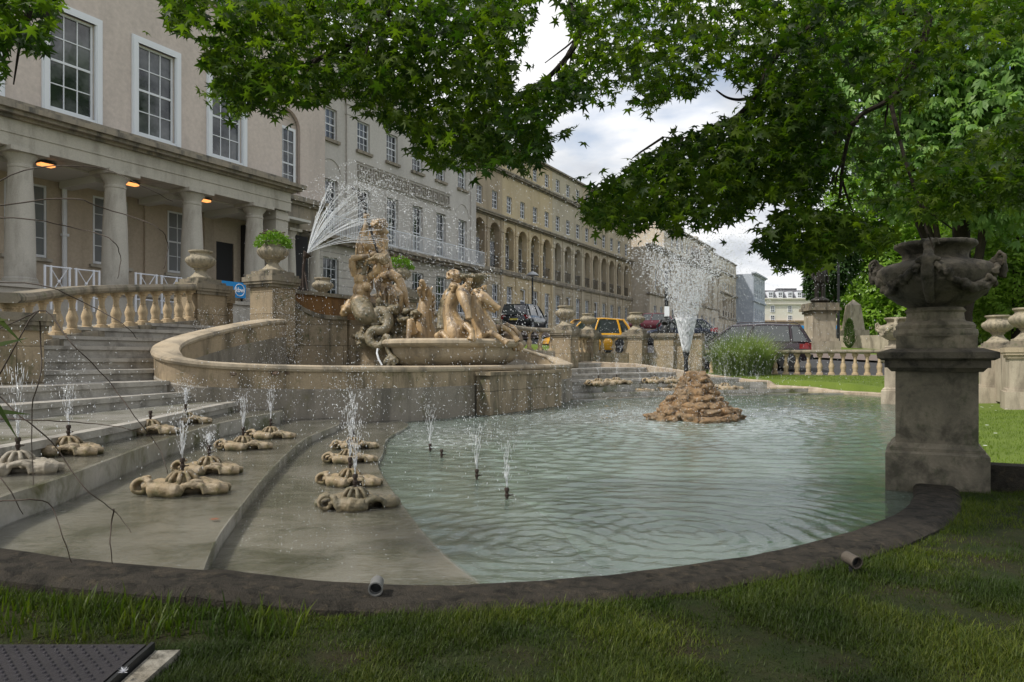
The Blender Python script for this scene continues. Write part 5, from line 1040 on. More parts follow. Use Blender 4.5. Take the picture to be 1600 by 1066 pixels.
# ================================================================ SHELL SPOUTS
def heightshell(mat, seed):
    rs = random.Random(seed); b = MB()
    b.ell((0.0, 0.02, 0.05), (0.23, 0.15, 0.022), seg=20)          # thin upper plate
    b.ell((0, 0.02, 0.02), (0.15, 0.11, 0.05), seg=16)
    # open scroll at the left front: a rolled lip, hollow inside
    for dy in (0.0, 0.022, 0.044, 0.066):
        pts = [(-0.185+(0.056-0.0026*k)*math.cos(R(70+k*27)), -0.125+dy*1.2+0.01*math.sin(k), 0.052+(0.050-0.0026*k)*math.sin(R(70+k*27))) for k in range(13)]
        b.tube(pts, 0.0125, 7)
    b.tube([(-0.165, -0.10, 0.098), (-0.13, -0.13, 0.085), (-0.115, -0.155, 0.04), (-0.10, -0.16, 0.0)], [0.018, 0.022, 0.02, 0.016], 8)
    # swollen middle roll
    b.tube([(-0.10, -0.135, 0.045), (-0.03, -0.165, 0.045), (0.035, -0.165, 0.035), (0.06, -0.15, 0.012)], [0.042, 0.048, 0.042, 0.025], 12)
    # arched hollow right of the middle
    b.tube([(0.05, -0.155, 0.02), (0.075, -0.15, 0.065), (0.12, -0.14, 0.075), (0.17, -0.13, 0.06), (0.185, -0.13, 0.015)], [0.016, 0.018, 0.02, 0.018, 0.016], 8)
    b.tube([(0.10, -0.11, 0.065), (0.13, -0.05, 0.06)], [0.03, 0.03], 8)
    # knuckled right end
    b.tube([(0.18, -0.10, 0.035), (0.235, -0.085, 0.04), (0.275, -0.04, 0.028)], [0.034, 0.044, 0.028], 10); b.tube([(0.22, -0.02, 0.04), (0.27, 0.03, 0.03)], [0.035, 0.026], 8)
    for (a, L1_, w_) in ((12, .25, .045), (48, .22, .05), (88, .20, .05), (128, .23, .05), (165, .26, .05)):
        ca, sa = math.cos(R(a)), math.sin(R(a))*0.85
        b.tube([(0.08*ca, 0.08*sa, 0.045), (L1_*0.6*ca, L1_*0.6*sa, 0.04), (L1_*ca, L1_*sa, 0.02)], [w_*0.7, w_*0.85, w_*0.6], 10)
    # raised ribs running from the boss to the rim
    for a in range(190, 540, 19): b.tube([(0.09*math.cos(R(a)), 0.02+0.08*math.sin(R(a)), 0.07), (0.20*math.cos(R(a)), 0.02+0.135*math.sin(R(a)), 0.062)], [0.008, 0.006], 6)
    tmp = b.mesh('tmp'); o = bpy.data.objects.new('tmp', tmp); col.objects.link(o)
    r = o.modifiers.new('r', 'REMESH'); r.mode = 'VOXEL'; r.voxel_size = 0.006
    s_ = o.modifiers.new('s', 'SMOOTH'); s_.iterations = 2; s_.factor = 0.5
    dg = bpy.context.evaluated_depsgraph_get(); me = bpy.data.meshes.new_from_object(o.evaluated_get(dg)); bpy.data.objects.remove(o)
    sv = Vector((seed, 0, 0)); displace(me, lambda p: 0.005*mnoise.noise(p*11+sv)+0.004*mnoise.noise((p*12+sv)*2.5)+0.0025*mnoise.noise(p*70+sv))
    me.name = 'shell_body'; me.materials.append(M[mat]); me.polygons.foreach_set('use_smooth', [True]*len(me.polygons)); return me
def bossmesh(mat):
    b = MB(); b.lathe([(0.075, 0), (0.070, 0.025), (0.055, 0.05), (0.03, 0.066), (0, 0.07)], 24)
    for k in range(9):
        a = 2*math.pi*k/9; b.tube([(0.10*math.cos(a), 0.10*math.sin(a), 0.0), (0.09*math.cos(a), 0.09*math.sin(a), 0.04), (0.062*math.cos(a), 0.062*math.sin(a), 0.072), (0.025*math.cos(a), 0.025*math.sin(a), 0.086)], [0.015, 0.0165, 0.0135, 0.010], 8)
    tmp = b.mesh('tmp'); o = bpy.data.objects.new('tmp', tmp); col.objects.link(o)
    r = o.modifiers.new('r', 'REMESH'); r.mode = 'VOXEL'; r.voxel_size = 0.0055; s_ = o.modifiers.new('s', 'SMOOTH'); s_.iterations = 1
    dg = bpy.context.evaluated_depsgraph_get(); me = bpy.data.meshes.new_from_object(o.evaluated_get(dg)); bpy.data.objects.remove(o)
    me.name = 'shell_boss'; me.materials.append(M[mat]); me.polygons.foreach_set('use_smooth', [True]*len(me.polygons)); return me
SH = {m_: (heightshell(m_, i+1), bossmesh(m_)) for i, m_ in enumerate(('shell', 'shell_pale', 'shell_dark'))}
noz_me = MB(True).lathe([(0.012, 0), (0.012, 0.03), (0.017, 0.035), (0.019, 0.06), (0.014, 0.065), (0.014, 0.085), (0.020, 0.09), (0.021, 0.115), (0.015, 0.125), (0, 0.126)], 12).tube([(0.012, 0, 0.05), (0.04, 0, 0.052), (0.052, 0, 0.058)], [0.009, 0.006, 0.004], 6).mesh('nozzle', M['rust'])
# drops
OCT = [(1, 0, 0), (-1, 0, 0), (0, 1, 0), (0, -1, 0), (0, 0, 1), (0, 0, -1)]; OCF = [(0, 2, 4), (2, 1, 4), (1, 3, 4), (3, 0, 4), (2, 0, 5), (1, 2, 5), (3, 1, 5), (0, 3, 5)]
def drops(P_, V_, size, stretch=1.6):
    """octahedral drops stretched along their velocity"""
    X, Y, Z = frames(V_); return P_, X, Y, Z, np.stack([size, size*stretch, size], 1)
def dropmesh(name, parts, parent=None, origin=(0, 0, 0), mat='drop'):
    P_ = np.concatenate([p[0] for p in parts]); X = np.concatenate([p[1] for p in parts]); Y = np.concatenate([p[2] for p in parts]); Z = np.concatenate([p[3] for p in parts]); S = np.concatenate([p[4] for p in parts])
    me = scatter(name, P_-np.array(origin), X, Y, Z, S, OCT, OCF, M[mat]); return me
def ballistic(o, n, v0, spread, tmax=None, g=9.8, size=(0.003, 0.006), vj=0.12, zmin=0.0, axis=(0, 0, 1), stretch=1.6):
    ax = unit(np.array(axis, float)); D_ = rng.normal(size=(n, 3)); D_ = ax+D_*spread; D_ = unit(D_)
    v = v0*(1+rng.normal(size=n)*vj); V0 = D_*v[:, None]; tf = (V0[:, 2]+np.sqrt(np.maximum(V0[:, 2]**2+2*g*(o[2]-zmin), 0)))/g
    t = rng.uniform(0, 1, n)**0.9*tf; Pp = np.array(o)+V0*t[:, None]; Pp[:, 2] -= 0.5*g*t**2; Vv = V0.copy(); Vv[:, 2] -= g*t
    return drops(Pp, Vv, rng.uniform(*size, n), stretch)
JG = 'thin water jets rising from the shell spouts'
def jet(o, height, label, n=260, spread=0.11, size=(0.0014, 0.0032)):
    height *= 1.25
    v0 = math.sqrt(2*9.8*height); o = Vector(o); parts = [ballistic(o, n, v0, spread, size=size, zmin=o.z-0.2, stretch=3.2)]
    # unbroken lower part: a bunch of short streaks
    m_ = 90; D_ = unit(np.array([0, 0, 1.0])+rng.normal(size=(m_, 3))*spread*0.9); t = rng.uniform(0.0, 0.75, m_)**1.3*height
    parts.append(drops(np.array(o)+D_*t[:, None], D_, rng.uniform(0.0010, 0.0022, m_), 20))
    e = link('water_jet', dropmesh('water_jet', parts, origin=o), None, o); return tag(e, label, 'water jet', JG)
def spout(pt, mat, rot, scale, label, jh=None, jl=None, boss_only=False, n=260):
    r = empty('shell_spout', pt, label, 'shell spout', 'carved shell spouts on the ledges', rot)
    k = scale
    if not boss_only: link('shell_body', SH[mat][0], r, (0, 0, 0), 0, (k, k, k))
    link('shell_boss', SH[mat][1], r, (0, 0, 0.055*k if not boss_only else 0), 0, (k*.85, k*.85, k*.85)); link('nozzle', noz_me, r, (0, 0, (0.125 if not boss_only else 0.075)*k), 0, (0.85, 0.85, 0.72))
    if jh: jet(Vector(pt)+Vector((0, 0, (0.125 if not boss_only else 0.075)*k+0.088)), jh, jl, n=n)
def gp(px, py, z): Y = (CAMZ-z)*FPX/(py-HY); return Wg(px, Y, z)
NEAR = [
 (555, 792, .03, 'shell_dark', 1.0, 'algae darkened shell spout, nearest of the four in the row closest to the pool', .42, 'tallest near jet, rising from the darkened shell spout in front'),
 (547, 757, .03, 'shell', .95, 'ochre shell spout just behind the algae darkened one', .5, 'dense jet from the second spout of the row closest to the pool'),
 (545, 722, .03, 'shell', .95, 'third ochre shell spout back in the row closest to the pool', None, None),
 (552, 701, .03, 'shell', .95, 'farthest ochre shell spout in the row closest to the pool', .45, 'jet from the farthest spout of the row closest to the pool'),
 (285, 770, .115, 'shell', 1.12, 'largest ochre shell spout with a curled lip, alone at the front of the middle ledge', .28, 'low spreading jet from the largest shell spout'),
 (327, 739, .115, 'shell', 1.0, 'ochre shell spout right behind the largest one, its rusty nozzle bent sideways', .07, 'tiny dribble from the bent nozzle'),
 (380, 702, .115, 'shell', 1.0, 'third shell spout of the middle ledge, in front of the farthest', .33, 'jet from the third spout of the middle ledge'),
 (423, 685, .115, 'shell', 1.0, 'farthest shell spout of the middle ledge, near the basin wall', .38, 'jet from the farthest spout of the middle ledge'),
 (28, 738, .28, 'shell_pale', 1.05, 'grey shell spout cut by the left edge of the photo', .5, 'jet at the left edge of the photo'),
 (107, 710, .28, 'shell', 1.05, 'yellow mossy shell spout on the upper ledge, second from the left edge', .33, 'forked jet from the mossy spout of the upper ledge'),
 (235, 678, .28, 'shell', 1.05, 'shell spout with a dry dark nozzle on the upper ledge', None, None),
 (290, 662, .28, 'shell', 1.0, 'farthest shell spout of the upper ledge, close to the steps', .2, 'short jet from the farthest spout of the upper ledge'),
]
for (px, py, z, mt, sc_, lab, jh, jl) in NEAR: spout(gp(px, py, z), mt, R(rr.uniform(-14, 14)), sc_, lab, jh, jl)
for (px, py, lab, jh, jl) in ((672, 712, 'rusty half drowned spout, farthest of the four in the pool edge', .5, 'jet from the farthest drowned spout'), (690, 722, 'rusty half drowned spout with a side tap, second farthest', None, None),
                      (745, 757, 'rusty half drowned spout with a side tap, alone in the middle of the shallow edge', .45, 'fine jet left of the nearest drowned spout'), (792, 790, 'rusty half drowned spout, nearest in the pool', .38, 'fine fan jet from the nearest drowned spout')):
    spout(gp(px, py, -0.045), 'shell', R(rr.uniform(-10, 10)), .5, lab, jh, jl, boss_only=True, n=200)
FAR = [(935, 596, .28), (963, 592, .28), (1023, 592, .28), (1050, 592, .28), (965, 604, .15), (1000, 603, .15), (1048, 606, .15), (1133, 611, .05), (1000, 614, .03), (1040, 613, .03)]
FL = ['far shell spout at the left end of the upper far ledge', 'far shell spout second from the left on the upper far ledge', 'far shell spout third along the upper far ledge', 'far shell spout on the upper far ledge just left of rock mound', 'far shell spout at the left of the middle far ledge', 'far shell spout in the middle of the middle far ledge', 'far shell spout of the middle far ledge partly behind the rock mound', 'pale far shell spout standing alone right of the rock mound', 'lowest far shell spout, nearest the basin wall', 'lowest far shell spout beside the left foot of the rock mound']
for (px, py, z), lab in zip(FAR, FL): spout(gp(px, py, z) if py > 600 else Wg(px, 19.2+(596-py)*0.2+(px-935)*0.012, z), 'shell', R(rr.uniform(-10, 10)), 1.5 if px != 1133 else 1.8, lab, .9, lab.replace('far shell spout', 'far jet from the spout'), n=130)
spout(gp(1183, 612, -0.03), 'shell', 0, 1.4, 'small drowned spout at the far right of the pool', .35, 'small lone jet right of the rock mound', boss_only=True)
# ================================================================ ROCK MOUND WITH THE TALL JET
RC = Wg(1088, 12.1, 0); rm = empty('rock_mound', RC, 'mound of stacked orange brown rocks rising from the pool', 'rock mound')
def rock(c, r, seed, rz):
    bm = bmesh.new(); bmesh.ops.create_icosphere(bm, subdivisions=4, radius=1); rs = Vector((seed*3.1, seed*1.7, 0))
    mt = Matrix.Rotation(rz, 3, 'Z')
    for v in bm.verts:
        d = v.co.normalized(); k = 1+0.36*mnoise.noise(d*1.5+rs)+0.22*(0.4-abs(mnoise.noise(d*3+rs)))+0.16*(0.3-abs(mnoise.noise(d*7+rs)))+0.07*mnoise.noise(d*16+rs)
        p = Vector((max(-0.8, min(0.8, d.x))*k*r[0], d.y*k*r[1], max(-0.62, min(0.66, d.z))*k*r[2]*1.25)); v.co = Vector(c)-RC+mt @ p
    me = bpy.data.meshes.new('rock'); bm.to_mesh(me); bm.free(); me.materials.append(M['rock']); me.polygons.foreach_set('use_smooth', [True]*len(me.polygons))
    return link('rock', me, rm)
rk_ = random.Random(8); sd_ = 0
for (z, rad, n, sz) in ((0.03, 0.62, 15, 0.17), (0.13, 0.50, 12, 0.16), (0.23, 0.38, 9, 0.16), (0.33, 0.30, 7, 0.15), (0.43, 0.24, 6, 0.13), (0.53, 0.17, 5, 0.13), (0.64, 0.11, 4, 0.14)):
    for k in range(n):
        a = 2*math.pi*(k+rk_.random()*0.5)/n; s1 = sz*rk_.uniform(0.8, 1.35); sd_ += 1
        rock(RC+Vector((rad*math.cos(a)*rk_.uniform(.88, 1.08), rad*math.sin(a)*rk_.uniform(.88, 1.08), z+rk_.uniform(-.01, .02))), (s1*1.08, s1*0.85, 0.068*rk_.uniform(.75, 1.4)), sd_, a+math.pi/2+rk_.uniform(-.4, .4))
rock(RC+Vector((0, 0, 0.22)), (0.30, 0.30, 0.32), 77, 0); rock(RC+Vector((0, 0, 0.69)), (0.19, 0.17, 0.11), 78, 0.4)
b = MB(True); tx = Wg(1072, 12.1, 0); b.tube([tx+Vector((0, 0, 0.75)), tx+Vector((0, 0, 1.0))], 0.035, 12); b.tube([tx+Vector((0, 0, 1.0)), tx+Vector((0, 0, 1.10))], [0.035, 0.062], 12); b.build('jet_pipe', M['iron'], rm)
o = np.array([tx.x, tx.y, 1.12])
parts = []
n = 9000; rad = np.sqrt(rng.uniform(0, 1, n))*0.17; ph = rng.uniform(0, 6.28, n); D_ = unit(np.stack([np.sin(rad*1.7)*np.cos(ph), np.sin(rad*1.7)*np.sin(ph), np.ones(n)], 1)); v = 5.6*(1+rng.normal(size=n)*0.11)
tf = 2*v/9.8; t = rng.uniform(0.02, 0.62, n)*tf; V0 = D_*v[:, None]; Pp = o+V0*t[:, None]*np.array([1, 1, 1]); Pp[:, 2] -= 4.9*t**2; VV = V0.copy(); VV[:, 2] -= 9.8*t
parts.append(drops(Pp, VV, rng.uniform(0.003, 0.0065, n), 3.2))
n = 1500; ph = rng.uniform(0, 6.28, n); D_ = unit(np.stack([0.21*np.cos(ph), 0.21*np.sin(ph), np.ones(n)], 1)); h = rng.uniform(0, 0.5, n)**0.9
parts.append(drops(o+np.stack([np.cos(ph), np.sin(ph), 0*ph], 1)*0.055+D_*h[:, None], D_, rng.uniform(0.0025, 0.005, n), 16))
n = 9000; ph = rng.uniform(0, 6.28, n); r_ = np.abs(rng.normal(size=n))*1.15; z_ = rng.uniform(0, 1, n)**1.2*2.9; xx = o[0]+r_*np.cos(ph); yy = o[1]+r_*np.sin(ph)
parts.append(drops(np.stack([xx+0.25*z_, yy, z_+0.02], 1), np.stack([0.3*np.cos(ph), 0.3*np.sin(ph), -np.ones(n)], 1), rng.uniform(0.0016, 0.004, n), 3.0))
n = 900; parts.append(drops(np.stack([o[0]+rng.normal(size=n)*0.9+1.0, o[1]+rng.normal(size=n)*0.8, 2.1+np.abs(rng.normal(size=n))*0.8], 1), rng.normal(size=(n, 3)), rng.uniform(0.002, 0.0045, n), 1.2))
e = link('water_jet', dropmesh('water_jet', parts, origin=tx), None, tx); tag(e, 'tall white cone of spray shooting up from the rock mound', 'water jet')
# ---- fan spray from the pipe left of the bearded statue
nz = W(478, 397, 14.3); PF = empty('spray_pipe', Vector((nz.x, nz.y, 2.4)), 'leaning rusty pipe with a flared nozzle left of the bearded statue', 'spray pipe')
b = MB(True); b.tube([W(474, 455, 14.3), W(474, 420, 14.3), W(476, 402, 14.3)], [0.03, 0.028, 0.03], 10); b.tube([W(475, 404, 14.3), W(481, 396, 14.3)], [0.03, 0.10], 12); b.tube([W(469, 455, 14.4), W(474, 425, 14.3)], 0.018, 6); b.tube([W(481, 455, 14.2), W(476, 425, 14.3)], 0.018, 6); b.build('pipe', M['rust'], PF)
parts = []; b = MB(True)
nzA = W(480, 396, 14.3)
for k in range(70):
    el = R(rng.uniform(24, 78)); v = rng.uniform(4.6, 6.2); az = R(rng.uniform(-14, 14)); pts = []
    if k < 2: el = R(78+k*1.0); v = 5.2
    tl = rng.uniform(0.018, 0.032)
    for j in range(12):
        t = j*tl; pts.append((nzA.x+v*math.cos(el)*math.cos(az)*t, nzA.y+v*math.cos(el)*math.sin(az)*t, nzA.z+v*math.sin(el)*t-4.9*t*t))
    b.tube(pts, [0.0042 if k < 2 else rng.uniform(0.003, 0.0055)]*11+[0.001], 5)
    n = 46; t = rng.uniform(0.15, 1.3, n); j = rng.normal(size=(n, 3))*0.05*t[:, None]
    Pp = np.stack([nzA.x+v*math.cos(el)*math.cos(az)*t, nzA.y+v*math.cos(el)*math.sin(az)*t, nzA.z+v*math.sin(el)*t-4.9*t*t], 1)+j; VV = np.stack([np.full(n, v*math.cos(el)), np.zeros(n), v*math.sin(el)-9.8*t], 1)
    parts.append(drops(Pp, VV, rng.uniform(0.0032, 0.007, n), 3.0))
n = 2600; xx = rng.uniform(478, 905, n); yy = rng.uniform(275, 640, n); Yd = rng.uniform(12.2, 15.2, n)
parts.append(drops(np.stack([(xx-800)/FPX*Yd, Yd, 1+(HY-yy)/FPX*Yd], 1), np.stack([0.2+0*xx, 0*xx, -np.ones(n)], 1)+rng.normal(size=(n, 3))*0.1, rng.uniform(0.0022, 0.0058, n), 3.2))
n = 900; xx = rng.normal(size=n)*38+560; yy = rng.normal(size=n)*16+298; Yd = rng.uniform(13.8, 15.0, n)
parts.append(drops(np.stack([(xx-800)/FPX*Yd, Yd, 1+(HY-yy)/FPX*Yd], 1), rng.normal(size=(n, 3)), rng.uniform(0.004, 0.010, n), 1.5))
sp_ = empty('water_jet', nzA, 'wide fan of water arching over the trident from the leaning rusty pipe', 'water jet')
b.build('water_streams', M['drop'], sp_); me = dropmesh('drops', parts, origin=nzA); link('drops', me, sp_)
# falls inside the left wing and from the tail
parts = []
for (x0, x1, y0, y1, Y0_, Y1_, n) in ((300, 470, 480, 572, 11.2, 13.5, 900), (425, 475, 450, 575, 13.4, 14.2, 700), (380, 480, 330, 470, 12, 14, 120), (590, 900, 590, 660, 11.3, 13.0, 260), (300, 620, 590, 700, 8.0, 10.5, 260), (60, 330, 560, 640, 7.5, 9.5, 110)):
    xx = rng.uniform(x0, x1, n); yy = rng.uniform(y0, y1, n); Yd = rng.uniform(Y0_, Y1_, n)
    parts.append(drops(np.stack([(xx-800)/FPX*Yd, Yd, 1+(HY-yy)/FPX*Yd], 1), np.stack([0.1*rng.normal(size=n), 0*xx, -np.ones(n)], 1), rng.uniform(0.002, 0.005, n), 2.2))
oo = F(9, 9, 0.8); e = link('falling_drops', dropmesh('falling_drops', parts, origin=oo), None, oo); tag(e, 'scattered drops of spray falling round the basin and ledges', 'spray', kind='stuff')
b = MB(True); b.tube([W(590, 545, 14.0), W(589, 552, 13.95), W(592, 562, 13.9), W(597, 571, 13.88)], [0.018, 0.02, 0.02, 0.016], 8); tag(b.build('water_jet', M['drop']), 'thin white dribble from the coiled fish tail into the basin', 'water jet')
# foam bubbles on the ledges
parts = []
n = 240; xx = np.concatenate([rng.normal(size=n//2)*90+470, rng.normal(size=n//2)*80+480]); yy = np.concatenate([rng.uniform(690, 880, n//2), rng.normal(size=n//2)*22+812])
Yd = (CAMZ-0.045)*FPX/(yy-HY); PP = np.stack([(xx-800)/FPX*Yd, Yd, np.full(n, 0.045)], 1); okk = (sdf(*SM(PP[:, 0], PP[:, 1])) < -0.1) & (xx < 660)
PP = PP[okk]; n = len(PP); me = scatter('foam_bubbles', PP, np.tile([1., 0, 0], (n, 1)), np.tile([0, 1., 0], (n, 1)), np.tile([0, 0, 1.], (n, 1)), np.stack([rng.uniform(0.0015, 0.005, n)]*2+[np.full(n, 0.0015)], 1), OCT, OCF, M['drop'])
e = link('foam_bubbles', me); tag(e, 'small bubbles floating on the lowest ledge', 'bubbles', kind='stuff')
# ================================================================ CARS
def paint(name, c, metal=0.3): q = NM(name); q.set(Base_Color=c, Metallic=metal, Roughness=0.28, Coat_Weight=0.6, Coat_Roughness=0.05); return q.m
q = NM('car_glass'); q.set(Base_Color=(0.05, 0.058, 0.06), Roughness=0.04, Specular_IOR_Level=1.0); M['cglass'] = q.m
q = NM('tail_lamp'); q.set(Base_Color=(0.22, 0.008, 0.012), Roughness=0.15, Coat_Weight=1.0); M['tail'] = q.m
q = NM('head_lamp'); q.set(Base_Color=(0.6, 0.62, 0.64), Roughness=0.1, Coat_Weight=1.0); M['head'] = q.m
M['tyre'] = plain('tyre', (0.02, 0.02, 0.02), 0.9); M['rim'] = plain('alloy_rim', (0.45, 0.46, 0.47), 0.35, 0.8); M['trim'] = plain('black_trim', (0.015, 0.015, 0.016), 0.55)
M['plate'] = plain('number_plate', (0.6, 0.5, 0.08), 0.5)
tyre_me = MB(True).lathe([(0.19, -0.1), (0.29, -0.11), (0.325, -0.07), (0.325, 0.07), (0.29, 0.11), (0.19, 0.1)], 24, M=Matrix.Rotation(R(90), 4, 'X')).mesh('tyre', M['tyre'])
rb = MB(True).lathe([(0.05, 0.085), (0.19, 0.1), (0.205, 0.11), (0.205, -0.1), (0.0, -0.1)], 24, M=Matrix.Rotation(R(90), 4, 'X'))
for k in range(5):
    a = 2*math.pi*k/5; rb.tube([(0, -0.09, 0), (0.19*math.cos(a), -0.095, 0.19*math.sin(a))], 0.028, 6); rb.tube([(0, 0.09, 0), (0.19*math.cos(a), 0.095, 0.19*math.sin(a))], 0.028, 6)
rim_me = rb.mesh('rim', M['rim'])
def car(loc, rz, L_, Wd, H, pm, label, roof_sl, belt=0.92, style='hatch', rack=False):
    """roof_sl = (x windscreen base, x roof front, x roof rear, x tailgate base), x measured forward from the rear"""
    r = empty('parked_car', loc, label, 'car', 'cars parked along the street', rz)
    hw = Wd/2; xb = -L_/2
    def X(t): return xb+t*L_
    prof = [(0.0, .78, .42, .80), (0.02, .88, .30, belt*0.97), (0.12, .97, .22, belt), (0.3, 1, .20, belt), (0.55, 1, .20, belt*0.985), (0.74, .99, .20, belt*0.96), (0.86, .96, .21, belt*0.88), (0.95, .88, .24, belt*0.78), (0.99, .78, .30, belt*0.66), (1.0, .70, .40, belt*0.55)]
    b = MB(True); vs = []; fs = []; n = 10
    for (t, w_, z0, z1) in prof:
        w2 = hw*w_; h = z1-z0
        for (y, z) in ((-w2*.90, z0), (-w2*.985, z0+h*.15), (-w2, z0+h*.5), (-w2*.985, z0+h*.82), (-w2*.90, z1), (w2*.90, z1), (w2*.985, z0+h*.82), (w2, z0+h*.5), (w2*.985, z0+h*.15), (w2*.90, z0)): vs.append((X(t), y, z))
    k = len(prof)
    for i in range(k-1):
        for j in range(n): fs.append((i*n+j, i*n+(j+1) % n, (i+1)*n+(j+1) % n, (i+1)*n+j))
    fs += [tuple(range(n)), tuple((k-1)*n+j for j in range(n))[::-1]]
    b.add(vs, fs); link('body', b.mesh('body', pm), r)
    wb, rf, rr_, tb_ = roof_sl
    def gh(off, zt, zb_):
        st = [(tb_, belt*0.97, belt*0.975), (tb_+(rr_-tb_)*0.5, belt*.97, belt+(H-belt)*.58), (rr_, belt*.97, H-0.05), ((rr_+rf)/2, belt*.97, H), (rf, belt*.96, H-0.045), (rf+(wb-rf)*.5, belt*.95, belt+(H-belt)*.52), (wb, belt*.93, belt*0.935)]
        return st
    st = gh(0, 0, 0); vs = []; fs = []
    for (t, z0, z1) in st:
        f_ = (z1-belt*.9)/(H-belt*.9); w0 = hw*0.90; w1 = hw*(0.90-0.18*f_)
        for (y, z) in ((-w0, z0), (-w1, z1-0.03*f_), (-w1*.9, z1), (w1*.9, z1), (w1, z1-0.03*f_), (w0, z0)): vs.append((X(t), y, z))
    for i in range(len(st)-1):
        for j in range(5): fs.append((i*6+j, i*6+j+1, (i+1)*6+j+1, (i+1)*6+j))
    b = MB(True).add(vs, fs); link('windows', b.mesh('windows', M['cglass']), r)
    # roof skin and pillars
    b = MB(True); vs = []; fs = []; sr = [s_ for s_ in st if s_[2] >= H-0.06]
    ext = [(sr[0][0]-0.012, 0, sr[0][2]-0.03)]+sr+[(sr[-1][0]+0.02, 0, sr[-1][2]-0.03)]
    for (t, _, z1) in ext:
        w1 = hw*0.735
        for (y, z) in ((-w1-0.012, z1-0.05), (-w1, z1-0.005), (-w1*.9, z1+0.014), (w1*.9, z1+0.014), (w1, z1-0.005), (w1+0.012, z1-0.05)): vs.append((X(t), y, z))
    for i in range(len(ext)-1):
        for j in range(5): fs.append((i*6+j, i*6+j+1, (i+1)*6+j+1, (i+1)*6+j))
    b.add(vs, fs); link('roof', b.mesh('roof', pm), r)
    b = MB(True)
    for sg in (-1, 1):
        y0, y1 = sg*hw*0.895, sg*hw*0.735
        for (ta, tb2, w_) in ((wb, rf, 0.03), (wb-0.20, rf-0.20, 0.028) if False else ((wb+rf)/2-0.19, rf-0.17, 0.03), (tb_+0.16, rr_+0.07, 0.045), (tb_+0.02, rr_, 0.05)):
            if style == 'van' : w_ *= 1.3
            b.tube([(X(ta), y0, belt*.95), (X((ta+tb2)/2), (y0+y1)/2+sg*0.012, (belt+H)/2), (X(tb2), y1, H-0.05)], [w_*1.2, w_, w_], 6)
        b.tube([(X(wb), y0, belt*.94), (X(.5), sg*hw*0.90, belt*.975), (X(tb_+0.02), y0, belt*.975)], 0.014, 6)
        if rack: b.tube([(X(rr_), y1*.93, H+0.0), (X(rr_+0.04), y1*.93, H+0.05), (X(rf-0.06), y1*.93, H+0.05), (X(rf-0.02), y1*.93, H)], 0.016, 6)
    link('pillars', b.mesh('pillars', pm), r)
    for t in (0.185, 0.80):
        for sg in (-1, 1):
            wl = bpy.data.objects.new('wheel', None); col.objects.link(wl); wl.empty_display_size = 0.1; wl.parent = r; wl.location = (X(t), sg*(hw-0.09), 0.325)
            link('tyre', tyre_me, wl); link('rim', rim_me, wl)
            b = MB(True).lathe([(0.0, -0.02), (0.385, -0.02), (0.385, 0.015), (0.0, 0.015)], 24, M=Matrix.Translation((X(t), sg*(hw-0.004), 0.34)) @ Matrix.Rotation(R(90), 4, 'X')); link('wheel_arch', b.mesh('wheel_arch', M['trim']), r)
    for sg in (-1, 1):
        b = MB(); b.box((X(0.005), sg*hw*.62 if sg > 0 else sg*hw*.90, 0.66), (X(0.055), sg*hw*.90 if sg > 0 else sg*hw*.62, 0.92)); b.box((X(0.03), min(sg*hw*.80, sg*hw*.965), 0.70), (X(0.10), max(sg*hw*.80, sg*hw*.965), 0.88)); link('tail_light', b.mesh('tail_light', M['tail']), r)
        b = MB(); b.box((X(0.955), min(sg*hw*.5, sg*hw*.86), 0.54), (X(0.99), max(sg*hw*.5, sg*hw*.86), 0.68)); link('headlight', b.mesh('headlight', M['head']), r)
        b = MB(True); b.ell((X(wb-0.06), sg*(hw+0.06), belt+0.06), (0.07, 0.10, 0.07)); link('mirror', b.mesh('mirror', pm), r)
    b = MB(); b.box((X(-0.012), -hw*.8, 0.32), (X(0.04), hw*.8, 0.50)); b.box((X(0.96), -hw*.75, 0.30), (X(1.008), hw*.75, 0.46)); link('bumper', b.mesh('bumper', M['trim']), r)
    b = MB(); b.box((X(-0.005), -0.26, 0.60), (X(0.03), 0.26, 0.71)); link('number_plate', b.mesh('number_plate', M['plate']), r)
    return r
def ground_at(x, y): s, m = SM(x, y); return float(hgt(s, m))
def cz(px, Y): p = Wg(px, Y, 0); return p.x, p.y
x, y = cz(1166, 27.6); car((x, y, ground_at(x, y)+0.03), R(168), 4.35, 1.85, 1.62, paint('plum_car_paint', (0.035, 0.022, 0.03)), 'dark plum coloured car parked behind the long low balustrade and the reeds', (0.80, 0.62, 0.10, 0.0), 0.98, rack=True)
x, y = cz(918, 32.5); car((x, y, ground_at(x, y)+0.0), R(196), 3.9, 1.75, 1.60, paint('yellow_car_paint', (0.72, 0.36, 0.02), 0.0), 'bright yellow car parked behind the far urns', (0.78, 0.60, 0.14, 0.02), 0.93)
x, y = cz(822, 46); car((x, y, ground_at(x, y)+0.45), TH+R(8), 4.4, 1.8, 1.62, paint('black_car_paint', (0.012, 0.014, 0.018)), 'black estate car seen from behind, between the stone horses and the yellow car', (0.78, 0.60, 0.06, 0.0), 0.95)
x, y = cz(1012, 62); car((x, y, ground_at(x, y)+0.1), R(185), 4.0, 1.75, 1.5, paint('red_car_paint', (0.13, 0.012, 0.025), 0.2), 'small red car farther up the street, just left of the ornate lamp post', (0.78, 0.60, 0.12, 0.0), 0.9)
x, y = cz(1058, 42); car((x, y, ground_at(x, y)+0.1), R(175), 4.3, 1.8, 1.45, paint('dark_blue_car_paint', (0.015, 0.02, 0.04)), 'dark car behind the tall jet, nose to tail with the plum coloured car', (0.76, 0.55, 0.2, 0.05), 0.9)
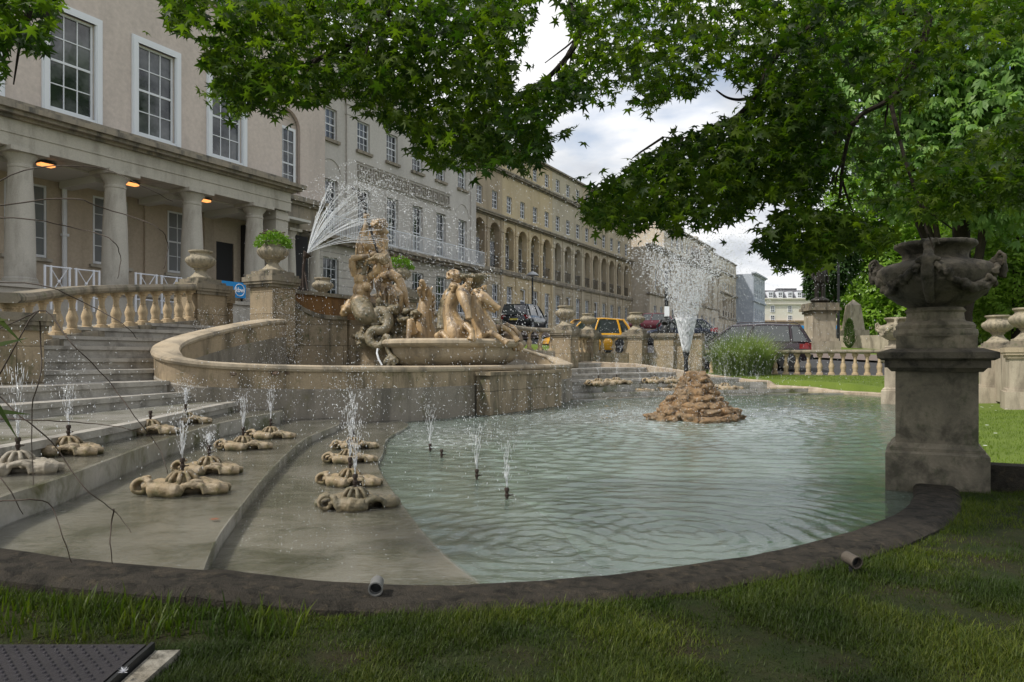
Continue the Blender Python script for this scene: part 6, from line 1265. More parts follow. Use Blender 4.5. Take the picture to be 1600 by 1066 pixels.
# ================================================================ STREET FURNITURE
x, y = cz(832, 50); g = ground_at(x, y); LPt = empty('lamp_post', (x, y, g), 'slim black street lamp post in front of the ochre terrace house', 'lamp post', 'lamp posts')
b = MB(True); top = 1+(HY-432)/FPX*50; b.tube([(x, y, g), (x, y, g+0.9), (x, y, g+0.95), (x, y, top)], [0.11, 0.11, 0.075, 0.06], 10); b.build('post', M['iron'], LPt)
b = MB(True); b.lathe([(0.06, -0.1), (0.1, 0.0), (0.42, 0.06), (0.42, 0.1), (0.25, 0.26), (0.05, 0.34), (0, 0.35)], 16, (x, y, top)); b.build('lantern', plain('lantern_glass', (0.35, 0.36, 0.37), 0.3), LPt)
px_ = F(26.2, 7.75, 1.9); OL = empty('ornate_lamp', px_, 'ornate black scrolled lamp post on the far pier beside the tall jet', 'lamp post', 'lamp posts')
b = MB(True); b.lathe([(0.30, 0), (0.30, 0.1), (0.2, 0.16), (0.13, 0.3), (0.22, 0.42), (0.10, 0.55), (0.10, 0.62), (0.07, 0.7), (0.06, 2.2), (0.09, 2.25), (0.05, 2.4)], 14, tuple(px_)); b.build('post', M['iron'], OL)
b = MB(True)
for k in range(4): a = k*math.pi/2; b.tube([px_+Vector((0.28*math.cos(a), 0.28*math.sin(a), 0.1)), px_+Vector((0.34*math.cos(a), 0.34*math.sin(a), 0.3)), px_+Vector((0.16*math.cos(a), 0.16*math.sin(a), 0.5))], 0.04, 6); b.tube([px_+Vector((0, 0, 2.2)), px_+Vector((0.25*math.cos(a), 0.25*math.sin(a), 2.35)), px_+Vector((0.2*math.cos(a), 0.2*math.sin(a), 2.5))], 0.025, 6)
b.build('scrolls', M['iron'], OL)
b = MB(); b.box((px_.x-0.09, px_.y-0.1, px_.z+0.62), (px_.x+0.09, px_.y-0.085, px_.z+0.98)); b.build('notice', M['white_sign'], OL)
# statue on its plinth, obelisk, topiary, memorial wall
c = Wg(1281, 39, 0); g = ground_at(c.x, c.y); PS = empty('bronze_statue', (c.x, c.y, 3.9), 'dark bronze standing figure on the tall stone plinth, its upper half hidden by leaves', 'statue')
b = MB(); b.ell((c.x, c.y, 4.05), (0.5, 0.5, 0.16), seg=12)
for sg in (-1, 1): b.tube([(c.x+sg*0.17, c.y, 4.0), (c.x+sg*0.16, c.y, 4.6), (c.x+sg*0.12, c.y, 5.1)], [0.11, 0.13, 0.17], 10)
b.tube([(c.x, c.y, 5.0), (c.x, c.y, 5.5), (c.x, c.y, 5.9)], [0.26, 0.3, 0.22], 12); b.ell((c.x, c.y, 6.2), (0.15, 0.16, 0.2)); b.tube([(c.x-0.28, c.y, 5.75), (c.x-0.42, c.y, 5.35), (c.x-0.25, c.y-0.15, 5.05)], [0.1, 0.09, 0.07], 8); b.tube([(c.x+0.28, c.y, 5.75), (c.x+0.42, c.y, 5.35), (c.x+0.4, c.y, 4.95)], [0.1, 0.09, 0.07], 8)
sculpt('figure', b, M['bronze'], PS, 0.035, 2)
PP_ = empty('statue_plinth', (c.x, c.y, g), 'tall grey stone plinth standing beyond the balustrade on the right', 'plinth')
def bx(mb, h, a, b_, cc=c): mb.box((cc.x-h, cc.y-h, a), (cc.x+h, cc.y+h, b_))
b = MB(); bx(b, 0.60, g+0.4, 3.35); b.build('shaft', M['pale_pier'], PP_)
b = MB(); bx(b, 0.68, 3.35, 3.5); bx(b, 0.80, 3.5, 3.65); bx(b, 0.72, 3.65, 3.9); b.build('cap', M['rail'], PP_)
b = MB(); bx(b, 0.78, g-0.3, g+0.62); bx(b, 0.70, g+0.62, g+0.75); b.build('base', M['pale_pier'], PP_)
c = Wg(1333, 50, 0); g = ground_at(c.x, c.y); OB = empty('obelisk', (c.x, c.y, g), 'pale stone obelisk memorial seen beyond the statue plinth', 'obelisk')
b = MB(); bx(b, 1.0, g-0.2, 2.4, c); bx(b, 0.75, 2.4, 2.9, c)
b.add([(c.x-.55, c.y-.55, 2.9), (c.x+.55, c.y-.55, 2.9), (c.x+.55, c.y+.55, 2.9), (c.x-.55, c.y+.55, 2.9), (c.x-.36, c.y-.36, 4.6), (c.x+.36, c.y-.36, 4.6), (c.x+.36, c.y+.36, 4.6), (c.x-.36, c.y+.36, 4.6), (c.x, c.y, 5.0)], [(0, 1, 5, 4), (1, 2, 6, 5), (2, 3, 7, 6), (3, 0, 4, 7), (4, 5, 8), (5, 6, 8), (6, 7, 8), (7, 4, 8)]); b.build('shaft', M['pale_pier'], OB)
a_, e_ = Wg(1308, 46, 1.4), Wg(1400, 44, 1.4); b = MB(); b.sweep([a_, e_], [(-0.1, -0.6), (-0.1, 1.0), (0.1, 1.0), (0.1, -0.6)]); tag(b.build('memorial_wall', M['pale_pier']), 'low pale wall around the obelisk memorial', 'wall')
b = MB(True); pp = Wg(1310, 41, 0); g = ground_at(pp.x, pp.y); b.tube([(pp.x, pp.y, g), (pp.x, pp.y, 7.2)], [0.09, 0.06], 8); tag(b.build('sign_post', M['iron']), 'plain dark post just right of the statue plinth', 'post')
# railings and banner by the colonnade
def railing(pxa, pxb, D_, top_py, label):
    sa, _ = facade(pxa, 440, D_); sb, _ = facade(pxb, 440, D_); _, z1 = facade((pxa+pxb)/2, top_py, D_); z0 = z1-0.85
    r = empty('white_railing', F(sa, D_, z0), label, 'railing', 'white criss-cross railings by the colonnade', TH); b = MB(); n = 2; t = 0.022
    for k in range(n+1):
        s = sa+(sb-sa)*k/n
        for dd in ((-0.09, 0.09) if 0 < k < n else (0, 0.16 if k == 0 else -0.16)): fb(b, s+dd-t, s+dd+t, D_-t, D_+t, z0-0.3, z1+0.03)
    b.build('posts', M['white_paint'], r); b = MB()
    for k in range(n):
        s0 = sa+(sb-sa)*k/n+0.13; s1 = sa+(sb-sa)*(k+1)/n-0.13
        for z in (z0+0.08, z1): b.tube([F(s0-0.1, D_, z), F(s1+0.1, D_, z)], 0.02, 6)
        b.tube([F(s0, D_, z0+0.08), F(s1, D_, z1)], 0.013, 6); b.tube([F(s0, D_, z1), F(s1, D_, z0+0.08)], 0.013, 6); b.ell(F((s0+s1)/2, D_, (z0+z1)/2+0.04), (0.045,)*3, seg=8)
    b.build('cross_bars', M['white_paint'], r)
railing(70, 155, 20.2, 420, 'white criss-cross railing panel between the first and second columns')
railing(212, 283, 20.2, 431, 'white criss-cross railing panel just left of the plain urn')
sa, za = facade(335, 437, 19.0); sb, zb2 = facade(384, 441, 19.0); BN = empty('blue_banner', F(sa, 19.0, za-0.7), 'bright blue banner with a white ringed logo, between the plain urn and the tall pier', 'banner', rz=TH)
b = MB(); b.box((sa-0.4, 19.0, za-0.50), (sb, 19.03, za), fn=F); b.build('cloth', M['blue_sign'], BN)
rg = 0.19; cs_ = sb-0.26; cz_ = za-0.25; b = MB(); b.tube([F(cs_+rg*math.cos(a), 18.985, cz_+rg*math.sin(a)) for a in np.linspace(0, 2*math.pi, 33)], 0.014, 6); b.build('logo_ring', M['white_sign'], BN)
tcv = bpy.data.curves.new('lettering', 'FONT'); tcv.body = 'kbw'; tcv.size = 0.20; tcv.extrude = 0.004; tcv.offset = 0.006; tcv.align_x = 'CENTER'; tcv.align_y = 'CENTER'; tcv.materials.append(M['white_sign'])
to = bpy.data.objects.new('t', tcv); col.objects.link(to); dg = bpy.context.evaluated_depsgraph_get(); me = bpy.data.meshes.new_from_object(to.evaluated_get(dg)); bpy.data.objects.remove(to)
me.name = 'lettering'; me.transform(Matrix.Rotation(R(90), 4, 'X')); link('lettering', me, BN, (cs_-sa, 18.985-19.0, cz_-(za-0.7)))
# ================================================================ FOREGROUND ITEMS
# iron access cover
gz_ = 0.045; GC = empty('access_cover', (-1.6, 2.45, gz_), 'dark studded iron access cover in the grass at the bottom left corner', 'access cover')
c4p = [(-2.6, 2.10), (-1.22, 2.10), (-1.16, 2.13), (-0.98, 2.50), (-0.99, 2.515), (-2.6, 2.515)]
q0 = gp(0, 1008, gz_+0.03); q1 = gp(228, 1007, gz_+0.03); q2 = gp(150, 1075, gz_+0.03)
d1 = (q1-q2); far_y = q1.y
poly = [(q1.x, q1.y), (q1.x+1.3*(q2.x-q1.x)*1.9, q1.y+1.9*1.3*(q2.y-q1.y)), (-3.0, q1.y+1.9*1.3*(q2.y-q1.y)), (-3.0, q1.y)]
b = MB(); b.prism(poly, gz_-0.06, gz_+0.03); b.build('plate', M['grate'], GC)
b = MB()
x = q1.x-0.03; row = 0; yy_ = q1.y-0.022
while yy_ > q1.y-0.42:
    xr = q1.x+(q2.x-q1.x)*(q1.y-yy_)/max(q1.y-q2.y, 1e-3)-0.035-(0.02 if row % 2 else 0); x = xr
    while x > -2.3:
        b.lathe([(0.0075, 0.0), (0.0055, 0.005), (0.0, 0.0065)], 6, (x, yy_, gz_+0.0301)); x -= 0.042
    yy_ -= 0.024; row += 1
b.build('studs', M['grate'], GC)
b = MB(); e1 = Vector((q1.x+0.012, q1.y+0.01, 0)); e2 = Vector((poly[1][0]+0.012, poly[1][1], 0)); b.sweep([e2+Vector((0, 0, gz_)), e1+Vector((0, 0, gz_))], [(-0.012, -0.06), (-0.012, 0.034), (0.0, 0.034), (0.0, -0.06)]); b.build('frame_edge', M['iron'], GC)
b = MB(); dirn = Vector((q2.x-q1.x, q2.y-q1.y, 0)).normalized(); nrm = Vector((-dirn.y, dirn.x, 0)); nrm = nrm if nrm.x > 0 else -nrm
s0 = Vector((q1.x+0.02, q1.y-0.005, 0)); P4 = [s0+nrm*0.012, s0+nrm*0.06+Vector((0.03, 0.004, 0)), s0+dirn*0.3+nrm*0.075, s0+dirn*0.9+nrm*0.06, s0+dirn*0.9+nrm*0.012]
b.prism([(p.x, p.y) for p in P4], -0.05, gz_+0.012); tag(b.build('stone_edging', M['cover_edge']), 'worn pale stone edging beside the studded iron cover', 'edging stone')
fp = gp(193, 1055, gz_+0.03); n = 90; D_ = rng.normal(size=(n, 3)); D_[:, 2] = np.abs(D_[:, 2]); X, Y, Zx = frames(D_); me = scatter('feather', np.tile(np.array([0, 0, 0.004]), (n, 1)), X, Y, Zx, rng.uniform(0.010, 0.022, n), [(-0.06, 0, 0), (0.06, 0, 0), (0, 1, 0)], [(0, 1, 2)], M['feather']); tag(link('feather', me, None, fp+Vector((0, 0, 0.004))), 'small fluffy white feather lying by the iron cover', 'feather')
# spotlights on the kerb
for (px, py, zk, lab, tilt) in ((588, 930, 0.10, 'small grey spotlight on the kerb in the middle of the foreground', 0.2), (1332, 888, 0.09, 'small rusty cylindrical spotlight on the kerb at the right, near the big pier', -0.2)):
    p = gp(px, py, zk-0.03); SL = empty('spotlight', p, lab, 'spotlight', 'small spotlights on the kerb')
    d = Vector((0.25*(1 if px > 900 else 0.3), -1.0, -0.12)).normalized(); c0_ = p+Vector((0, 0, 0.036)); b = MB(True)
    T_ = Matrix.Translation(c0_) @ d.to_track_quat('Z', 'Y').to_matrix().to_4x4()
    b.lathe([(0.0, -0.05), (0.023, -0.048), (0.026, -0.04), (0.026, 0.022), (0.029, 0.023), (0.029, 0.032), (0.0235, 0.032), (0.023, 0.008), (0, 0.0)], 24, (0, 0, 0), T_); b.build('housing', plain('grey_lamp_case', (0.22, 0.22, 0.21), 0.6, 0.4, 0.3, 60, 0.5) if px < 900 else plain('weathered_lamp_case', (0.12, 0.10, 0.08), 0.7, 0.3, 0.3, 60, 0.5), SL)
    b = MB(); b.tube([p+Vector((0, 0.01, -0.06)), p+Vector((0, 0.01, 0.02))], 0.012, 8); b.lathe([(0.0225, 0.008), (0.0, 0.012)], 16, (0, 0, 0), T_); b.build('bracket', M['iron'], SL)
# ================================================================ TREES
def poly_mask(px, py, poly):
    c = np.zeros(len(px), bool); n = len(poly)
    for i in range(n):
        x1, y1 = poly[i]; x2, y2 = poly[(i+1) % n]
        cr = ((y1 > py) != (y2 > py)) & (px < (x2-x1)*(py-y1)/((y2-y1) if y2 != y1 else 1e-9)+x1); c ^= cr
    return c
# palmate maple leaf, seven pointed lobes
def maple_leaf():
    tips = [(-150, .42), (-105, .72), (-55, .92), (0, 1.0), (55, .92), (105, .72), (150, .42)]; vs = [(0, 0, 0)]; 
    for k, (a, l) in enumerate(tips):
        t = R(90-a); vs.append((l*math.cos(t)*0.62, l*math.sin(t)*0.62+0.0, -0.10*abs(a)/150-0.05))
        if k < 6: am = R(90-(a+tips[k+1][0])/2); vs.append((0.21*math.cos(am), 0.21*math.sin(am), 0.0))
    fs = []
    n = len(vs)-1
    for k in range(7):
        i = 1+2*k; l = i-1 if k > 0 else 0; r_ = i+1 if k < 6 else 0
        if k == 0: fs.append((0, i, i+1, 0)[:3]+(0,))
        elif k == 6: fs.append((0, i-1, i, 0)[:3]+(0,))
        else: fs.append((0, i-1, i, i+1))
    vs2 = vs+[(0.001, -0.05, 0)]
    fs[0] = (len(vs), 1, 2, 0); fs[6] = (0, 12, 13, len(vs))
    return vs2, fs
MLV, MLF = maple_leaf()
regs = [  # polygon, number of leaves, near depth, far depth
 ([(-80, -30), (98, -30), (92, 40), (70, 62), (72, 90), (45, 78), (30, 62), (0, 70), (-80, 60)], 330, 2.9, 3.8),
 ([(-80, 90), (10, 88), (14, 120), (2, 130), (-80, 130)], 40, 2.9, 3.4),
 ([(248, -30), (335, -30), (322, 28), (300, 48), (285, 50), (262, 40)], 150, 3.4, 4.2),
 ([(345, -40), (842, -40), (832, 40), (812, 95), (800, 140), (850, 120), (896, 96), (930, 130), (905, 165), (872, 172), (852, 190), (866, 226), (850, 250), (828, 272), (800, 268), (752, 262), (708, 262), (675, 262), (652, 236), (640, 205), (604, 190), (560, 170), (528, 140), (505, 160), (474, 166), (452, 150), (440, 184), (418, 184), (400, 160), (384, 182), (362, 186), (350, 152), (328, 160), (320, 140), (338, 110), (312, 98), (322, 62), (338, 30)], 4300, 3.4, 5.0),
 ([(876, 190), (890, 196), (888, 208), (872, 206)], 6, 4.2, 4.5),
 ([(850, -40), (1320, -40), (1300, 110), (1200, 130), (1165, 128), (1150, 135), (1120, 98), (1105, 140), (1060, 150), (1030, 160), (1012, 172), (998, 166), (975, 150), (950, 158), (940, 176), (922, 172), (926, 150), (900, 140), (885, 100), (898, 60), (880, 20)], 2900, 3.6, 5.4),
 ([(908, 338), (914, 308), (938, 280), (970, 262), (1010, 234), (1060, 204), (1100, 196), (1130, 184), (1168, 168), (1180, 128), (1300, 100), (1330, 180), (1300, 260), (1268, 330), (1225, 322), (1192, 306), (1160, 340), (1132, 344), (1100, 350), (1062, 364), (1036, 352), (1010, 346), (985, 368), (962, 352), (935, 352)], 2900, 3.6, 5.2),
 ([(1170, 378), (1192, 360), (1205, 325), (1260, 320), (1330, 330), (1400, 350), (1402, 372), (1360, 395), (1330, 385), (1300, 410), (1262, 418), (1236, 412), (1214, 422), (1204, 398), (1184, 388)], 620, 3.6, 5.0),
 ([(1250, 130), (1330, 150), (1420, 190), (1440, 260), (1430, 330), (1330, 335), (1250, 330), (1230, 230)], 900, 3.8, 5.6),
 ([(1320, -40), (1640, -40), (1640, 40), (1560, 70), (1480, 120), (1430, 170), (1350, 140), (1300, 100)], 1500, 3.4, 5.2),
 ([(1460, 235), (1640, 150), (1640, 330), (1560, 320), (1500, 338), (1440, 345), (1420, 300)], 1100, 3.2, 4.8),
]
regs = [(a_, int(n_*(2.0 if i_ not in (5, 8, 9, 10) else (1.45 if i_ == 5 else (0.55, 1.0, 1.7)[i_-8]))), y0_, y1_) for i_, (a_, n_, y0_, y1_) in enumerate(regs)]
PX, PY, PD = [], [], []
for poly, n, y0, y1 in regs:
    xs = [p[0] for p in poly]; ys = [p[1] for p in poly]; got = 0
    while got < n:
        # leaves sit in small sprays of 3 to 8 round a twig end
        m_ = 400; cx_ = rng.uniform(min(xs), max(xs), m_); cy_ = rng.uniform(min(ys), max(ys), m_); k = poly_mask(cx_, cy_, poly); cx_, cy_ = cx_[k], cy_[k]
        d = rng.uniform(y0, y1, len(cx_)); rep = rng.integers(4, 9, len(cx_)); cx2 = np.repeat(cx_, rep)+rng.normal(size=rep.sum())*17; cy2 = np.repeat(cy_, rep)+rng.normal(size=rep.sum())*9+2; d2 = np.repeat(d, rep)+rng.normal(size=rep.sum())*0.07
        k = poly_mask(cx2, cy2-6, poly) | (rng.uniform(size=len(cx2)) < 0.10); cx2, cy2, d2 = cx2[k], cy2[k], d2[k]
        take = min(n-got, len(cx2)); PX.append(cx2[:take]); PY.append(cy2[:take]); PD.append(d2[:take]); got += take
PX, PY, PD = map(np.concatenate, (PX, PY, PD))
LP_ = np.stack([(PX-800)/FPX*PD, PD, CAMZ+(HY-PY)/FPX*PD], 1)
# unseen crown leaves above and beside the view, added to shade the foreground
n = 18000; ex = np.stack([rng.uniform(-7.0, 8.5, n), rng.uniform(-4.0, 3.2, n), rng.uniform(0, 1, n)], 1); vis_top = CAMZ+(HY+45)/FPX*np.maximum(ex[:, 1], 0); ex[:, 2] = np.maximum(vis_top, 2.5)+ex[:, 2]*1.9+0.05
kk = (np.hypot((ex[:, 0]-0.8)/7.8, (ex[:, 1]-0.5)/5.0) < 1) & (mnv := np.array([mnoise.noise(Vector(p)*0.9) for p in ex]) > -0.22); ex = ex[kk]
LP_ = np.concatenate([LP_, ex]); n = len(LP_)
dr_ = rng.normal(size=(n, 3))*0.75+np.array([0, 0, -0.55]); Yv = unit(dr_); upn = unit(rng.normal(size=(n, 3))*0.55+np.array([0, -0.1, 1.0])); Zv = unit(upn-Yv*np.sum(upn*Yv, 1, keepdims=True)); Xv = np.cross(Yv, Zv)
MT = empty('maple_tree', (4.6, -2.3, 0.05), 'broad maple whose leafy branches hang over the top of the view', 'tree')
link('crown', scatter('crown', LP_-np.array([4.6, -2.3, 0.05]), Xv, Yv, Zv, rng.uniform(0.052, 0.094, n), MLV, MLF, M['maple']), MT)
b = MB(True); b.tube([(4.6, -2.3, -0.1), (4.55, -2.25, 0.9), (4.4, -2.1, 1.9), (4.2, -1.8, 2.7)], [0.28, 0.21, 0.18, 0.15], 12); b.build('trunk', M['bark'], MT)
def limb(pts, r0, r1, tw=7):
    sm = smooth_path([tuple(p) for p in pts], 6); k = len(sm); b = MB(True); b.tube(sm, [r0+(0.022-r0)*min(1, i/13) if i < 13 and r0 > .03 else (min(r0, .022)+(r1-min(r0, .022))*max(0, (i-(13 if r0 > .03 else 0)))/(k-(13 if r0 > .03 else 0))) for i in range(k)], 8)
    for j in range(tw):
        i = rr.randrange(k//3, k-1); p = Vector(sm[i]); d = (Vector(sm[i+1])-p).normalized(); v = (d+Vector((rr.uniform(-.9, .9), rr.uniform(-.6, .6), rr.uniform(-.7, .35)))).normalized()
        q1_ = p+v*rr.uniform(.08, .18); q2_ = q1_+(v+Vector((rr.uniform(-.4, .4), 0, rr.uniform(-.5, .1))))*rr.uniform(.06, .14); b.tube([p, q1_, q2_], [0.008, 0.006, 0.003], 6)
    b.build('branch', M['bark'], MT)
st_ = Vector((4.2, -1.8, 2.7))
def PT(px, py, Y): return W(px, py, Y)
limb([st_, Vector((3.6, 0.5, 3.7)), PT(1462, -60, 4.2), PT(1452, 30, 4.2), PT(1425, 110, 4.2), PT(1390, 155, 4.25), PT(1340, 185, 4.3), PT(1320, 240, 4.35), PT(1312, 310, 4.4)], 0.12, 0.008, 10)
limb([PT(1390, 155, 4.25), PT(1405, 215, 4.1), PT(1420, 270, 4.0), PT(1440, 325, 3.95)], 0.014, 0.004, 3)
limb([PT(1340, 188, 4.3), PT(1290, 215, 4.3), PT(1240, 235, 4.35)], 0.014, 0.004, 4)
limb([st_, Vector((2.8, 0.8, 3.8)), PT(1320, -60, 4.4), PT(1290, 20, 4.4), PT(1235, 65, 4.4), PT(1200, 105, 4.4), PT(1180, 150, 4.4), PT(1140, 190, 4.4), PT(1075, 220, 4.4), PT(1020, 250, 4.4), PT(960, 300, 4.4)], 0.09, 0.006, 12)
limb([PT(1178, 152, 4.4), PT(1155, 156, 4.38), PT(1135, 152, 4.36), PT(1119, 141, 4.35)], 0.012, 0.004, 0)
limb([PT(1080, 214, 4.4), PT(1060, 216, 4.4), PT(1034, 214, 4.4)], 0.006, 0.003, 2)
limb([st_, Vector((1.8, 0.9, 3.9)), PT(925, -60, 4.3), PT(912, 30, 4.3), PT(896, 75, 4.3), PT(860, 118, 4.3), PT(815, 152, 4.3), PT(790, 180, 4.3), PT(740, 210, 4.3)], 0.07, 0.006, 12)
limb([st_, Vector((0.9, 0.7, 4.0)), PT(640, -60, 4.0), PT(600, 20, 4.0), PT(560, 60, 4.0), PT(480, 100, 4.0), PT(390, 140, 4.0)], 0.06, 0.005, 12)
limb([st_, Vector((-1.0, 0.3, 3.6)), PT(60, -60, 3.3), PT(45, 20, 3.3), PT(20, 60, 3.3)], 0.05, 0.005, 5)
# horse chestnut and other trees behind
def leafy_tree(name, base, crown, n, mat, label, size, tmpl='chest', trunk_r=0.35, seed=1, group=None, gap=0.0, droop=0.6):
    """crown: list of (cx,cy,cz,rx,ry,rz) lobes"""
    r = empty(name, base, label, 'tree', group); g = np.random.default_rng(seed); P_ = []; Nn = []
    vol = np.array([c[3]*c[5]+c[4]*c[5] for c in crown]); cnt = (n*vol/vol.sum()).astype(int)
    for (c, k) in zip(crown, cnt):
        D_ = unit(g.normal(size=(k, 3))); rad = g.uniform(0.62, 1.0, k)**0.6; nn = np.array([mnoise.noise(Vector(d)*2.6+Vector((seed, c[0], c[2])))+0.5*mnoise.noise(Vector(d)*6+Vector((seed, c[0], 1))) for d in D_])
        rad = rad*(1+0.30*nn); ok = nn > -0.42+gap; D_, rad = D_[ok], rad[ok]
        P_.append(np.array(c[:3])+D_*rad[:, None]*np.array(c[3:6])); Nn.append(D_)
    P_ = np.concatenate(P_); Nn = np.concatenate(Nn); k = len(P_)
    P_[:, 2] = np.maximum(P_[:, 2], base[2]+0.4)
    if tmpl == 'chest':     # drooping fan of five leaflets
        tv = []; tf = []
        for j, a in enumerate((-62, -32, 0, 32, 62)):
            l = 1.0-abs(a)/160; ca, sa = math.sin(R(a)), math.cos(R(a)); o_ = len(tv); tv += [(0, 0, 0), (ca*l*.6-sa*.15, sa*l*.6+ca*.15, -.10), (ca*l, sa*l, -.35), (ca*l*.6+sa*.15, sa*l*.6-ca*.15, -.10)]; tf.append((o_, o_+1, o_+2, o_+3))
    else: tv = [(0, 0, 0), (-0.28, 0.5, 0.04), (0, 1, 0), (0.28, 0.5, 0.04), (0.3, 0.2, 0), (0.75, 0.35, 0.1), (1.0, 0.8, 0), (0.55, 0.7, 0), (-0.2, 0.1, 0.1), (-0.7, 0.3, 0), (-0.9, 0.75, -0.1), (-0.45, 0.6, 0)]; tf = [(0, 1, 2, 3), (4, 5, 6, 7), (8, 9, 10, 11)]
    Yv = unit(Nn*0.6+g.normal(size=(k, 3))*0.45+np.array([0, 0, -droop])); up_ = unit(Nn*0.7+np.array([0, 0, 0.8])+g.normal(size=(k, 3))*0.35); Zv = unit(up_-Yv*np.sum(up_*Yv, 1, keepdims=True)); Xv = np.cross(Yv, Zv)
    link('crown', scatter('crown', P_-np.array(base), Xv, Yv, Zv, g.uniform(size*.7, size*1.3, k), tv, tf, mat), r)
    b = MB(True); c0_ = crown[0]; b.tube([base, (base[0]+.1, base[1], base[2]+1.5), (c0_[0], c0_[1], c0_[2])], [trunk_r*1.2, trunk_r*.8, trunk_r*.4], 10)
    for c in crown: b.tube([(base[0]+.1, base[1], base[2]+1.6), ((base[0]+c[0])/2, (base[1]+c[1])/2, (base[2]+c[2])/2+0.5), (c[0], c[1], c[2]+c[5]*.3)], [trunk_r*.45, trunk_r*.3, trunk_r*.12], 7)
    b.build('trunk', M['bark'], r); return r
def tb(px, Y, z=None): p = Wg(px, Y, 0); return (p.x, p.y, ground_at(p.x, p.y) if z is None else z)
def lobe(px, py, Y, rpx, rpy, ry=None): p = W(px, py, Y); rx = rpx/FPX*Y; return (p.x, p.y, p.z, rx, ry or rx*.8, rpy/FPX*Y)
leafy_tree('chestnut_tree', tb(1500, 24), [lobe(1500, 60, 24, 150, 190), lobe(1390, 130, 23, 110, 150), lobe(1560, 230, 22.5, 120, 130), lobe(1330, 40, 25, 100, 120), lobe(1440, 250, 23, 110, 90), lobe(1600, 60, 23, 120, 200), lobe(1470, -160, 24, 190, 160)], 15000, M['chestnut'], 'big horse chestnut with drooping fans of leaves filling the upper right background', 0.30, seed=2)
leafy_tree('broadleaf_tree', tb(1420, 58), [lobe(1400, 400, 58, 110, 100), lobe(1345, 440, 60, 55, 75), lobe(1480, 450, 56, 130, 95), lobe(1370, 330, 58, 80, 70), lobe(1420, 500, 56, 90, 45)], 15000, M['hedge'], 'bright green bushy tree behind the obelisk and the big dark urn', 0.42, 'leaf', seed=5, droop=0.1)
leafy_tree('broadleaf_tree', tb(1590, 27), [lobe(1590, 400, 27, 110, 110), lobe(1640, 330, 27, 110, 120), lobe(1540, 440, 28, 80, 80), lobe(1620, 480, 28, 90, 70)], 12000, M['hedge'], 'bright green bushy tree behind the two plain urns at the right edge', 0.20, 'leaf', seed=6, droop=0.1)
leafy_tree('small_tree', tb(1296, 48), [lobe(1290, 425, 48, 28, 40), lobe(1308, 400, 47, 30, 40), lobe(1275, 448, 48, 14, 16)], 3600, M['dark_leaf'], 'dark tree right behind the bronze statue, in front of the white building', 0.42, 'leaf', 0.3, seed=7)
leafy_tree('broadleaf_tree', tb(1500, 60), [lobe(1480, 380, 60, 130, 150), lobe(1580, 400, 58, 120, 140), lobe(1380, 430, 64, 60, 80), lobe(1500, 490, 56, 120, 60)], 7000, M['dark_leaf'], 'darker tree mass far behind the bright trees at the right', 0.5, 'leaf', 0.3, seed=9)
b_ = tb(1327, 45); TPn = empty('conifer_bush', b_, 'small upright clipped conifer in front of the obelisk', 'bush'); n = 1800; h = rng.uniform(0, 1, n); a = rng.uniform(0, 6.28, n); rd = 0.30*np.sqrt(np.clip(np.minimum(h*5, 1)*(1-h**2.2), 0, 1))*rng.uniform(.75, 1.08, n); D_ = np.stack([np.cos(a)*.5, np.sin(a)*.5, np.ones(n)], 1)
X, Y, Zx = frames(D_+rng.normal(size=(n, 3))*.25); link('crown', scatter('crown', np.stack([rd*np.cos(a), rd*np.sin(a), h*1.75], 1), X, Y, Zx, rng.uniform(.08, .16, n), [(-0.15, 0, 0), (0.15, 0, 0), (0, 1, 0)], [(0, 1, 2)], M['conifer']), TPn)
# reeds in front of the plum car
def blades(name, P_, H_, lean, wd, mat, segs=3, ori=None, parent=None, label=None):
    """P_ (n,3) roots; curved tapering blades; one mesh"""
    n = len(P_); a = rng.uniform(0, 2*np.pi, n); d = np.stack([np.cos(a), np.sin(a), 0*a], 1); sde = np.stack([-np.sin(a), np.cos(a), 0*a], 1); rows = []
    for i in range(segs+1):
        t = i/segs; c = P_+np.array([0, 0, 1.0])*(H_*t*(1-0.25*lean*t))[:, None]+d*(H_*lean*t*t)[:, None]; w_ = wd*(1-t)**0.7
        rows.append(c-sde*w_[:, None]); rows.append(c+sde*w_[:, None])
    V = np.stack(rows, 1); k = 2*(segs+1); f = np.array([(2*i, 2*i+1, 2*i+3, 2*i+2) for i in range(segs)])
    return np_mesh(name, V.reshape(-1, 3), (f[None]+(np.arange(n)*k)[:, None, None]).reshape(-1, 4), mat)
n = 2900; g0 = Wg(1160, 24.6, 0); a = rng.uniform(0, 6.28, n); q_ = np.sqrt(rng.uniform(0, 1, n)); Pr = np.stack([g0.x+q_*0.95*np.cos(a), g0.y+q_*0.55*np.sin(a), np.zeros(n)], 1); Pr[:, 2] = [ground_at(*p[:2]) for p in Pr]
o_ = np.array([g0.x, g0.y, 0.4]); me = blades('reed_clump', Pr-o_, rng.uniform(1.2, 2.05, n)*(1-.3*q_), rng.uniform(.1, 1.0, n), rng.uniform(.007, .014, n), M['reed'], 4); tag(link('reed_clump', me, None, o_), 'feathery clump of tall green reeds in front of the plum coloured car', 'reeds')
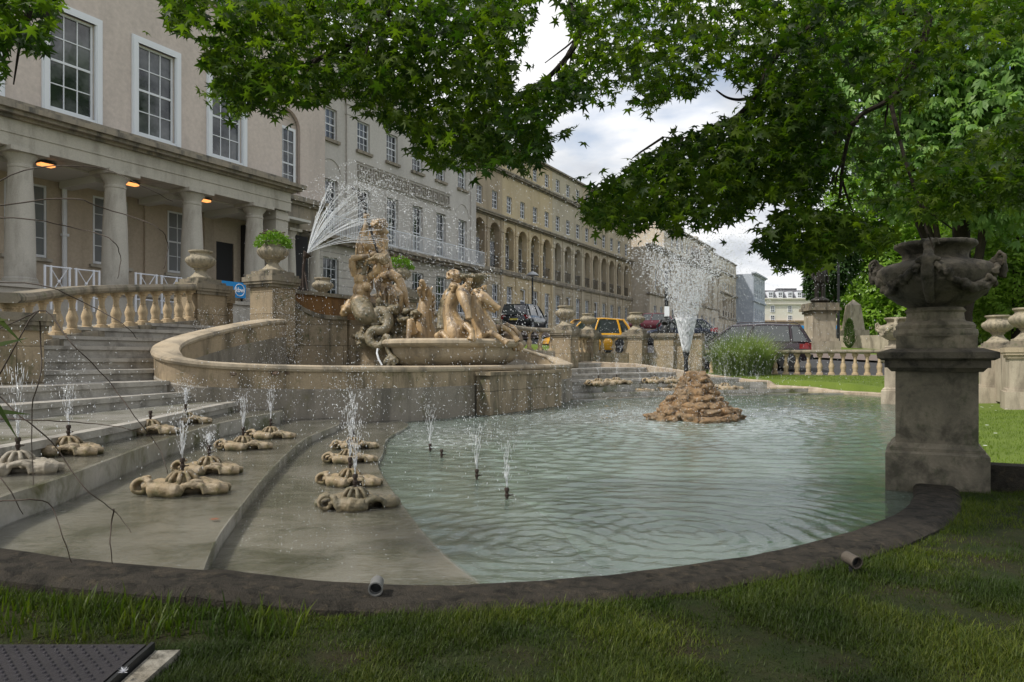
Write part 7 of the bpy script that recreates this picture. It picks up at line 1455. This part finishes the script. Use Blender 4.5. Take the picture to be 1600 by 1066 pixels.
# ================================================================ GRASS
n = 560000; gy_ = 1.95+4.6*rng.uniform(0, 1, n)**1.7; gx_ = rng.uniform(-0.76, 0.80, n)*gy_; s, m = SM(gx_, gy_); d = sdf(s, m)
pxn = 800+gx_/gy_*FPX
keep = (d > 0.29+0.05*rng.uniform(size=n)) & (np.abs(pxn-800) < 900) & ~((np.hypot(s-6.62, (m+0.18))) < 0.42) & ~((gx_ < q1.x+0.10+(q2.x-q1.x)*(q1.y-gy_)/max(q1.y-q2.y, 1e-3)) & (gy_ < q1.y+0.015))
nzv = np.array([mnoise.noise(Vector((x_*1.9, y_*1.9, 5)))+0.5*mnoise.noise(Vector((x_*6, y_*6, 2))) for x_, y_ in zip(gx_[keep], gy_[keep])])
gx_, gy_, d = gx_[keep], gy_[keep], d[keep]; k2 = rng.uniform(size=len(gx_)) < np.clip(0.72+1.4*nzv, 0.10, 1); k2 |= (d < 0.5+.3*nzv) & (rng.uniform(size=len(gx_)) < .7); gx_, gy_, d, nzv = gx_[k2], gy_[k2], d[k2], nzv[k2]
s, m = SM(gx_, gy_); gzv = hgt(s, m)+0.0; n = len(gx_); lush = (d+0.25*nzv+0.2*rng.normal(size=n) < 0.50) | (gx_ > 2.1+0.5*rng.normal(size=n)) | (rng.uniform(size=n) < .18)
Hh = rng.uniform(.015, .044, n)*(1+0.7*np.clip(nzv, -.5, 1)); Hh = np.where(lush, Hh*rng.uniform(0.7, 1.5, n)*np.where(gx_ < 0, 0.8, 1.0), Hh); Wdv = rng.uniform(.0010, .0026, n)
Pg = np.stack([gx_, gy_, gzv], 1)
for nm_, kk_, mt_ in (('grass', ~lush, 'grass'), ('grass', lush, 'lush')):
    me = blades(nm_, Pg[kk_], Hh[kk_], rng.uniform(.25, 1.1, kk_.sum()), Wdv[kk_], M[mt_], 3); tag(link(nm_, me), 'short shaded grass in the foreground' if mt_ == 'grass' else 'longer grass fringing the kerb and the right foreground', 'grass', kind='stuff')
# broad leaved tufts beside the access cover
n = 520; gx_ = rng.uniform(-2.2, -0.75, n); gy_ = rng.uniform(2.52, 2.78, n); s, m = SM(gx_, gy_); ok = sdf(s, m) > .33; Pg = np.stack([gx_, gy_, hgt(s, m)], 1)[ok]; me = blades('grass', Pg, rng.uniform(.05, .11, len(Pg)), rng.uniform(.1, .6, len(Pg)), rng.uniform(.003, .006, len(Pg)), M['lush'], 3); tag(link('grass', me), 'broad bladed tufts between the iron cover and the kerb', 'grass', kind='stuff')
# lawns: right side and far end
def lawn_patch(n, s0, s1, m0, m1, h, label, cond=None):
    s = rng.uniform(s0, s1, n); m = rng.uniform(m0, m1, n); k = (sdf(s, m) > .34)
    s, m = s[k], m[k]; P_ = np.stack([s*CT-m*ST, s*ST+m*CT, hgt(s, m)], 1); me = blades('grass', P_, rng.uniform(.4, 1, len(s))*h, rng.uniform(.2, .8, len(s)), rng.uniform(.002, .004, len(s))*(1.5 if s0 > 15 else 1), M['lawn_blade'], 2); tag(link('grass', me), label, 'grass', kind='stuff')
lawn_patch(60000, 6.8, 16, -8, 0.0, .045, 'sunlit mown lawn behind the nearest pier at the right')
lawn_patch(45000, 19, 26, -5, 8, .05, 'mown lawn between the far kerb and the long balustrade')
n = 420; s = np.concatenate([rng.uniform(20.5, 25.9, 330), rng.uniform(9, 17, 90)]); m = np.concatenate([rng.uniform(-2, 6, 330), rng.uniform(-6, -.5, 90)]); k = sdf(s, m) > .5; s, m = s[k], m[k]; n = len(s)
P_ = np.stack([s*CT-m*ST, s*ST+m*CT, hgt(s, m)+0.055], 1); me = scatter('daisies', P_, np.tile([1., 0, 0], (n, 1)), np.tile([0, 1., 0], (n, 1)), np.tile([0, 0, 1.], (n, 1)), rng.uniform(.012, .03, n), [(1, 0, 0), (.5, .87, 0), (-.5, .87, 0), (-1, 0, 0), (-.5, -.87, 0), (.5, -.87, 0)], [(0, 1, 2, 3, 4, 5)], M['daisy']); tag(link('daisies', me), 'white daisies dotted over the lawns', 'daisies', kind='stuff')
for px, py, lab in ((135, 757, 'reddish brown fallen leaf on the middle ledge near the kerb'), (335, 812, 'small rust coloured fallen leaf beside the riser of the lowest ledge')):
    p = gp(px, py, 0.126 if px < 200 else 0.126); b = MB(); b.add([p+Vector((0.035*math.cos(a)*(1 if k_ % 2 else .45), 0.035*math.sin(a)*(1 if k_ % 2 else .45), 0.004)) for k_, a in enumerate(np.linspace(0, 5.8, 12))], [tuple(range(12))]); tag(b.build('fallen_leaf', M['leaf_brown'], fixn=False), lab, 'leaf', 'fallen leaves on the ledges')
# ================================================================ TWIGS in the left foreground
TW = empty('bare_twigs', W(-60, 700, 1.7), 'thin bare arching twigs with a few blade leaves reaching in from the left edge', 'plant')
tws = [([(-60, 320), (38, 266), (150, 262), (210, 285), (270, 315)], 1.9), ([(-60, 330), (100, 310), (160, 325), (240, 352), (262, 380), (256, 420)], 1.8),
       ([(-60, 340), (40, 342), (110, 355), (170, 372), (188, 400), (184, 435)], 1.85), ([(-60, 640), (-10, 600), (60, 486), (110, 535), (165, 590), (210, 650), (248, 700), (262, 740)], 1.6),
       ([(-60, 560), (20, 640), (80, 690), (130, 760), (180, 800), (205, 832)], 1.6), ([(178, 795), (172, 840), (176, 882)], 1.6), ([(-60, 790), (20, 782), (75, 786), (95, 830), (112, 880)], 1.55),
       ([(-60, 700), (0, 745), (36, 804)], 1.6), ([(-60, 652), (40, 656), (120, 660), (190, 668), (235, 682)], 1.75), ([(-60, 440), (60, 445), (125, 470), (190, 505), (215, 530)], 1.8), ([(60, 486), (30, 500), (-60, 540)], 1.6), ([(62, 500), (64, 580), (50, 640), (52, 760)], 1.65)]
b = MB(True)
for pts, Y in tws:
    if pts[0][0] <= -60: r0_ = W(pts[0][0], pts[0][1], Y); b.tube([Vector((-2.0, 1.5, 0.0)), (Vector((-1.95, 1.55, r0_.z*0.6))), r0_], [0.004, 0.003, 0.0018], 6)
    sm = smooth_path([(p[0], p[1]) for p in pts], 5); k = len(sm); b.tube([W(p[0]+0.6*math.sin(i*1.9), p[1]+0.6*math.cos(i*2.3), Y+0.02*math.sin(i*.7)) for i, p in enumerate(sm)], [0.0018*(1-0.6*i/k) for i in range(k)], 6)
b.build('stems', M['twig'], TW)
b = MB()
for (x0, y0, x1, y1, Y) in ((-30, 470, 38, 540, 1.5), (-30, 545, 45, 528, 1.5), (-20, 500, 12, 500, 1.5), (-30, 590, 30, 690, 1.5), (-30, 640, 50, 648, 1.55)):
    a0, a1 = W(x0, y0, Y), W(x1, y1, Y); d = (a1-a0).normalized(); u_ = Vector((-d.z, 0.3, d.x))*0.0045; b.add([a0-u_*.6, a0+u_*.6, (a0+a1)/2+u_, (a0+a1)/2-u_, a1], [(0, 1, 2, 3), (3, 2, 4)])
b.build('leaves', M['lush'], TW, fixn=False)
bpy.context.view_layer.update()
